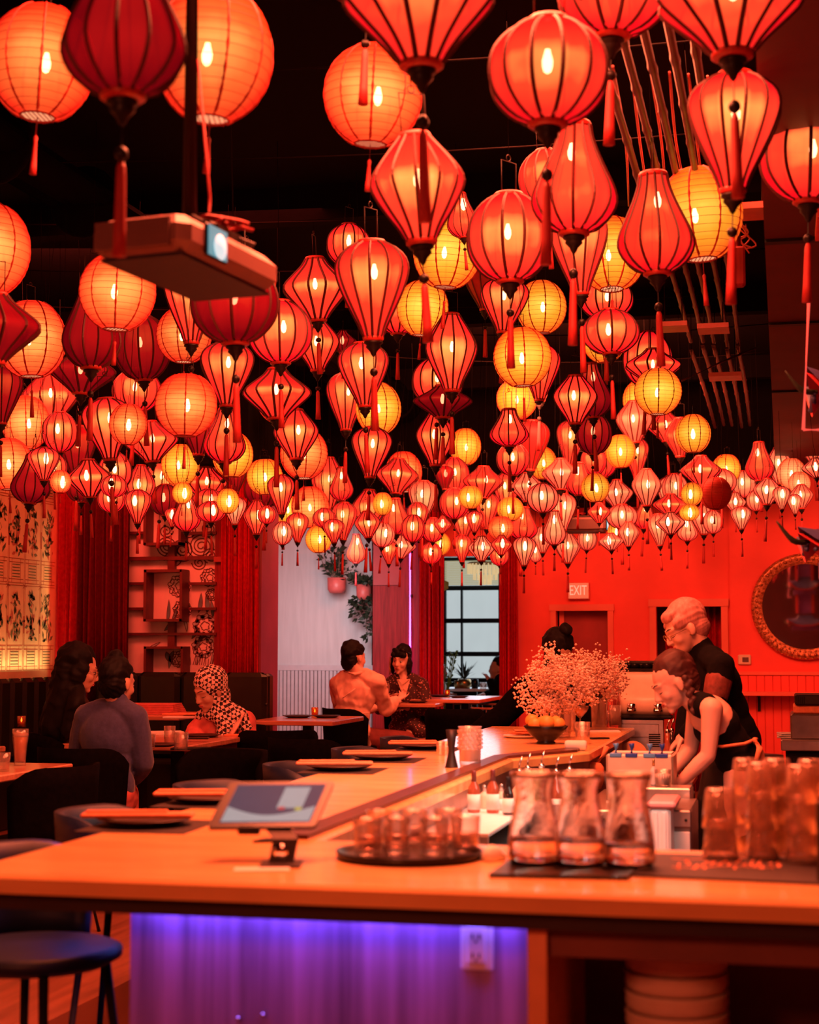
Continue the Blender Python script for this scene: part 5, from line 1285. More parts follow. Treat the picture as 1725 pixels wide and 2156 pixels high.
q = MB(); q.tube([(b-.02, Ym-.02, zb_+.13), (b+.02, Ym-.05, zb_+.10), (b+.025, Ym-.06, zb_-.02)], .005, 6); q.build('steam_wand', M['chrome'], t)
for i, px in enumerate(range(1308, 1400, 13)):
    x = cx_at(px); q = MB(); q.lathe([(.034, 0), (.026, .035), (.022, .038), (.001, .036)], 16, (x, Ym+.14+.03*(i % 2), zt2+.012)); 
    one('espresso_cup', q, M['blackgloss'], 'upturned dark cup on the coffee machine, %s' % ['first from left', 'second from left', 'third from left', 'fourth from left', 'fifth from left', 'sixth from left', 'seventh from left', 'last at right'][i], 'cup', 'cups on the coffee machine')
# bottles between machine and bartender
for i, px in enumerate((1407, 1416)):
    bottle('liquor_bottle', px, 8.3+.1*i, .26, .030, 'darkglass' if i else 'brownglass', 'slim %s bottle with pour spout behind the bartender hands' % ('dark' if i else 'amber'), spout=True, z=.88)
xx0, xx1 = PY(1396, 1600, 8.2).x, PY(1436, 1600, 8.2).x
t = empty('side_bench', ((xx0+xx1)/2, 8.4, 0), 'low steel bench behind the bartenders carrying bottles', 'bench')
MB().bb((xx0, 8.2, .86), (xx1+.05, 8.7, .88)).build('bench_top', M['steel'], t)
for x in (xx0+.01, xx1): MB().bb((x, 8.25, 0), (x+.02, 8.27, .86)).build('leg', M['steel'], t)
t = empty('rear_garnish_board', (0, 0, 0)); bpy.data.objects.remove(t)
q = MB(); a, b = PY(1283, 1590, 7.9).x, PY(1362, 1590, 7.9).x; z1_ = PY(1320, 1558, 7.9).z
q.lathe([(.001, 0), (.16, 0), (.165, .01), (.16, .02), (.001, .02)], 32, ((a+b)/2+.04, 8.02, z1_-.14), Matrix.Rotation(math.radians(78), 3, 'X')); 
# back bar on the right
a = PY(1655, 1600, 11.2).x
t = empty('back_bar_fridge', (a+.5, 11.6, 0), 'black back bar fridge with steel top at the right wall', 'fridge')
MB().bb((a, 11.2, .04), (a+1.4, 12.2, .86), bev=.01).build('fridge_body', M['black'], t); MB().bb((a-.03, 11.15, .86), (a+1.45, 12.2, .93), bev=.006).build('steel_top', M['steel'], t)
MB().bb((a+.04, 11.17, .10), (a+.62, 11.2, .82), bev=.006).build('door', M['blackgloss'], t); MB().tube([(a+.10, 11.13, .3), (a+.10, 11.13, .7)], .012, 8).build('door_handle', M['chrome'], t)
MB().bb((a+.01, 11.25, 0), (a+1.38, 12.15, .04)).build('plinth', M['black'], t)
q = MB(); x = PY(1668, 1540, 11.4).x
for k in range(3): q.box((x, 11.45, .937+.012*k), (.20-.01*k, .16, .011), rz=.1*k, bev=.003)
one('folded_towel', q, M['paper'], 'folded pale towel on the steel top of the back bar', 'towel')
x = PY(1697, 1520, 11.3).x
t = empty('receipt_printer', (x+.1, 11.5, .93), 'stacked grey till printer and drawer on the back bar', 'printer')
MB().bb((x-.10, 11.25, .93), (x+.5, 11.8, 1.10), bev=.01).build('drawer_base', M['steeldark'], t); MB().bb((x-.08, 11.27, 1.10), (x+.5, 11.75, 1.16), bev=.01).build('printer_body', M['napkin'], t); MB().bb((x-.07, 11.25, 1.16), (x+.4, 11.7, 1.23), bev=.01).build('cover', M['darkmetal'], t)
for k in range(5): MB().bb((x-.06+k*.012, 11.24, 1.17), (x-.055+k*.012, 11.25, 1.22)).build('vent_slot', M['black'], t)
# fair curved seat back seen beyond the tub
x0_, x1_ = PY(1300, 1590, 9.3).x, PY(1366, 1590, 9.3).x
q = MB(); pts = []
z0_, z1_ = .55, PY(1333, 1560, 9.3).z
for i in range(13):
    a_ = PI*i/12; pts.append(((x0_+x1_)/2+(x1_-x0_)/2*math.cos(a_), z1_-.10+.10*math.sin(a_)))
pts += [(x0_, z0_), (x1_, z0_)]
q.prism([(p[0], p[1]) for p in pts], 0, .02, Matrix(((1, 0, 0), (0, 0, 1), (0, 1, 0))), (0, 9.3, 0))
t = empty('bentwood_chair', ((x0_+x1_)/2, 9.4, 0), 'pale wooden chair with rounded back behind the prep counter', 'chair'); q.build('backrest', M['barend'], t)
MB().bb((x0_, 9.3, .43), (x1_, 9.62, .46), bev=.01).build('seat', M['barend'], t)
for x in (x0_+.01, x1_-.035):
    for y in (9.3, 9.58): MB().bb((x, y, 0), (x+.025, y+.025, .55 if y < 9.4 else .43)).build('leg', M['barend'], t)
# ================================================================ people
def remesh(mb, name, mat, parent, vox, smooth=4, label=None, world=True):
    o = mb.build(name, mat, None, world=False)
    m = o.modifiers.new('r', 'REMESH'); m.mode = 'VOXEL'; m.voxel_size = vox; m.use_smooth_shade = True
    if smooth: s = o.modifiers.new('s', 'SMOOTH'); s.factor = .5; s.iterations = smooth
    me = evaluated_mesh(o); bpy.data.objects.remove(o)
    if parent is not None and world:
        off = origin_of(parent); me.transform(Matrix.Translation(-off))
    me.polygons.foreach_set('use_smooth', [True]*len(me.polygons))
    me.materials.clear(); me.materials.append(mat)
    o = bpy.data.objects.new(name, me); COL.objects.link(o)
    if parent is not None: link_child(o, parent)
    if label: o['label'] = label
    return o
class Frame:
    def __init__(s, c, fwd, up, k=1.0):
        s.c = Vector(c); f = Vector(fwd).normalized(); u = Vector(up); s.x = f.cross(u).normalized(); s.z = s.x.cross(f).normalized(); s.y = f; s.k = k
        s.M = Matrix((s.x, s.y, s.z)).transposed()
    def __call__(s, x, y, z): return s.c + (s.x*x + s.y*y + s.z*z)*s.k
    def e(s, mb, c, r, n=16, m=10): mb.ell(s(*c), [q*s.k for q in r], n, m, s.M)
    def cp(s, mb, a, b, ra, rb, n=10): mb.cap(s(*a), s(*b), ra*s.k, rb*s.k, n)
def head_shape(mb, F):
    F.e(mb, (0, -.012, .035), (.074, .094, .088)); F.e(mb, (0, .030, -.012), (.062, .062, .088)); F.e(mb, (0, .044, -.066), (.044, .044, .036)); F.e(mb, (0, .074, -.094), (.019, .017, .016))
    F.cp(mb, (0, .086, .022), (0, .108, -.022), .0085, .0115); F.e(mb, (.010, .100, -.027), (.008, .010, .007)); F.e(mb, (-.010, .100, -.027), (.008, .010, .007))
    F.e(mb, (0, .088, -.056), (.022, .013, .011)); F.e(mb, (.034, .056, -.022), (.026, .030, .028)); F.e(mb, (-.034, .056, -.022), (.026, .030, .028))
    F.cp(mb, (.010, .086, .034), (.042, .068, .032), .010, .009); F.cp(mb, (-.010, .086, .034), (-.042, .068, .032), .010, .009)
    for s in (1, -1): F.e(mb, (s*.076, -.006, -.006), (.008, .020, .031)); F.e(mb, (s*.074, .0, -.026), (.008, .012, .012))
def face_parts(F, root, hairmat, closed=False, lipmat='lips', glasses=False):
    for s in (1, -1):
        if not closed:
            q = MB(); F.e(q, (s*.029, .0745, .008), (.0135, .012, .0075), 12, 8); q.build('eye', M['eyewhite'], root)
            q = MB(); F.e(q, (s*.029, .0865, .006), (.0055, .003, .0055), 10, 6); q.build('iris', M['iris'], root)
        q = MB(); q.tube([F(s*.014, .0855, .013), F(s*.028, .0870, .0165), F(s*.043, .072, .010)] if not closed else [F(s*.014, .0840, .004), F(s*.028, .0850, -.001), F(s*.043, .0700, .002)], .0022*F.k, 5); q.build('eyelash', M['brow'], root)
        q = MB(); q.tube([F(s*.011, .0935, .036), F(s*.027, .0865, .042), F(s*.041, .0690, .037)], [.0026*F.k, .0030*F.k, .0014*F.k], 6); q.build('eyebrow', M['brow'], root)
    q = MB(); F.e(q, (0, .0945, -.0515), (.0205, .0085, .0045), 14, 6); F.e(q, (0, .0940, -.0595), (.0175, .0085, .0055), 14, 6); q.build('lip', M[lipmat], root)
    if glasses:
        q = MB()
        for s in (1, -1):
            q.tube([F(s*.030+.020*math.cos(a), .100, .006+.016*math.sin(a)) for a in [2*PI*i/14 for i in range(15)]], .0018*F.k, 5)
            q.tube([F(s*.050, .100, .010), F(s*.078, .02, .008)], .0018*F.k, 5)
        q.tube([F(-.010, .101, .010), F(.010, .101, .010)], .0018*F.k, 5); q.build('eyeglasses', M['brass'], root)
def hand_shape(mb, w, d, nrm, curl=.4, side=1, k=1.0, spread=.10):
    w = Vector(w); d = Vector(d).normalized(); n = Vector(nrm); n = (n - d*n.dot(d)).normalized(); a = d.cross(n).normalized()*side
    Mx = Matrix((a, d, n)).transposed()
    mb.ell(w+d*.048*k, (.038*k, .052*k, .014*k), 14, 8, Mx)
    mb.cap(w, w+d*.03*k, .024*k, .026*k, 10)
    for i, (o, L) in enumerate([(-.031, .92), (-.0105, 1.06), (.0105, 1.0), (.030, .80)]):
        p = w + d*(.086-.004*abs(i-1.3))*k + a*o*k; fd = (d + a*o/.031*spread).normalized(); r = .0082
        for j, l in enumerate((.038, .025, .019)):
            ang = curl*(.7+.35*j); fd = (fd*math.cos(ang) + n*math.sin(ang)).normalized()
            nd = (n*math.cos(ang) - fd*math.sin(ang)) if False else n
            q = p + fd*l*L*k; mb.cap(p, q, r*k, (r-.0006)*k, 8); p = q; r -= .0007
            n = (n - fd*n.dot(fd)*.6).normalized()
        n = Vector(nrm); n = (n - d*n.dot(d)).normalized()
    p = w + d*.026*k - a*.028*k; td = (d*.55 - a*.75 + n*.25).normalized()
    for l, r in ((.034, .0115), (.028, .0095), (.022, .0085)):
        q = p + td*l*k; mb.cap(p, q, r*k, (r-.001)*k, 8); p = q; td = (td + d*.28 + n*curl*.35).normalized()
def limb(mb, pts, rr, n=12):
    for i in range(len(pts)-1): mb.cap(pts[i], pts[i+1], rr[i], rr[i+1], n)
def person(label, J, F, loc, sex='f', skin='skin', vox=.0075, group=None, hands=None, name='person', bare_arm=True, foot=True):
    """J: joints; F: head frame. returns the root; the body is one continuous surface"""
    root = empty(name, loc, label, 'person', group)
    mb = MB(); head_shape(mb, F); m = 1.0 if sex == 'f' else 1.12
    limb(mb, [F(0, -.025, -.05), J['neck']], [.050*m, .052*m])
    sh = (J['shL']+J['shR'])/2; hip = J['hip']
    ax = (J['shL']-J['shR']).normalized()
    chest = sh.lerp(hip, .22); s_, t_, d_ = basis(hip-sh, ax)
    # torso ellipsoids: x across the shoulders, y front-back, z along the spine
    zz = (sh-hip).normalized(); xx = (ax - zz*ax.dot(zz)).normalized(); yy = zz.cross(xx); MT = Matrix((xx, yy, zz)).transposed(); L = (sh-hip).length
    mb.ell(sh.lerp(hip, .24), (.150*m, .098*m, .30*L+.03), 18, 12, MT); mb.ell(sh.lerp(hip, .58), (.122*m, .085*m, .26*L+.02), 18, 12, MT); mb.ell(hip, (.160, .105, .125), 18, 12, MT)
    limb(mb, [J['neck'], sh.lerp(hip, .12)], [.052*m, .09*m])
    for s in 'LR':
        limb(mb, [J['neck'].lerp(J['sh'+s], .25), J['sh'+s]], [.050*m, .050*m])
        limb(mb, [J['sh'+s], J['sh'+s].lerp(J['el'+s], .4), J['el'+s], J['el'+s].lerp(J['wr'+s], .3), J['wr'+s]], [.050*m, .043*m, .034*m, .036*m, .024*m])
        cfg = (hands or {}).get(s, {})
        d = cfg.get('d', (J['wr'+s]-J['el'+s]).normalized()); hand_shape(mb, J['wr'+s], d, cfg.get('n', (0, 0, -1)), cfg.get('curl', .35), cfg.get('side', 1 if s == 'L' else -1), .97 if sex == 'f' else 1.08)
        limb(mb, [hip.lerp(J['hp'+s], .8), J['hp'+s].lerp(J['kn'+s], .3), J['kn'+s]], [.088, .082, .056]); limb(mb, [J['kn'+s], J['kn'+s].lerp(J['an'+s], .35), J['an'+s]], [.055, .054, .036])
        a = J['an'+s]; fw = cfg.get('foot', Vector((yy.x, yy.y, 0))*-1 if False else Vector((F.y.x, F.y.y, 0)))
        fw = Vector(fw); fw.z = 0; fw = fw.normalized() if fw.length > .01 else Vector((0, 1, 0))
        if foot: limb(mb, [a-Vector((0, 0, .03)), a+fw*.12-Vector((0, 0, .055))], [.036, .026])
    remesh(mb, 'body', M[skin], root, vox, 3)
    root['_'] = 1; del root['_']
    return root, dict(sh=sh, hip=hip, MT=MT, xx=xx, yy=yy, zz=zz, L=L, m=m)
def wrinkle(mb, amp, sc, seed=0):
    out = []
    for v in mb.v:
        p = Vector(v)*sc + Vector((seed, seed*2, 0)); out.append(tuple(Vector(v) + noise.noise_vector(p)*amp))
    mb.v = out; return mb
def shirt(root, J, T, mat, sleeve=1.0, ease=.012, name='shirt', vox=.009, hem=.5, sleeves='LR', neckcover=.0, wr_=.004, sm=3, label=None, ratio=1.0):
    mb = MB(); m = T['m']; sh, hip, MT, L = T['sh'], T['hip'], T['MT'], T['L']
    mb.ell(sh.lerp(hip, .24 if sleeve > 0 else .33), (.150*m+ease-(0 if sleeve > 0 else .012), .098*m+ease, .30*L+(.03 if sleeve > 0 else -.01)+ease), 20, 14, MT); mb.ell(sh.lerp(hip, .58), (.128*m+ease, .092*m+ease, .27*L+.02), 20, 12, MT); mb.ell(sh.lerp(hip, .9), (.160+ease, .108+ease, .12*hem*2), 20, 12, MT)
    for s in 'LR':
        limb(mb, [J['neck'].lerp(J['sh'+s], .35), J['sh'+s]] if sleeve > 0 else [J['neck'].lerp(J['sh'+s], .3), J['neck'].lerp(J['sh'+s], .66)], [.050*m+ease*.6, .050*m+ease])
        if s in sleeves and sleeve > 0:
            pts = [J['sh'+s], J['sh'+s].lerp(J['el'+s], .5), J['el'+s], J['el'+s].lerp(J['wr'+s], .5), J['wr'+s].lerp(J['el'+s], .08)]
            rr = [.050*m+ease, .045*m+ease*1.2, .037*m+ease*1.2, .034*m+ease*1.2, .026*m+ease]
            n = 5 if sleeve >= 1 else (3 if sleeve >= .5 else 2); limb(mb, pts[:n], rr[:n])
    if neckcover: limb(mb, [J['neck'], J['neck'].lerp(sh, -.4)], [.062*m, .060*m])
    o = remesh(mb, name, M[mat], root, vox, sm, label)
    me = o.data; co = [0.0]*(3*len(me.vertices)); me.vertices.foreach_get('co', co)
    for i in range(0, len(co), 3):
        v = noise.noise_vector(Vector((co[i]*9, co[i+1]*9, co[i+2]*7)))*wr_*1.6 + noise.noise_vector(Vector((co[i]*24, co[i+1]*24, co[i+2]*16)))*wr_*.7
        co[i] += v.x; co[i+1] += v.y; co[i+2] += v.z
    me.vertices.foreach_set('co', co); me.update(); return o
def pants(root, J, T, mat, ease=.014, name='trousers', upto='an', vox=.010, label=None, skirt=False):
    mb = MB(); hip = T['hip']; mb.ell(hip, (.166+ease, .112+ease, .13), 18, 12, T['MT'])
    for s in 'LR':
        limb(mb, [hip.lerp(J['hp'+s], .8), J['hp'+s].lerp(J['kn'+s], .3), J['kn'+s]], [.092+ease, .084+ease, .060+ease])
        if upto == 'an': limb(mb, [J['kn'+s], J['an'+s]], [.060+ease, .046+ease])
    if skirt:
        for k in range(5):
            t = k/4; limb(mb, [J['knL'].lerp(J['knR'], t), J['hpL'].lerp(J['hpR'], t)], [.085, .10])
    return remesh(mb, name, M[mat], root, vox, 4, label)
def shoes(root, J, F, mat='black', fw=None):
    for s in 'LR':
        a = J['an'+s]; f = Vector(fw) if fw is not None else Vector((F.y.x, F.y.y, 0)); f = f.normalized(); mb = MB(); limb(mb, [a-Vector((0, 0, .02)), a+f*.125-Vector((0, 0, .052))], [.046, .036]); mb.ell(a-f*.02-Vector((0, 0, .04)), (.045, .045, .035)); remesh(mb, 'shoe', M[mat], root, .009, 2)
def joints(d0, **k):
    """joint: (photo x, photo y, depth offset) -> place in the room"""
    return {n: PD(v[0], v[1], d0+v[2]) for n, v in k.items()}
def strands(mb, F, start, end, n, r, R, mid=None, spread=.02):
    for i in range(n):
        a = F(*start) + F.x*R.uniform(-1, 1)*spread + F.z*R.uniform(-1, 1)*spread*.4; b = F(*end) + F.x*R.uniform(-1, 1)*spread*1.2 + F.z*R.uniform(-1, 1)*spread
        c = (F(*mid) if mid else (a+b)/2) + F.x*R.uniform(-1, 1)*spread*1.3
        mb.tube(spline([a, c, b], 4), [r*.6]+[r]*6+[r*.4]*2 if False else r, 5)
def feet_floor(J, z):
    for s in 'LR':
        J['an'+s].z = z+.085
    return J
def hair_cap(F, root, mat, extra=None, nw=3, vox=.006, thick=.012, name='hair', back=.0, front=.0, bump=.006, fs=16):
    mb = MB(); F.e(mb, (0, -.036, .052), (.068+thick, .090+thick, .085+thick)); F.e(mb, (0, -.060, -.005), (.062+thick, .050+thick, .078))
    if extra: extra(mb)
    o = remesh(mb, name, M[mat], root, vox, 2); me = o.data
    # carve the face side away and groove the strands
    off = origin_of(root); dele = []
    inv = F.M.transposed(); co = [0.0]*(3*len(me.vertices)); me.vertices.foreach_get('co', co)
    for i in range(0, len(co), 3):
        p = Vector(co[i:i+3]) + off; q = inv @ (p - F.c)/F.k
        g = math.sin(math.atan2(q.x, q.z+.02)*fs + noise.noise(q*30)*nw)*(.0018 if nw > 2 else .0011)*F.k + noise.noise(q*22)*bump*F.k
        n_ = (p-F(0, -.02, .02)).normalized()*g
        co[i] += n_.x; co[i+1] += n_.y; co[i+2] += n_.z
    me.vertices.foreach_set('co', co); me.update()
    return o
UP = Vector((0, 0, 1))
# ---------------------------------------------------------------- bartender, woman bending over the counter (faces left)
d0 = 7.30
J = joints(d0, neck=(1462, 1478, 0), shL=(1500, 1493, -.17), shR=(1470, 1480, .17), elL=(1492, 1590, -.20), elR=(1455, 1578, .16), wrL=(1428, 1652, -.18), wrR=(1400, 1640, .08),
           hip=(1560, 1612, .02), hpL=(1562, 1640, -.09), hpR=(1562, 1640, .11), knL=(1552, 1830, -.10), knR=(1540, 1830, .10), anL=(1562, 2000, -.10), anR=(1550, 2000, .12)); feet_floor(J, 0)
left = (-RV*1.0 + Vector((0, 0, -.62)) - FV*.10).normalized()
F = Frame(PD(1420, 1440, d0), left, UP*.8 - RV*.45, 1.0)
root, T = person('bending woman bartender with braided auburn hair, black sleeveless top and black apron', J, F, (J['hip'].x, J['hip'].y, 0), 'f', 'skin', .0062, hands={'L': dict(n=(0, .1, -1), curl=.30, side=-1), 'R': dict(n=(0, 0, -1), curl=.45, side=1)})
face_parts(F, root, 'hairbrown', closed=True)
def ex(mb):
    F.e(mb, (0, -.06, -.03), (.055, .045, .05))
hair_cap(F, root, 'hairbrown', ex, thick=.010)
q = MB(); n_ = 9
for k in range(n_):
    t = k/(n_-1); p = F(-.070-.004*k, -.035-.035*t, .0-.155*t) if False else PD(1447+16*t, 1428+70*t, d0-.095-.03*t)
    q.ell(p + RV*.009*(1 if k % 2 else -1), (.018-.006*t, .016, .017), 8, 6, Matrix.Rotation(.7 if k % 2 else -.7, 3, 'Y'))
remesh(q, 'braid', M['hairbrown'], root, .005, 1)
q = MB(); F.e(q, (-.080, .0, -.032), (.004, .004, .006), 8, 6); q.build('earring', M['brass'], root)
shirt(root, J, T, 'blacktop', sleeve=0, ease=.010, name='tank_top', vox=.008, hem=.5)
# apron skirt with folds and waistband
q = MB(); hp = T['hip']; ring = []
rows = [(0.05, .17, .125), (-.02, .185, .14), (-.15, .205, .155), (-.32, .215, .165), (-.55, .225, .17)]
q.lathe([(1, z) for z, _, _ in rows], 40, (0, 0, 0))
vs = []
for i, (z, rx, ry) in enumerate(rows):
    for k in range(40):
        a = 2*PI*k/40; f_ = 1+.035*math.sin(7*a+i*.5)*(i/4+.2)
        lean = RV*(.02-.03*i/4)
        vs.append(hp + Vector((math.cos(a)*rx*f_, math.sin(a)*ry*f_, z)) + lean)
q.v = [tuple(v) for v in vs]; q.build('apron', M['apron'], root)
q = MB(); q.tube([PD(1478, 1566, d0-.12), PD(1520, 1572, d0-.16), PD(1568, 1566, d0-.15), PD(1592, 1556, d0-.05)], .012, 8, flat=.6); q.tube([PD(1588, 1556, d0-.1), PD(1602, 1585, d0-.1), PD(1610, 1640, d0-.1), PD(1604, 1668, d0-.1)], [.012, .018, .016, .010], 8); q.tube([PD(1588, 1556, d0-.08), PD(1600, 1575, d0-.13), PD(1590, 1610, d0-.14)], [.010, .014, .008], 8); q.build('apron_string', M['napkin'], root)
shoes(root, J, F, 'black', (-1, .1, 0))
# ---------------------------------------------------------------- bartender, fair-haired man (faces left, looking down)
d0 = 8.15
J = joints(d0, neck=(1482, 1374, 0), shL=(1520, 1402, -.19), shR=(1470, 1392, .19), elL=(1500, 1500, -.24), elR=(1452, 1490, .22), wrL=(1444, 1548, -.18), wrR=(1434, 1560, .12),
           hip=(1548, 1556, .02), hpL=(1548, 1580, -.10), hpR=(1548, 1580, .12), knL=(1540, 1760, -.10), knR=(1530, 1760, .12), anL=(1560, 1940, -.10), anR=(1550, 1940, .12)); feet_floor(J, 0)
F = Frame(PD(1443, 1326, d0), (-RV + Vector((0, 0, -.52)) - FV*.22).normalized(), UP*.85 - RV*.35, 1.04)
root, T = person('tall bartender with bleached swept-back hair and glasses, in a black top, looking down', J, F, (J['hip'].x, J['hip'].y, 0), 'm', 'skin', .0068, hands={'L': dict(n=(0, .3, -1), curl=.6, side=-1), 'R': dict(n=(0, 0, -1), curl=.6, side=1)})
face_parts(F, root, 'hairblond', closed=True, glasses=True)
def ex(mb):
    F.e(mb, (0, -.075, .035), (.065, .055, .065)); F.e(mb, (.0, .022, .098), (.058, .060, .028)); F.e(mb, (.0, .052, .085), (.048, .030, .022)); F.e(mb, (0, -.03, .105), (.062, .075, .03)); F.e(mb, (0, -.085, -.02), (.055, .04, .05)); F.e(mb, (-.062, .02, .05), (.02, .05, .035)); F.e(mb, (.062, .02, .05), (.02, .05, .035))
hair_cap(F, root, 'hairblond', ex, thick=.013, bump=.002, fs=30, nw=.6)
shirt(root, J, T, 'blacktop', sleeve=1, ease=.012, name='black_top', vox=.009, hem=.55, neckcover=1)
q = MB(); q.cap(J['shL'].lerp(J['elL'], .30), J['shL'].lerp(J['elL'], .60), .0680, .064, 14); remesh(q, 'sheer_sleeve_patch', M['sheer'], root, .008, 2)
pants(root, J, T, 'blacktop'); shoes(root, J, F, 'black', (-1, .1, 0))
# ---------------------------------------------------------------- guest behind the flowers
d0 = 10.35
J = joints(d0, neck=(1172, 1420, 0), shL=(1232, 1446, .03), shR=(1112, 1450, .02), elL=(1250, 1530, -.12), elR=(1058, 1508, -.10), wrL=(1190, 1540, -.28), wrR=(1005, 1540, -.15),
           hip=(1165, 1610, .10), hpL=(1195, 1625, .08), hpR=(1135, 1625, .08), knL=(1200, 1640, -.32), knR=(1125, 1640, -.32), anL=(1205, 1760, -.35), anR=(1120, 1760, -.35)); feet_floor(J, 0)
F = Frame(PD(1178, 1374, d0), (-FV*.7 + RV*.45 + Vector((0, 0, -.65))).normalized(), UP + FV*-.5, 1.03)
root, T = person('guest with black tied-up hair in dark clothes, leaning at the bar end behind the flowers', J, F, (J['hip'].x, J['hip'].y, 0), 'f', 'skin2', .009)
face_parts(F, root, 'hairblack', closed=True)
def ex(mb):
    F.e(mb, (0, -.03, .05), (.095, .10, .10)); F.e(mb, (-.03, -.03, .165), (.040, .05, .035)); F.e(mb, (0, -.11, .0), (.06, .05, .08)); F.e(mb, (.05, -.02, -.06), (.035, .05, .09)); F.e(mb, (-.05, -.02, -.06), (.035, .05, .09))
hair_cap(F, root, 'hairblack', ex, thick=.016, bump=.012)
shirt(root, J, T, 'chair', sleeve=1, ease=.035, name='black_coat', vox=.011, hem=.6); pants(root, J, T, 'chair'); shoes(root, J, F, 'black')
# ---------------------------------------------------------------- couple: man with his back to us
d0 = 14.7
J = joints(d0, neck=(752, 1412, 0), shL=(708, 1440, .06), shR=(796, 1438, -.05), elL=(722, 1500, .25), elR=(812, 1492, .10), wrL=(790, 1492, .34), wrR=(836, 1474, .28),
           hip=(738, 1545, .0), hpL=(724, 1552, .05), hpR=(756, 1556, .0), knL=(800, 1560, .40), knR=(856, 1558, .28), anL=(805, 1640, .42), anR=(862, 1640, .30)); feet_floor(J, .2)
F = Frame(PD(747, 1386, d0+.03), (FV*.72 + RV*.68 + Vector((0, 0, -.12))).normalized(), UP, 1.12)
root, T = person('seated man with dark hair and pale sand jacket, seen from behind, facing a woman', J, F, (J['hip'].x, J['hip'].y, .2), 'm', 'skin', .009, hands={'R': dict(n=(0, 0, 1), curl=.7)})
face_parts(F, root, 'hairbrown')
def ex(mb):
    F.e(mb, (0, -.075, -.03), (.075, .045, .07)); F.e(mb, (0, -.03, .06), (.09, .10, .085)); F.e(mb, (0, .04, .085), (.06, .05, .035))
hair_cap(F, root, 'hairbrown', ex, thick=.014, bump=.014)
bpy.data.objects[kids(root)[-1].name].data.materials[0] = M['hairblack']
shirt(root, J, T, 'khaki', sleeve=1, ease=.020, name='work_jacket', vox=.011, hem=.62, wr_=.014, sm=2)
q = MB(); q.tube([PD(726, 1413, d0-.02), PD(748, 1420, d0-.09), PD(772, 1413, d0-.03)], [.014, .018, .014], 8); q.build('jacket_collar', M['khaki'], root)
q = MB()
q.tube([PD(702, 1500, d0-.14), PD(740, 1505, d0-.20), PD(778, 1500, d0-.16)], .010, 6, flat=.5); q.tube([PD(722, 1470, d0-.16), PD(732, 1462, d0-.17), PD(748, 1450, d0-.18)], .006, 5); q.ell(PD(740, 1503, d0-.215), (.018, .008, .012), 8, 6); q.build('jacket_belt', M['khaki'], root)
pants(root, J, T, 'trousers', ease=.022); shoes(root, J, F, 'black')
q = MB(); q.tube([PD(768, 1530, d0-.10), PD(776, 1565, d0-.1), PD(764, 1600, d0-.1)], [.05, .055, .03], 10, flat=.4); q.build('jacket_tail', M['khaki'], root)
# ---------------------------------------------------------------- couple: woman facing us
d0 = 15.6
J = joints(d0, neck=(850, 1420, 0), shL=(888, 1442, -.01), shR=(812, 1446, .02), elL=(898, 1495, -.10), elR=(800, 1492, -.05), wrL=(862, 1492, -.28), wrR=(824, 1470, -.22),
           hip=(858, 1542, .05), hpL=(876, 1548, .03), hpR=(842, 1548, .03), knL=(872, 1528, -.36), knR=(885, 1540, -.40), anL=(846, 1600, -.42), anR=(880, 1640, -.40)); J['anR'].z = .285
F = Frame(PD(845, 1391, d0-.02), (-FV*.85 - RV*.35 + Vector((0, 0, -.10))).normalized(), UP + RV*.10, 1.08)
root, T = person('smiling woman with dark fringed bob, sunglasses on her head and dark floral dress', J, F, (J['hip'].x, J['hip'].y, .2), 'f', 'skin', .0085)
face_parts(F, root, 'hairblack')
def ex(mb):
    for s in (1, -1): F.e(mb, (s*.080, -.005, -.045), (.020, .05, .085))
    F.cp(mb, (-.046, .062, .066), (.046, .062, .066), .030, .030); F.e(mb, (0, .045, .085), (.066, .045, .035))
    F.e(mb, (0, -.06, -.05), (.08, .05, .07))
hair_cap(F, root, 'hairblack', ex, thick=.012)
q = MB(); F.e(q, (.094, .030, -.050), (.010, .022, .085), 10, 8); q.build('blond_hair_streak', M['hairblond'], root)
q = MB()
for s in (1, -1): F.e(q, (s*.032, .072, .108), (.028, .008, .020), 12, 8); q.tube([F(s*.06, .07, .105), F(s*.086, -.01, .07)], .003, 5)
q.tube([F(-.01, .078, .108), F(.01, .078, .108)], .003, 5); q.build('sunglasses', M['blackgloss'], root)
mfl, nt, b = newmat('dark_floral_fabric'); vo = nt.nodes.new('ShaderNodeTexVoronoi'); vo.inputs['Scale'].default_value = 46; tc = nt.nodes.new('ShaderNodeTexCoord'); nt.links.new(tc.outputs['Object'], vo.inputs['Vector'])
rp = nt.nodes.new('ShaderNodeValToRGB'); rp.color_ramp.elements[0].color = (.62, .25, .2, 1); rp.color_ramp.elements[0].position = .20; rp.color_ramp.elements[1].color = (.045, .008, .012, 1); rp.color_ramp.elements[1].position = .30
nt.links.new(vo.outputs['Distance'], rp.inputs['Fac']); nt.links.new(rp.outputs['Color'], b.inputs['Base Color']); b.inputs['Roughness'].default_value = .8; M['floral'] = mfl
shirt(root, J, T, 'floral', sleeve=1, ease=.022, name='dress_top', vox=.010, hem=.6)
pants(root, J, T, 'floral', ease=.02, name='dress_skirt', upto='kn', skirt=False)
q = MB(); c_ = T['sh']; q.add([F(-.05, .05, -.155), F(.05, .05, -.155), F(.005, .115, -.34)], [(0, 1, 2)]); 
vv = [PD(836, 1431, d0-.115), PD(864, 1430, d0-.115), PD(852, 1474, d0-.140)]
q = MB(); q.add(vv+[v+FV*.03 for v in vv], [(0, 2, 1), (3, 4, 5), (0, 1, 4, 3), (1, 2, 5, 4), (2, 0, 3, 5)]); q.build('neckline_skin', M['skin'], root)
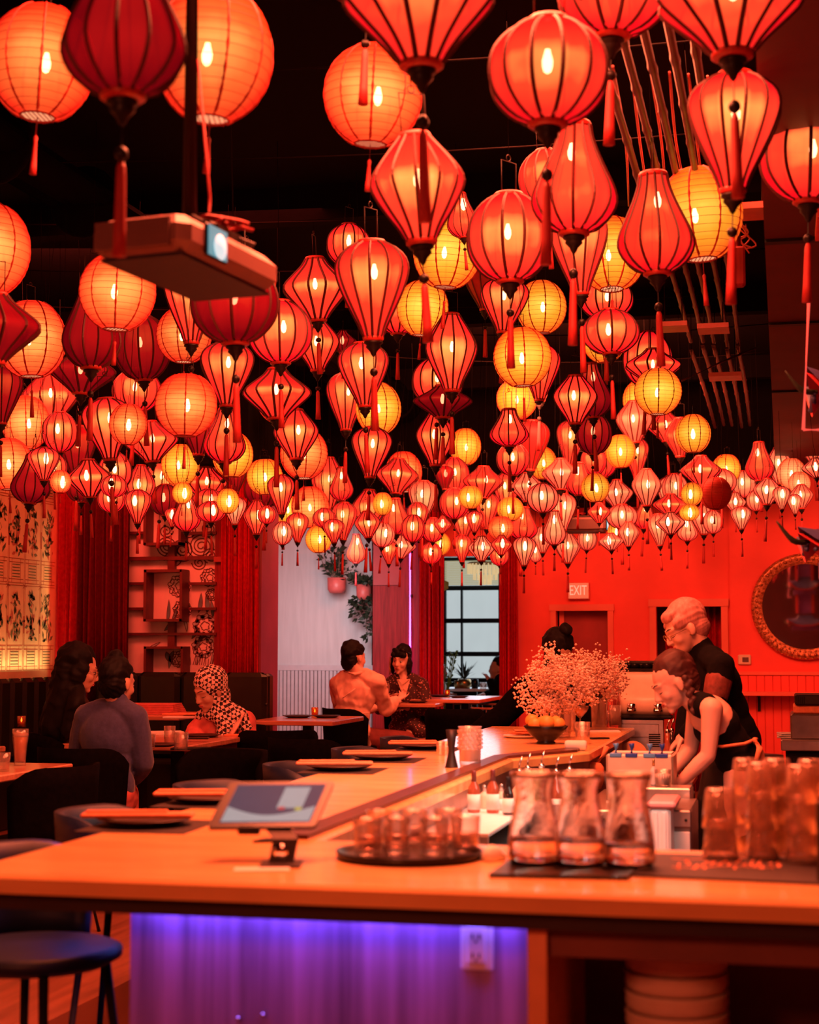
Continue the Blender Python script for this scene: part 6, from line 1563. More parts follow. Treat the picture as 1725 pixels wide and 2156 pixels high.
q = MB(); q.tube([PD(838, 1432, d0-.12), PD(848, 1442, d0-.135), PD(862, 1431, d0-.12)], .0025, 5); q.build('necklace', M['brass'], root)
shoes(root, J, F, 'black')
# ---------------------------------------------------------------- woman with checked headscarf
d0 = 11.2
J = joints(d0, neck=(460, 1492, 0), shL=(517, 1520, -.02), shR=(415, 1536, .05), elL=(530, 1585, -.12), elR=(402, 1580, -.10), wrL=(462, 1585, -.32), wrR=(420, 1580, -.34),
           hip=(475, 1650, .05), hpL=(500, 1662, .0), hpR=(448, 1662, .0), knL=(505, 1668, -.42), knR=(445, 1668, -.42), anL=(505, 1800, -.42), anR=(440, 1800, -.42)); feet_floor(J, .2)
F = Frame(PD(441, 1454, d0-.04), (-RV*.62 - FV*.65 + Vector((0, 0, -.40))).normalized(), UP - FV*.1, 1.16)
root, T = person('woman in a black and white checked headscarf and rose robe looking down at the table', J, F, (J['hip'].x, J['hip'].y, .2), 'f', 'skin2', .0075)
face_parts(F, root, 'hairblack', closed=True)
msc, nt, b = newmat('checked_scarf_cloth'); tc = nt.nodes.new('ShaderNodeTexCoord'); nz = nt.nodes.new('ShaderNodeTexNoise'); nz.inputs['Scale'].default_value = 6
mp = nt.nodes.new('ShaderNodeMapping'); mp.inputs['Rotation'].default_value = (.5, .6, .75); nt.links.new(tc.outputs['Object'], mp.inputs['Vector'])
ad = nt.nodes.new('ShaderNodeVectorMath'); ad.operation = 'ADD'; sc_ = nt.nodes.new('ShaderNodeVectorMath'); sc_.operation = 'SCALE'; sc_.inputs['Scale'].default_value = .03
nt.links.new(mp.outputs['Vector'], nz.inputs['Vector']); nt.links.new(nz.outputs['Color'], sc_.inputs[0]); nt.links.new(mp.outputs['Vector'], ad.inputs[0]); nt.links.new(sc_.outputs[0], ad.inputs[1])
ck = nt.nodes.new('ShaderNodeTexChecker'); ck.inputs['Scale'].default_value = 44; ck.inputs['Color1'].default_value = (.86, .62, .55, 1); ck.inputs['Color2'].default_value = (.03, .012, .015, 1)
nt.links.new(ad.outputs[0], ck.inputs['Vector']); nt.links.new(ck.outputs['Color'], b.inputs['Base Color']); b.inputs['Roughness'].default_value = .85; M['scarf'] = msc
q = MB(); F.e(q, (0, -.030, .040), (.094, .112, .108)); F.e(q, (0, -.03, -.06), (.088, .092, .10)); F.e(q, (0, .02, -.135), (.075, .07, .05))
limb(q, [PD(470, 1495, d0), PD(500, 1508, d0-.05), PD(520, 1535, d0-.08)], [.085, .075, .05]); limb(q, [PD(462, 1500, d0-.04), PD(475, 1530, d0-.10), PD(468, 1560, d0-.13)], [.075, .06, .045]); limb(q, [PD(455, 1498, d0), PD(425, 1508, d0+.02)], [.07, .045])
o = remesh(q, 'headscarf', M['scarf'], root, .007, 2)
# open the scarf at the face: push cloth in front of the face back behind it
me = o.data; off = origin_of(root); inv = F.M.transposed(); bmx = __import__('bmesh').new(); bmx.from_mesh(me); dv = []
for v in bmx.verts:
    qv = inv @ ((v.co+off) - F.c)/F.k
    if qv.y > .030 and (qv.x/.052)**2 + ((qv.z+.018)/.082)**2 < 1: dv.append(v)
    else:
        nn = noise.noise_vector(v.co*14)*.008; v.co += nn
__import__('bmesh').ops.delete(bmx, geom=dv, context='VERTS'); bmx.to_mesh(me); bmx.free()
M['scarfplain'] = pm('pale_scarf_border', (.85, .60, .50), .85, scale=40, var=.1)
q = MB(); q.tube([PD(515, 1500, d0-.15), PD(500, 1525, d0-.17), PD(478, 1560, d0-.19)], [.030, .045, .040], 10, flat=.35); q.build('scarf_border', M['scarfplain'], root)
shirt(root, J, T, 'robe', sleeve=1, ease=.020, name='robe', vox=.010, hem=.6, wr_=.010); pants(root, J, T, 'chair', ease=.02)
q = MB(); q.tube([PD(440, 1600, d0-.3), PD(490, 1590, d0-.35), PD(525, 1610, d0-.30), PD(540, 1650, d0-.25), PD(548, 1690, d0-.2)], [.03, .06, .075, .055, .03], 12, flat=.55); wrinkle(q, .02, 16); q.build('robe_tail', M['robe'], root)
shoes(root, J, F, 'black')
# ---------------------------------------------------------------- woman with a bun, blue sweater, from behind
d0 = 9.35
J = joints(d0, neck=(243, 1482, 0), shL=(182, 1508, .05), shR=(284, 1510, -.03), elL=(165, 1590, .15), elR=(302, 1604, .02), wrL=(215, 1612, .40), wrR=(282, 1640, .28),
           hip=(220, 1665, .0), hpL=(192, 1685, .05), hpR=(250, 1685, .0), knL=(215, 1672, .50), knR=(265, 1672, .48), anL=(220, 1800, .5), anR=(270, 1800, .5)); feet_floor(J, .2)
F = Frame(PD(249, 1440, d0+.01), (FV*.80 + RV*.50 + Vector((0, 0, -.28))).normalized(), UP, 1.08)
root, T = person('woman with a topknot bun and slate blue sweater, seated with her back to us', J, F, (J['hip'].x, J['hip'].y, .2), 'f', 'skin2', .008)
face_parts(F, root, 'hairblack')
def ex(mb): F.e(mb, (0, -.055, .140), (.045, .045, .040)); F.e(mb, (0, -.045, .105), (.035, .035, .03)); F.e(mb, (0, -.04, .0), (.082, .08, .09))
hair_cap(F, root, 'hairblack', ex, thick=.014, bump=.010)
shirt(root, J, T, 'bluesweater', sleeve=1, ease=.024, name='sweater', vox=.009, hem=.6, neckcover=1); pants(root, J, T, 'robe', ease=.02); shoes(root, J, F, 'black')
# ---------------------------------------------------------------- woman with long black hair
d0 = 10.25
J = joints(d0, neck=(160, 1465, 0), shL=(118, 1505, .16), shR=(178, 1505, -.12), elL=(120, 1585, .20), elR=(186, 1590, -.02), wrL=(190, 1590, .42), wrR=(228, 1592, .35),
           hip=(140, 1660, .05), hpL=(150, 1672, .12), hpR=(160, 1672, -.04), knL=(215, 1672, .40), knR=(225, 1672, .22), anL=(218, 1800, .4), anR=(228, 1800, .22)); feet_floor(J, .2)
F = Frame(PD(168, 1412, d0), (RV*.92 + FV*.25 + Vector((0, 0, -.30))).normalized(), UP, 1.12)
root, T = person('woman in profile with very long loose black hair, left of the topknot woman', J, F, (J['hip'].x, J['hip'].y, .2), 'f', 'skin2', .008)
face_parts(F, root, 'hairblack', glasses=True)
def ex(mb):
    F.e(mb, (0, -.045, .06), (.098, .105, .10)); limb(mb, [F(0, -.06, .0), PD(140, 1470, d0), PD(122, 1530, d0), PD(108, 1575, d0)], [.10, .125, .12, .07])
    limb(mb, [F(-.07, -.01, .0), PD(160, 1480, d0-.13), PD(140, 1540, d0-.14)], [.045, .06, .04]); F.e(mb, (.066, -.012, -.01), (.030, .062, .085)); F.e(mb, (-.066, -.012, -.01), (.030, .062, .085))
hair_cap(F, root, 'hairblack', ex, thick=.016, bump=.016, vox=.009)
shirt(root, J, T, 'darkshirt', sleeve=1, ease=.018, name='blouse', vox=.010, hem=.6); pants(root, J, T, 'chair', ease=.02); shoes(root, J, F, 'black')
# ---------------------------------------------------------------- two guests by the far window
for (px, sgn, shirtm, lb) in ((1052, -1, 'blacktop', 'distant guest in dark clothes at the right edge of the far window'), (920, 1, 'paper', 'distant guest in a pale top at the left edge of the far window')):
    d0 = 20.2; yb = 1412 if sgn < 0 else 1418
    J = joints(d0, neck=(px, yb+14, 0), shL=(px+3, yb+22, -.16), shR=(px+3, yb+22, .16), elL=(px+sgn*6, yb+48, -.2), elR=(px+sgn*6, yb+48, .2), wrL=(px+sgn*-1+sgn*22, yb+22 if sgn < 0 else yb+44, -.1), wrR=(px+sgn*30, yb+50, .1),
               hip=(px-2*sgn, yb+98, 0), hpL=(px, yb+100, -.1), hpR=(px, yb+100, .1), knL=(px+sgn*60, yb+96, -.1), knR=(px+sgn*60, yb+96, .1), anL=(px+sgn*60, yb+170, -.1), anR=(px+sgn*60, yb+170, .1)); feet_floor(J, 0)
    F = Frame(PD(px+sgn*3, yb-4, d0), (RV*sgn + Vector((0, 0, -.1))).normalized(), UP, 1.1)
    root, T = person(lb, J, F, (J['hip'].x, J['hip'].y, 0), 'm', 'skin2', .014)
    hair_cap(F, root, 'hairblack', None, vox=.012); shirt(root, J, T, shirtm, sleeve=1, ease=.02, name='shirt', vox=.016); pants(root, J, T, 'blacktop', vox=.016)
# ================================================================ tables, chairs, booths
def shell_back(mb, r, z0, z1, a0, a1, t=.03, n=18, lean=.05, dip=.25):
    vs = []; m = 5
    for i in range(n+1):
        a = a0+(a1-a0)*i/n; e = 1-abs(2*i/n-1); top = z0+(z1-z0)*(1-dip*(1-min(1, e*2.2))**2)
        for j in range(m):
            z = z0+(top-z0)*j/(m-1); q = r*(1+lean*j/(m-1)*1.5)
            vs.append((q*math.cos(a), q*math.sin(a)*.92, z)); 
    k = len(vs)
    for i in range(n+1):
        a = a0+(a1-a0)*i/n
        for j in range(m):
            x, y, z = vs[i*m+j]; L = math.hypot(x, y); vs.append((x*(1-t/L), y*(1-t/L), z+(-.006 if j == m-1 else 0)))
    fs = []
    for i in range(n):
        for j in range(m-1):
            a = i*m+j; fs.append((a, a+m, a+m+1, a+1)); fs.append((k+a+1, k+a+m+1, k+a+m, k+a))
        a = i*m; fs.append((a+m, a, k+a, k+a+m)); a = i*m+m-1; fs.append((a, a+m, k+a+m, k+a))
    for i in (0, n):
        for j in range(m-1): a = i*m+j; fs.append((a, a+1, k+a+1, k+a) if i == 0 else (a+1, a, k+a, k+a+1))
    mb.add(vs, fs, True)
def make_chair(name, seat_h, top_h, back_m, seat_m, leg_m, stool=False):
    t = empty(name)
    mb = MB(); mb.lathe([(.001, seat_h-.05), (.19, seat_h-.05), (.225, seat_h-.03), (.225, seat_h-.01), (.20, seat_h), (.001, seat_h+.003)], 26, (0, .02, 0)); mb.build('seat', back_m if False else seat_m, t)
    mb = MB(); shell_back(mb, .255, seat_h-.03, top_h, math.radians(178), math.radians(362)); mb.build('backrest', back_m, t)
    for sx in (-1, 1):
        for sy in (-1, 1):
            mb = MB(); mb.tube([(sx*.13, .02+sy*.13, seat_h-.05), (sx*.21, .02+sy*.20, .0)], [.013, .009], 8); mb.build('leg', leg_m, t)
    if stool:
        mb = MB(); c = [(sx, sy) for sx, sy in ((-1, -1), (1, -1), (1, 1), (-1, 1), (-1, -1))]
        mb.tube([(sx*.185, .02+sy*.178, .26) for sx, sy in c], .008, 6); mb.build('footrest', leg_m, t)
    return t
chair_p = make_chair('upholstered_chair', .46, .80, M['chair'], M['chair'], M['black'])
stool_p = make_chair('bar_stool', .78, 1.02, M['stoolshell'], M['stoolshell'], M['black'], True)
used_p = {'c': False, 's': False}
def put(kind, x, y, z, rz, label, group):
    p = chair_p if kind == 'c' else stool_p
    o = copy_tree(p) if used_p[kind] else p
    used_p[kind] = True; o.location = (x, y, z); o.rotation_euler = (0, 0, rz); tag(o, label, 'chair' if kind == 'c' else 'stool', group); return o
GC, GS = 'black upholstered dining chairs', 'dark shell stools along the bar'
def cpos(px, py, d, z):
    p = PD(px, py, d); return p.x, p.y
x, y = cpos(180, 1640, 9.0, 0); put('c', x, y, .2, math.radians(-8), 'black chair holding the woman in the blue sweater', GC)
x, y = cpos(128, 1640, 10.3, 0); put('c', x, y, .2, math.radians(-55), 'black chair under the woman with long black hair', GC)
x, y = cpos(478, 1640, 11.35, 0); put('c', x, y, .2, math.radians(172), 'black chair under the woman in the checked headscarf', GC)
x, y = cpos(458, 1650, 8.6, 0); put('c', x, y, .2, math.radians(165), 'empty black rounded chair below the headscarf woman, back to the bar', GC)
x, y = cpos(585, 1560, 10.9, 0); put('c', x, y, .2, math.radians(20), 'empty black chair with its back to us at the candle-lit table', GC)
x, y = cpos(655, 1620, 9.9, 0); put('c', x, y, .2, math.radians(-20), 'empty black chair between the candle-lit table and the bar plates', GC)
x, y = cpos(958, 1500, 14.6, 0); put('c', x, y, .2, math.radians(10), 'empty black chair at the small table near the far window', GC)
x, y = cpos(738, 1560, 14.65, 0); put('c', x, y, .2, math.radians(-40), 'black chair under the man in the sand jacket', GC)
x, y = cpos(858, 1560, 15.72, 0); put('c', x, y, .2, math.radians(160), 'black chair under the woman in the floral dress', GC)
x, y = cpos(90, 1800, 7.6, 0); put('c', x, y, .2, math.radians(80), 'empty black chair beyond the beer glass table', GC)
x, y = cpos(1165, 1600, 10.42, 0); put('s', x, y, 0, math.radians(180), 'dark stool under the guest behind the flowers', GS)
for i, (yy_, lab) in enumerate([(3.95, 'blue-lit dark stool nearest the camera tucked under the bar corner'), (5.0, 'second dark stool along the bar beside the nearest plate'), (6.05, 'third dark stool along the bar'), (7.15, 'fourth dark stool along the bar'), (8.3, 'fifth dark stool along the bar'), (9.35, 'farthest dark stool along the bar')]):
    put('s', -2.08 if i else -1.93, yy_, 0, math.radians(-90+(-12, 8, -5, 10, 0, 5)[i]), lab, GS)
def table(name, x0, y0, x1, y1, z, zf, label, base='pedestal', mat='tabletop', thick=.035):
    t = empty(name, ((x0+x1)/2, (y0+y1)/2, zf), label, 'table')
    MB().bb((x0, y0, z-thick), (x1, y1, z), bev=.006).build('tabletop', M[mat], t)
    cx, cy_ = (x0+x1)/2, (y0+y1)/2
    if (y1-y0) > 1.0: ys = [y0+.25, y1-.25]
    elif (x1-x0) > 1.1: ys = None
    else: ys = [cy_]
    pts = [(cx, q) for q in ys] if ys else [(x0+.25, cy_), (x1-.25, cy_)]
    for (a, b) in pts:
        MB().bb((a-.035, b-.035, zf+.02), (a+.035, b+.035, z-thick)).build('post', M['black'], t)
        q = MB(); q.box((a, b, zf+.01), (.46, .08, .02)); q.box((a, b, zf+.010), (.08, .46, .018)); q.build('foot_plate', M['black'], t)
    return t
ZTB = .95
table('dining_table', -4.35, 6.55, -3.59, 7.82, ZTB, .2, 'wooden table with the glass of beer at the left edge')
table('dining_table', -5.35, 8.45, -4.62, 9.1, ZTB, .2, 'small table with a candle by the booth at the left edge')
table('dining_table', -4.40, 9.40, -3.55, 10.55, ZTB, .2, 'red-brown table shared by the seated women with drinks and menus')
table('dining_table', -5.35, 11.15, -4.30, 11.95, 1.05, .2, 'table behind the shared table, stacked with red menus')
a = PD(548, 1512, 12.2)
table('dining_table', PY(537, 1500, 11.75).x, 11.62, PY(700, 1500, 11.62).x, 12.55, 1.0, .2, 'wooden table with candle and plates before the pale wall')
tX0, tX1 = PY(795, 1500, 14.85).x, PY(917, 1500, 14.85).x
table('dining_table', tX0, 14.85, tX1, 15.30, 1.02, .2, 'small table between the seated man and woman')
table('dining_table', PY(897, 1470, 15.9).x, 15.2, PY(1018, 1470, 15.4).x, 16.5, 1.05, .2, 'table with candle just before the far window opening')
# tufted booths
def booth(name, x0, x1, yb, label, along='x', z0=.2, seat=.65, top=1.345, dep=.55):
    t = empty(name, ((x0+x1)/2, yb, z0), label, 'booth')
    if along == 'x':
        MB().bb((x0, yb-dep, z0), (x1, yb-.12, seat), bev=.02).build('seat', M['booth'], t)
        MB().bb((x0, yb-.12, z0), (x1, yb, top-.01), bev=.02).build('back_panel', M['booth'], t)
        n = max(2, int((x1-x0)/.30)); w = (x1-x0)/n
        for k in range(n):
            MB().box((x0+(k+.5)*w, yb-.15, (seat+top)/2), (w-.012, .09, top-seat), bev=.035).build('back_cushion', M['booth'], t)
        b = MB()
        for k in range(n+1):
            for r in range(2): b.ell((x0+k*w*.999, yb-.19, seat+.18+r*.26), (.012, .008, .012), 8, 6)
        b.build('button', M['booth'], t)
    else:
        MB().bb((XL+.12, x0, z0), (XL+dep, x1, seat), bev=.02).build('seat', M['booth'], t)
        MB().bb((XL+.005, x0, z0), (XL+.12, x1, top-.01), bev=.02).build('back_panel', M['booth'], t)
        n = max(2, int((x1-x0)/.21)); w = (x1-x0)/n
        for k in range(n): MB().box((XL+.15, x0+(k+.5)*w, (seat+top)/2), (.09, w-.012, top-seat), bev=.035).build('back_cushion', M['booth'], t)
    return t
booth('tufted_booth', XL+.62, PY(572, 1415, YM-.42).x, YM-.36, 'dark green tufted booth bench under the mural wall')
booth('tufted_booth', 7.6, 12.90, 0, 'dark green channel-tufted booth bench under the flowered wallpaper', 'y', top=1.30)
# ---------------------------------------------------------------- things on the tables
def votive(px, py, z, label, s=1.0):
    c = PZ(px, py, z); t = empty('votive_candle', (c.x, c.y, z), label, 'candle', 'votive candles')
    MB().lathe([(.001, 0), (.026*s, 0), (.029*s, .07*s), (.026*s, .07*s), (.023*s, .008*s), (.001, .008*s)], 18, (c.x, c.y, z)).build('glass_cup', M['amberglass'], t)
    MB().lathe([(.001, .008*s), (.022*s, .009*s), (.022*s, .030*s), (.001, .030*s)], 14, (c.x, c.y, z)).build('wax', M['paper'], t)
    MB().lathe([(.001, .030*s), (.006*s, .038*s), (.004*s, .052*s), (.0005, .062*s)], 8, (c.x, c.y, z)).build('flame', M['candle'], t)
M['amberglass'] = thinglass('amber_cup_glass', (1, .62, .35), .2, .05, .12, (1, .4, .12))
votive(45, 1530, ZTB, 'lit votive candle in a glass on the small table by the left booth', 1.15)
votive(663, 1508, 1.0, 'lit votive candle on the table before the pale wall')
votive(942, 1467, 1.05, 'lit votive candle on the table near the far window')
votive(337, 1499, 1.05, 'lit votive candle on the menu-stacked table under the booth', .9)
def plate_at(px, py, z, r, label, mat='plate', group='dark plates on the dining tables'):
    c = PZ(px, py, z); t = empty('dinner_plate', (c.x, c.y, z), label, 'plate', group)
    MB().lathe([(.001, 0), (r*.6, 0), (r*.75, .005), (r, .016), (r*.98, .019), (r*.7, .009), (.001, .006)], 30, (c.x, c.y, z)).build('plate_body', M[mat], t); return c
plate_at(627, 1511, 1.0, .12, 'dark plate left of the candle on the table before the pale wall'); plate_at(688, 1511, 1.0, .11, 'dark plate right of the candle on the table before the pale wall')
plate_at(927, 1467, 1.05, .11, 'plate on the left of the table near the far window'); plate_at(966, 1469, 1.05, .10, 'plate on the right of the table near the far window')
plate_at(425, 1552, ZTB, .13, 'dark plate before the woman in the headscarf'); plate_at(335, 1572, ZTB, .12, 'dark plate nearest us on the shared table'); plate_at(878, 1480, 1.02, .11, 'dark plate with food between the couple')
def flatbox(name, px, py, z, d, rz, mat, label, cat, group=None):
    c = PZ(px, py, z); return tag(MB().box((c.x, c.y, z+d[2]/2), d, rz=rz, bev=.002).build(name, M[mat]), label, cat, group)
def tumbler(px, py, z, r, h, label, fill=.4, fm='waterthin'):
    c = PZ(px, py, z); t = empty('tumbler_glass', (c.x, c.y, z), label, 'glass', 'glasses on the shared table')
    MB().lathe([(.001, 0), (r*.9, 0), (r, .006), (r*1.06, h), (r*.98, h), (r*.9, .012), (.001, .012)], 20, (c.x, c.y, z)).build('glass_wall', M['glassthin'], t)
    MB().lathe([(.001, .013), (r*.88, .014), (r*.93, h*fill), (.001, h*fill)], 18, (c.x, c.y, z)).build('drink', M[fm], t)
tumbler(357, 1568, ZTB, .034, .115, 'tall clear water glass at the middle of the shared table'); tumbler(381, 1580, ZTB, .040, .105, 'wide clear water glass near the corner of the shared table'); tumbler(312, 1576, ZTB, .040, .085, 'short glass of red drink beside the blue sweater', .8, 'robe')
flatbox('folded_menu', 345, 1546, ZTB, (.26, .18, .02), .5, 'paper', 'white folded menu leaning behind the water glasses', 'menu')
flatbox('phone', 415, 1556, ZTB+.018, (.15, .07, .010), .2, 'blackgloss', 'phone lying before the woman in the headscarf', 'phone')
flatbox('leather_bill_folder', 402, 1578, ZTB, (.22, .14, .012), .2, 'black', 'black bill folder near the corner of the shared table', 'folder')
flatbox('cloth_napkin', 504, 1549, ZTB, (.20, .09, .010), .1, 'napkin', 'orange cloth napkin at the far right of the shared table', 'napkin')
for i in range(6):
    c = PZ(318, 1502, 1.05); tag(MB().box((c.x, c.y, 1.05+.006+i*.0125), (.46-.01*i, .30, .012), rz=.03*i, bev=.002).build('red_menu', M['robe']), 'red menu, %s of the pile on the table under the booth' % ['bottom', 'second up', 'third up', 'fourth up', 'fifth up', 'topmost'][i], 'menu', 'pile of red menus')
flatbox('open_menu', 395, 1505, 1.05, (.34, .20, .012), .15, 'napkin', 'open orange menu lying right of the pile of red menus', 'menu')
flatbox('white_menu', 382, 1512, 1.05, (.24, .12, .012), .1, 'paper', 'pale menu lying in front of the red pile', 'menu')
# beer
c = PZ(42, 1612, ZTB); t = empty('beer_glass', (c.x, c.y, ZTB), 'tall glass of amber beer with foam on the left table', 'glass')
MB().lathe([(.001, 0), (.030, 0), (.030, .012), (.028, .02), (.034, .10), (.041, .15), (.040, .185), (.038, .185), (.038, .15), (.031, .10), (.025, .02), (.001, .018)], 24, (c.x, c.y, ZTB)).build('glass_wall', M['glassthin'], t)
MB().lathe([(.001, .019), (.0245, .021), (.0305, .10), (.0365, .145), (.001, .145)], 22, (c.x, c.y, ZTB)).build('beer', M['beer'], t)
MB().lathe([(.001, .1452), (.0365, .1452), (.0375, .165), (.001, .170)], 22, (c.x, c.y, ZTB)).build('foam_head', M['foam'], t)
c = PZ(6, 1624, ZTB); t = empty('water_glass', (c.x, c.y, ZTB), 'short water glass beside the beer at the left picture edge', 'glass')
MB().lathe([(.001, 0), (.030, 0), (.036, .09), (.034, .09), (.028, .008), (.001, .008)], 20, (c.x, c.y, ZTB)).build('glass_wall', M['glassthin'], t)
# wine glass and fork of the couple
c = PZ(812, 1481, 1.02); t = empty('wine_glass', (c.x, c.y, 1.02), 'stemmed wine glass between the couple', 'glass')
MB().lathe([(.001, 0), (.034, 0), (.033, .003), (.004, .008), (.004, .08), (.02, .09), (.038, .12), (.040, .155), (.034, .19), (.033, .19), (.038, .155), (.036, .12), (.018, .094), (.001, .088)], 22, (c.x, c.y, 1.02)).build('glass_wall', M['glassthin'], t)
MB().lathe([(.001, .090), (.017, .095), (.035, .12), (.037, .14), (.001, .14)], 18, (c.x, c.y, 1.02)).build('wine', M['robe'], t)
# small wooden stool by the man's legs
c = PD(800, 1560, 15.35); t = empty('spindle_chair', (c.x, c.y, .2), 'pale spindle-back chair glimpsed under the couple table', 'chair')
MB().bb((c.x-.18, c.y-.18, .62), (c.x+.18, c.y+.18, .65), bev=.01).build('seat', M['napkin'], t)
for sx in (-.15, .15):
    for sy in (-.15, .15): MB().tube([(c.x+sx*.8, c.y+sy*.8, .62), (c.x+sx, c.y+sy, .2)], .012, 8).build('leg', M['napkin'], t)
# ---------------------------------------------------------------- far room furniture
table('dining_table', PY(930, 1440, 20.6).x, 20.3, PY(1052, 1440, 20.3).x, 21.2, 1.02, 0, 'white-clothed table right under the far window', mat='white')
table('dining_table', PY(940, 1440, 18.9).x, 18.7, PY(1010, 1440, 18.7).x, 19.4, .92, 0, 'dark table with plates beyond the opening', mat='black')
def windsor(px, d, label):
    p = PD(px, 1480, d); t = empty('windsor_chair', (p.x, p.y, 0), label, 'chair', 'pale round-backed chairs in the far room')
    MB().lathe([(.001, .50), (.19, .50), (.21, .53), (.001, .54)], 20, (p.x, p.y, 0)).build('seat', M['napkin'], t)
    q = MB(); pts = [(p.x+.2*math.cos(a), p.y+.18*math.sin(a), .86) for a in [math.radians(170+200*i/12) for i in range(13)]]; q.tube(pts, .014, 6); q.build('back_hoop', M['napkin'], t)
    for i in range(5):
        a = math.radians(190+40*i); MB().tube([(p.x+.17*math.cos(a), p.y+.16*math.sin(a), .53), (p.x+.2*math.cos(a), p.y+.18*math.sin(a), .86)], .007, 5).build('spindle', M['napkin'], t)
    for sx, sy in ((-1, -1), (1, -1), (1, 1), (-1, 1)): MB().tube([(p.x+.12*sx, p.y+.12*sy, .50), (p.x+.18*sx, p.y+.18*sy, 0)], .013, 6).build('leg', M['napkin'], t)
windsor(1030, 17.4+.9, 'pale round-backed chair just beyond the opening'); windsor(976, 19.9, 'pale round-backed chair at the middle of the far room'); windsor(1042, 19.7, 'pale round-backed chair close to the dark distant guest')
for i, (px, h, m_, lb) in enumerate([(964, .10, 'brass', 'small brass pot'), (1000, .12, 'blackgloss', 'dark coffee cup'), (1018, .08, 'glassmilky', 'small water glass'), (1034, .10, 'glassmilky', 'clear glass')]):
    x = PY(px, 1430, 20.45).x; one('table_vessel', MB().lathe([(.001, 0), (.04, 0), (.05, h*.6), (.045, h), (.04, h), (.001, .01)], 16, (x, 20.45, 1.02)), M[m_], lb + ' on the white-clothed far table', 'vessel')
x = PY(978, 1430, 20.5).x; t = empty('potted_plant', (x, 20.5, 1.02), 'little potted plant on the white-clothed far table', 'plant')
MB().lathe([(.001, 0), (.07, 0), (.10, .06), (.08, .12), (.001, .12)], 18, (x, 20.5, 1.02)).build('pot', M['brass'], t)
def blade(mb, base, tip, w):
    base, tip = Vector(base), Vector(tip); mid = base.lerp(tip, .5)+Vector((0, 0, .03)); s, _, _ = basis(tip-base); 
    mb.add([base-s*w*.3, base+s*w*.3, mid+s*w, tip, mid-s*w], [(0, 1, 2, 4), (4, 2, 3)])
RP = random.Random(9); q = MB()
for k in range(26):
    a = RP.uniform(0, 2*PI); blade(q, (x, 20.5, 1.13), (x+.28*math.cos(a)*RP.uniform(.5, 1), 20.5+.2*math.sin(a), 1.16+RP.uniform(.05, .24)), .012)
q.build('leaf', M['leaf'], t)
# palm by the window, climbing leaves
c = PD(932, 1440, 19.6); t = empty('potted_palm', (c.x, c.y, 0), 'bright green palm standing by the left side of the far window', 'plant')
MB().lathe([(.001, 0), (.14, 0), (.17, .35), (.15, .35), (.001, .30)], 20, (c.x, c.y, 0)).build('pot', M['terracotta'], t)
q = MB(); zt_ = PD(932, 1372, 19.6).z
for k in range(9):
    a = 2*PI*k/9+.3; L_ = RP.uniform(.75, 1.0)
    stem = spline([(c.x, c.y, .33), (c.x+.05*math.cos(a), c.y+.05*math.sin(a), .9), (c.x+.16*math.cos(a), c.y+.16*math.sin(a), 1.0+(zt_-1.0)*L_)], 7); q.tube(stem, .006, 4)
    for i in range(5, len(stem)):
        for s in (-1, 1):
            b_ = Vector(stem[i]); blade(q, b_, b_+Vector((math.cos(a+s*1.2)*.12, math.sin(a+s*1.2)*.12, .05)), .010)
q.build('frond', M['leafbright'], t)
t = empty('climbing_plant', (PD(922, 1300, 18.2).x, PD(922, 1300, 18.2).y, 3.0), 'bright green climbing leaves along the left edge of the far window', 'plant')
q = MB(); pts = [PD(px, py, 18.2) for px, py in ((930, 1170), (924, 1210), (920, 1250), (922, 1290), (921, 1330))]; q.tube(spline(pts, 5), .004, 5); q.tube([PD(930, 1170, 18.2), (PD(930, 1170, 18.2).x, PD(930, 1170, 18.2).y, ZC)], .004, 5); q.build('vine_stem', M['twig'], t)
for px, py in ((924, 1222), (920, 1256), (922, 1270), (919, 1294), (922, 1312), (920, 1330), (936, 1222)):
    p = PD(px, py, 18.15); q = MB(); q.add([p, p+Vector((.05, 0, -.02)), p+Vector((.045, .01, -.09)), p+Vector((0, 0, -.12)), p+Vector((-.045, .01, -.09)), p+Vector((-.05, 0, -.02))], [(0, 1, 2, 3), (0, 3, 4, 5)]); q.build('leaf', M['leafbright'], t)
# crystal chandelier
c = PD(1022, 1205, 19.4); t = empty('crystal_chandelier', (c.x, c.y, c.z), 'crystal chandelier glowing before the top of the far window', 'chandelier')
M['crystal'] = em('backlit_crystal', (.75, .55, .28), .8, False)
MB().lathe([(.20, 0), (.22, .01), (.20, .02)], 24, (c.x, c.y, c.z+.10), close=True).build('ring', M['brass'], t)
MB().tube([(c.x, c.y, c.z+.1), (c.x, c.y, ZC)], .008, 6).build('stem', M['brass'], t)
q = MB()
for r, n, z0 in ((.21, 26, .0), (.14, 18, -.07), (.07, 10, -.13)):
    for k in range(n):
        a = 2*PI*k/n; q.bb((c.x+r*math.cos(a)-.008, c.y+r*math.sin(a)-.008, c.z+z0-.02), (c.x+r*math.cos(a)+.008, c.y+r*math.sin(a)+.008, c.z+z0+.10))
q.build('crystal_drop', M['crystal'], t)
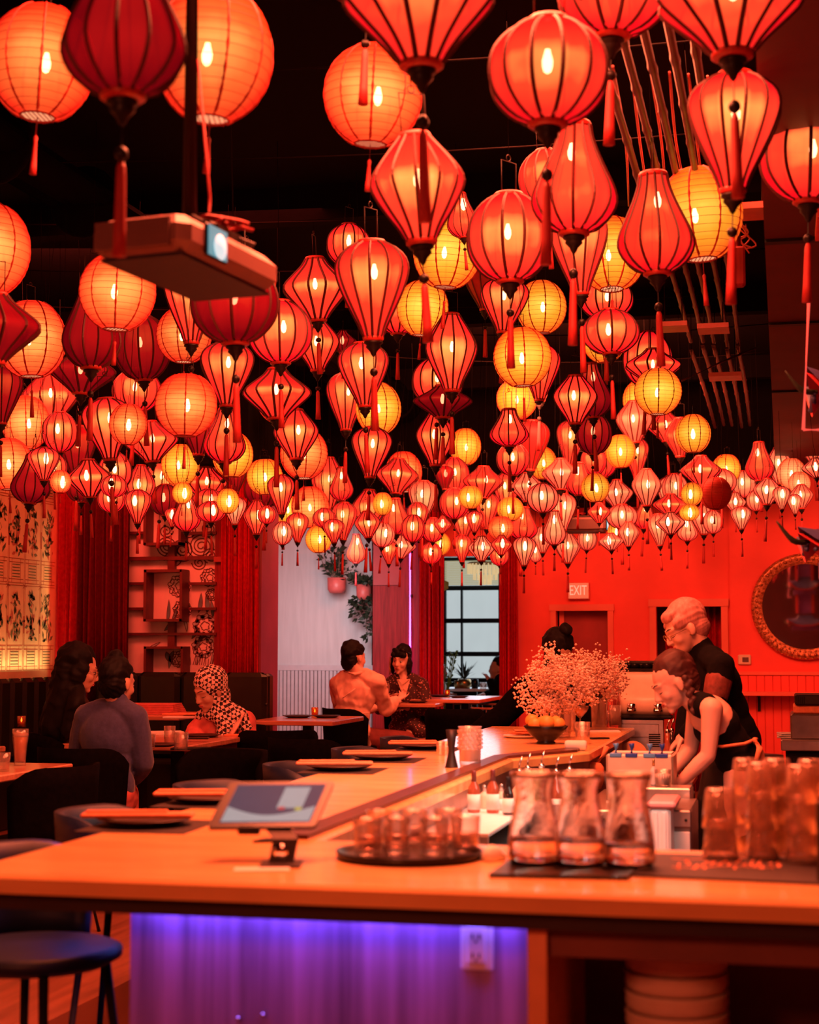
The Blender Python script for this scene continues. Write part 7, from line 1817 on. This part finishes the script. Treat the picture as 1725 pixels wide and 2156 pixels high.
# hanging pots on the pale wall
def leafcluster(mb, p, n, R, s=.06, down=0):
    for k in range(n):
        a = R.uniform(0, 2*PI); e = R.uniform(-.4, 1.2); L_ = s*R.uniform(.7, 1.3)
        d = Vector((math.cos(a)*math.cos(e), math.sin(a)*math.cos(e), math.sin(e)-down)); b = Vector(p)+d*.02; tip = b+d*L_*1.6
        w = d.cross(Vector((R.uniform(-1, 1), R.uniform(-1, 1), R.uniform(-1, 1)))).normalized()*L_*.42; m_ = b.lerp(tip, .45)
        mb.add([b, m_+w, tip, m_-w], [(0, 1, 2, 3)])
RH = random.Random(17)
for (px, py, w, lb, trail) in ((709, 1228, 40, 'red wall pot with upright dark leaves on the pale wall', []), (766, 1242, 32, 'second wall pot with ivy trailing down beside the red pillar', [(752, 1255, 748, 1288), (768, 1258, 756, 1300), (775, 1255, 772, 1342), (782, 1255, 780, 1340), (760, 1258, 738, 1272)])):
    c = PY(px, py, YB-.24); r = w/2*17.7/FPX; t = empty('hanging_plant', (c.x, YB-.24, c.z), lb, 'plant')
    MB().lathe([(.001, -.11), (r*.7, -.11), (r*.95, -.07), (r, .06), (r*.92, .06), (.001, .04)], 24, (c.x, YB-.24, c.z)).build('pot', M['terracotta'], t)
    q = MB(); q.tube([(c.x, YB-.24-0, c.z+.05), (c.x, YB-.02, c.z+.05)], .012, 6); q.build('wall_bracket', M['darkmetal'], t)
    q = MB(); st = MB()
    for k in range(12):
        tip = Vector((c.x+RH.uniform(-.22, .22), YB-.24+RH.uniform(-.12, .10), c.z+RH.uniform(.05, .42 if not trail else .12))); st.tube(spline([(c.x, YB-.24, c.z+.04), ((c.x+tip.x)/2, YB-.26, c.z+.12), tip], 4), .004, 4)
        for u in (.35, .6, .8, 1.0): leafcluster(q, Vector((c.x, YB-.24, c.z+.05)).lerp(tip, u), 3, RH, .05)
    for (x0, y0, x1, y1) in trail:
        P = [PY(x0+(x1-x0)*k/8+RH.uniform(-3, 3), y0+(y1-y0)*k/8, YB-.22-.06*RH.random()) for k in range(9)]; st.tube(P, .004, 4)
        for p in P: leafcluster(q, p, 4, RH, .05, .5)
    st.build('plant_stem', M['twig'], t); tag(q.build('foliage', M['leaf'], t), kind='stuff')
# ================================================================ projectors, canes, pagoda
def projector(name, corner, s, rz, label, dims=None):
    """corner: lens-side near-bottom edge; s: scale"""
    t = empty(name, corner, label, 'projector', rz=rz)
    w, d, h = dims or (.48*s, .40*s, .155*s)
    MB().box((0, 0, 0), (w, d, h), bev=.03*s).build('case', M['projector'], t, world=False)
    MB().box((0, 0, -h/2-.002), (w-.05*s, d-.05*s, .008)).build('underside_panel', M['projbottom'], t, world=False)
    q = MB(); q.box((-.01*s, -d/2-.001, .0), (w*.76, .006, h*.72)); q.build('vent_grille', M['projdark'], t, world=False)
    q = MB()
    for k in range(14): q.box((-.01*s, -d/2-.006, -h*.33+k*h*.66/13), (w*.75, .006, .0035*s))
    q.build('vent_slat', M['projector'], t, world=False)
    q = MB(); q.box((w/2+.001, -d*.22, .0), (.01, .12*s, h*.86), bev=.004); q.build('lens_frame', M['blackgloss'], t, world=False)
    MB().box((w/2+.008, -d*.22, .0), (.004, .10*s, h*.76)).build('lens_window', M['lenshalo'], t, world=False)
    MB().lathe([(.001, 0), (.030*s, 0), (.034*s, .004), (.001, .012)], 22, (w/2+.010, -d*.21, -.010*s), Matrix.Rotation(PI/2, 3, 'Y')).build('lens', M['lens'], t, world=False)
    q = MB(); q.box((0, 0, h/2+.012), (.22*s, .18*s, .024)); q.tube([(0, 0, h/2), (0, 0, ZC-corner[2])], .022*s, 10); 
    for sx in (-.1, .1):
        for sy in (-.08, .08): q.tube([(sx*s*1.4, sy*s*1.4, h/2), (0, 0, h/2+.07)], .007, 6)
    q.build('ceiling_mount', M['darkmetal'], t, world=False)
    q = MB(); RC = random.Random(3)
    for k in range(4):
        pts = [(RC.uniform(-.12, .16)*s, RC.uniform(-.1, .1)*s, h/2+RC.uniform(.012, .05)) for _ in range(5)]; q.tube(spline(pts, 4), .006, 5)
    q.tube([(.06*s, 0, h/2+.03), (.05*s, .02, h/2+.12), (.02, 0, h/2+.5)], .004, 5)
    q.build('cable_loop', M['redwood'], t, world=False)
    return t
pm_, pl_ = PD(392, 482, 4.05), PD(165, 500, 4.16)
u_ = pm_-pl_; rz_ = math.atan2(u_.y, u_.x); wv = Vector((math.cos(rz_), math.sin(rz_), 0)); dv_ = Vector((-math.sin(rz_), math.cos(rz_), 0))
PS = (.285, .56, .102); p = pm_ - wv*PS[0]/2 + dv_*PS[1]/2
projector('video_projector', (p.x, p.y, p.z), 1.0, rz_, 'large white video projector hanging at the upper left with its lens lit', PS)
p = PD(1234, 1106, 15.2)
projector('video_projector', (p.x, p.y, p.z), .82, math.radians(2), 'distant white projector hanging among the lowest lanterns above the exit sign')
# bamboo canes under the ceiling
canes = [-.62, -.53, -.45, -.36, -.28]
i = 0
for k, x in enumerate(canes):
    for (y0, y1, run) in ((4.6, 8.2, 'near'), (8.5, 12.0, 'middle'), (11.9, 16.2, 'far')):
        j = Random = random.Random(k*10+int(y0)); dy = j.uniform(-.25, .25); zc = 3.72+j.uniform(-.015, .015)+(.05 if run == 'middle' else 0)
        t = empty('bamboo_cane', (x, y0+dy, zc), '%s bamboo cane from left in the %s run under the ceiling' % (['first', 'second', 'third', 'fourth', 'fifth'][k], run), 'cane', 'bamboo canes under the ceiling')
        q = MB(); n = 7; pts = []
        m_=8*n; q.tube([(x+.01*math.sin(PI*a/m_), y0+dy+(y1-y0)*a/m_, zc) for a in range(m_+1)], [(.020 if a % 8 == 4 else .0155) for a in range(m_+1)], 8); q.build('cane_body', M['bamboo'], t)
        
for (px0, px1, py, d, lab) in ((1385, 1448, 678, 10.3, 'flat red board tying the canes, left of a pair'), (1468, 1535, 682, 10.3, 'flat red board tying the canes, right of a pair'), (1492, 1562, 785, 11.9, 'flat red board across the far run of canes'), (1548, 1620, 428, 7.6, 'flat red board near the soffit at the upper right')):
    a, b = PD(px0, py, d), PD(px1, py, d)
    t = empty('mounting_board', (a+b)/2, lab, 'board', 'mounting boards under the ceiling')
    MB().bb((a.x, a.y-.01, a.z-.03), (b.x, a.y+.22, a.z+.0)).build('board', M['terracotta'], t)
    q = MB()
    for f in (.2, .8): q.tube([(a.x+(b.x-a.x)*f, a.y+.1, a.z), (a.x+(b.x-a.x)*f, a.y+.1, ZC)], .005, 5)
    q.build('threaded_rod', M['darkmetal'], t)
q = MB(); q.tube([PD(1436, 802, 11.0), PD(1520, 762, 11.6), PD(1592, 733, 12.2)], .008, 6); one('thin_cane', q, M['bamboo'], 'single thin cane lying slanted below the bamboo run', 'cane')
q = MB(); a = PD(1556, 560, 7.6); q.bb((a.x-.03, a.y-.03, a.z-.1), (a.x+.03, a.y+.03, a.z+.09), bev=.01); q.tube([(a.x, a.y, a.z+.09), (a.x, a.y, ZC)], .012, 8)
one('ceiling_speaker', q, M['redwood'], 'small red box hanging under the ceiling left of the soffit', 'box')
q = MB()
RC = random.Random(12)
for k in range(6):
    p0 = PD(1560+RC.uniform(-10, 20), 470+RC.uniform(-10, 10), 7.7); pts = [p0]+[PD(1565+RC.uniform(-25, 28), 480+j*16+RC.uniform(-6, 6), 7.7) for j in range(1, 4)]; q.tube(spline(pts, 5), .004, 5)
for k in range(7):
    xk = 1290+k*40; pts = [PD(xk, 140+k*4, 6+k*.2), PD(xk+20+RC.uniform(-8, 8), 300, 7.5), PD(xk+34, 420+RC.uniform(-40, 40), 9.5)]; q.tube(spline(pts, 6), .006, 5)
one('cable_tangle', q, M['terracotta'], 'tangle of red-lit cables looping down from the ceiling near the canes', 'cable')
# strung cables that carry the lanterns
RK = random.Random(31)
for i, yy_ in enumerate([4.2, 5.3, 6.6, 7.9, 9.2, 10.5, 11.8, 13.1, 14.4]):
    x0, x1 = (-6.1 if yy_ < 12 else -4.0), -.06; z = 4.22
    pts = [(x0+(x1-x0)*k/10, yy_+.9*(k/10-.5)+.02*math.sin(k), z-.10*math.sin(PI*k/10)) for k in range(11)]
    one('strung_cable', MB().tube(pts, .0045, 5), M['cable'], 'dark cable strung across the ceiling carrying lanterns, %s from the camera' % ['nearest', 'second', 'third', 'fourth', 'fifth', 'sixth', 'seventh', 'eighth', 'ninth'][i], 'cable', 'cables strung under the ceiling')
# pagoda ornament at the right edge
pg = PD(1712, 1150, 6.6)
t = empty('pagoda_ornament', (pg.x+.22, pg.y, pg.z-.12), 'painted pagoda model with purple roofs and upturned eaves hanging at the right edge', 'ornament')
M['pagodared'] = pm('pagoda_red_lacquer', (.62, .05, .06), .4, var=.1); M['pagodapurple'] = pm('pagoda_violet_paint', (.28, .13, .55), .5, var=.15); M['pagodablue'] = pm('pagoda_dark_blue_tile', (.05, .07, .20), .4, var=.2)
def roof(cx, cy, z, w, h, up):
    vs = []; n = 10
    for r, (k, zz) in enumerate(((1.0, 0), (.82, h*.30), (.55, h*.62), (.42, h))):
        for i in range(4*n):
            s = i//n; f = (i % n)/n; e = abs(2*f-1)**3*(1-r/3)**2
            a = [(-1, -1), (1, -1), (1, 1), (-1, 1), (-1, -1)]; x = a[s][0]+(a[s+1][0]-a[s][0])*f; y = a[s][1]+(a[s+1][1]-a[s][1])*f
            vs.append((cx+x*w*k*(1+.12*e), cy+y*w*k*(1+.12*e), z+zz+up*e))
    m = 4*n; fs = [(r*m+i, r*m+(i+1) % m, (r+1)*m+(i+1) % m, (r+1)*m+i) for r in range(3) for i in range(m)] + [tuple(range(3*m, 4*m))]
    return vs, fs
cx_, cy_ = pg.x+.24, pg.y
for (z, w, h, up) in ((pg.z-.04, .27, .16, .10), (PD(1712, 860, 6.6).z, .23, .22, .14)):
    vs, fs = roof(cx_, cy_, z, w, h, up); MB().add(vs, fs, True).build('roof', M['pagodablue'], t)
    vs2 = [(x, y, zz-.025) for x, y, zz in vs]; MB().add(vs2, [f[::-1] for f in fs], True).build('roof_underside', M['pagodared'], t)
    MB().bb((cx_-w*.8, cy_-w*.8, z-.09), (cx_+w*.8, cy_+w*.8, z-.02), bev=.004).build('eave_box', M['pagodapurple'], t)
    for sx in (-1, 1):
        q = MB(); x, y = cx_+sx*w*1.08, cy_-w*1.08
        q.tube(spline([(x-sx*.03, y+.03, z+.04), (x+sx*.03, y-.02, z+.045), (x+sx*.09, y-.04, z+.12)], 4), [.012]*5+[.009, .007, .005, .003], 6); q.build('horn_finial', M['leaf'], t)
    q = MB()
    for k in range(16):
        for s in (-1, 1): q.ell((cx_+s*w*1.0, cy_-w+2*w*k/15, z+.012+.02*abs(2*k/15-1)**3), (.014, .010, .010), 6, 4)
        q.ell((cx_-w+2*w*k/15, cy_-w, z+.012), (.010, .014, .010), 6, 4)
    q.build('roof_tile_edge', M['pagodablue'], t)
zl, zh = PD(1712, 1110, 6.6).z+.08, PD(1712, 470, 6.6).z
for sx in (-1, 1):
    for sy in (-1, 1): MB().bb((cx_+sx*.13-.02, cy_+sy*.13-.02, zl), (cx_+sx*.13+.02, cy_+sy*.13+.02, zh)).build('corner_post', M['pagodared'], t)
MB().bb((cx_-.10, cy_-.10, zl), (cx_+.10, cy_+.10, zh-.2)).build('tower', M['pagodapurple'], t)
MB().bb((cx_-.2, cy_-.2, zh), (cx_+.2, cy_+.2, zh+.04)).build('top_plate', M['pagodared'], t)
MB().tube([(cx_, cy_, zh), (cx_, cy_, 3.45)], .015, 8).build('hanging_rod', M['darkmetal'], t)
q = MB(); a = PD(1704, 620, 6.3); b = PD(1692, 905, 6.3); q.tube([a, b], .007, 8); q.tube([b, PD(1725, 905, 6.3)], .005, 8); o = empty('red_neon_light', (b.x, b.y, b.z), 'slanted red neon tube outlining the pagoda at the right edge', 'light'); q.build('tube', M['redneon'], o)
MB().tube([a, (a.x, a.y, 3.45)], .004, 5).build('hanging_wire', M['cable'], o)
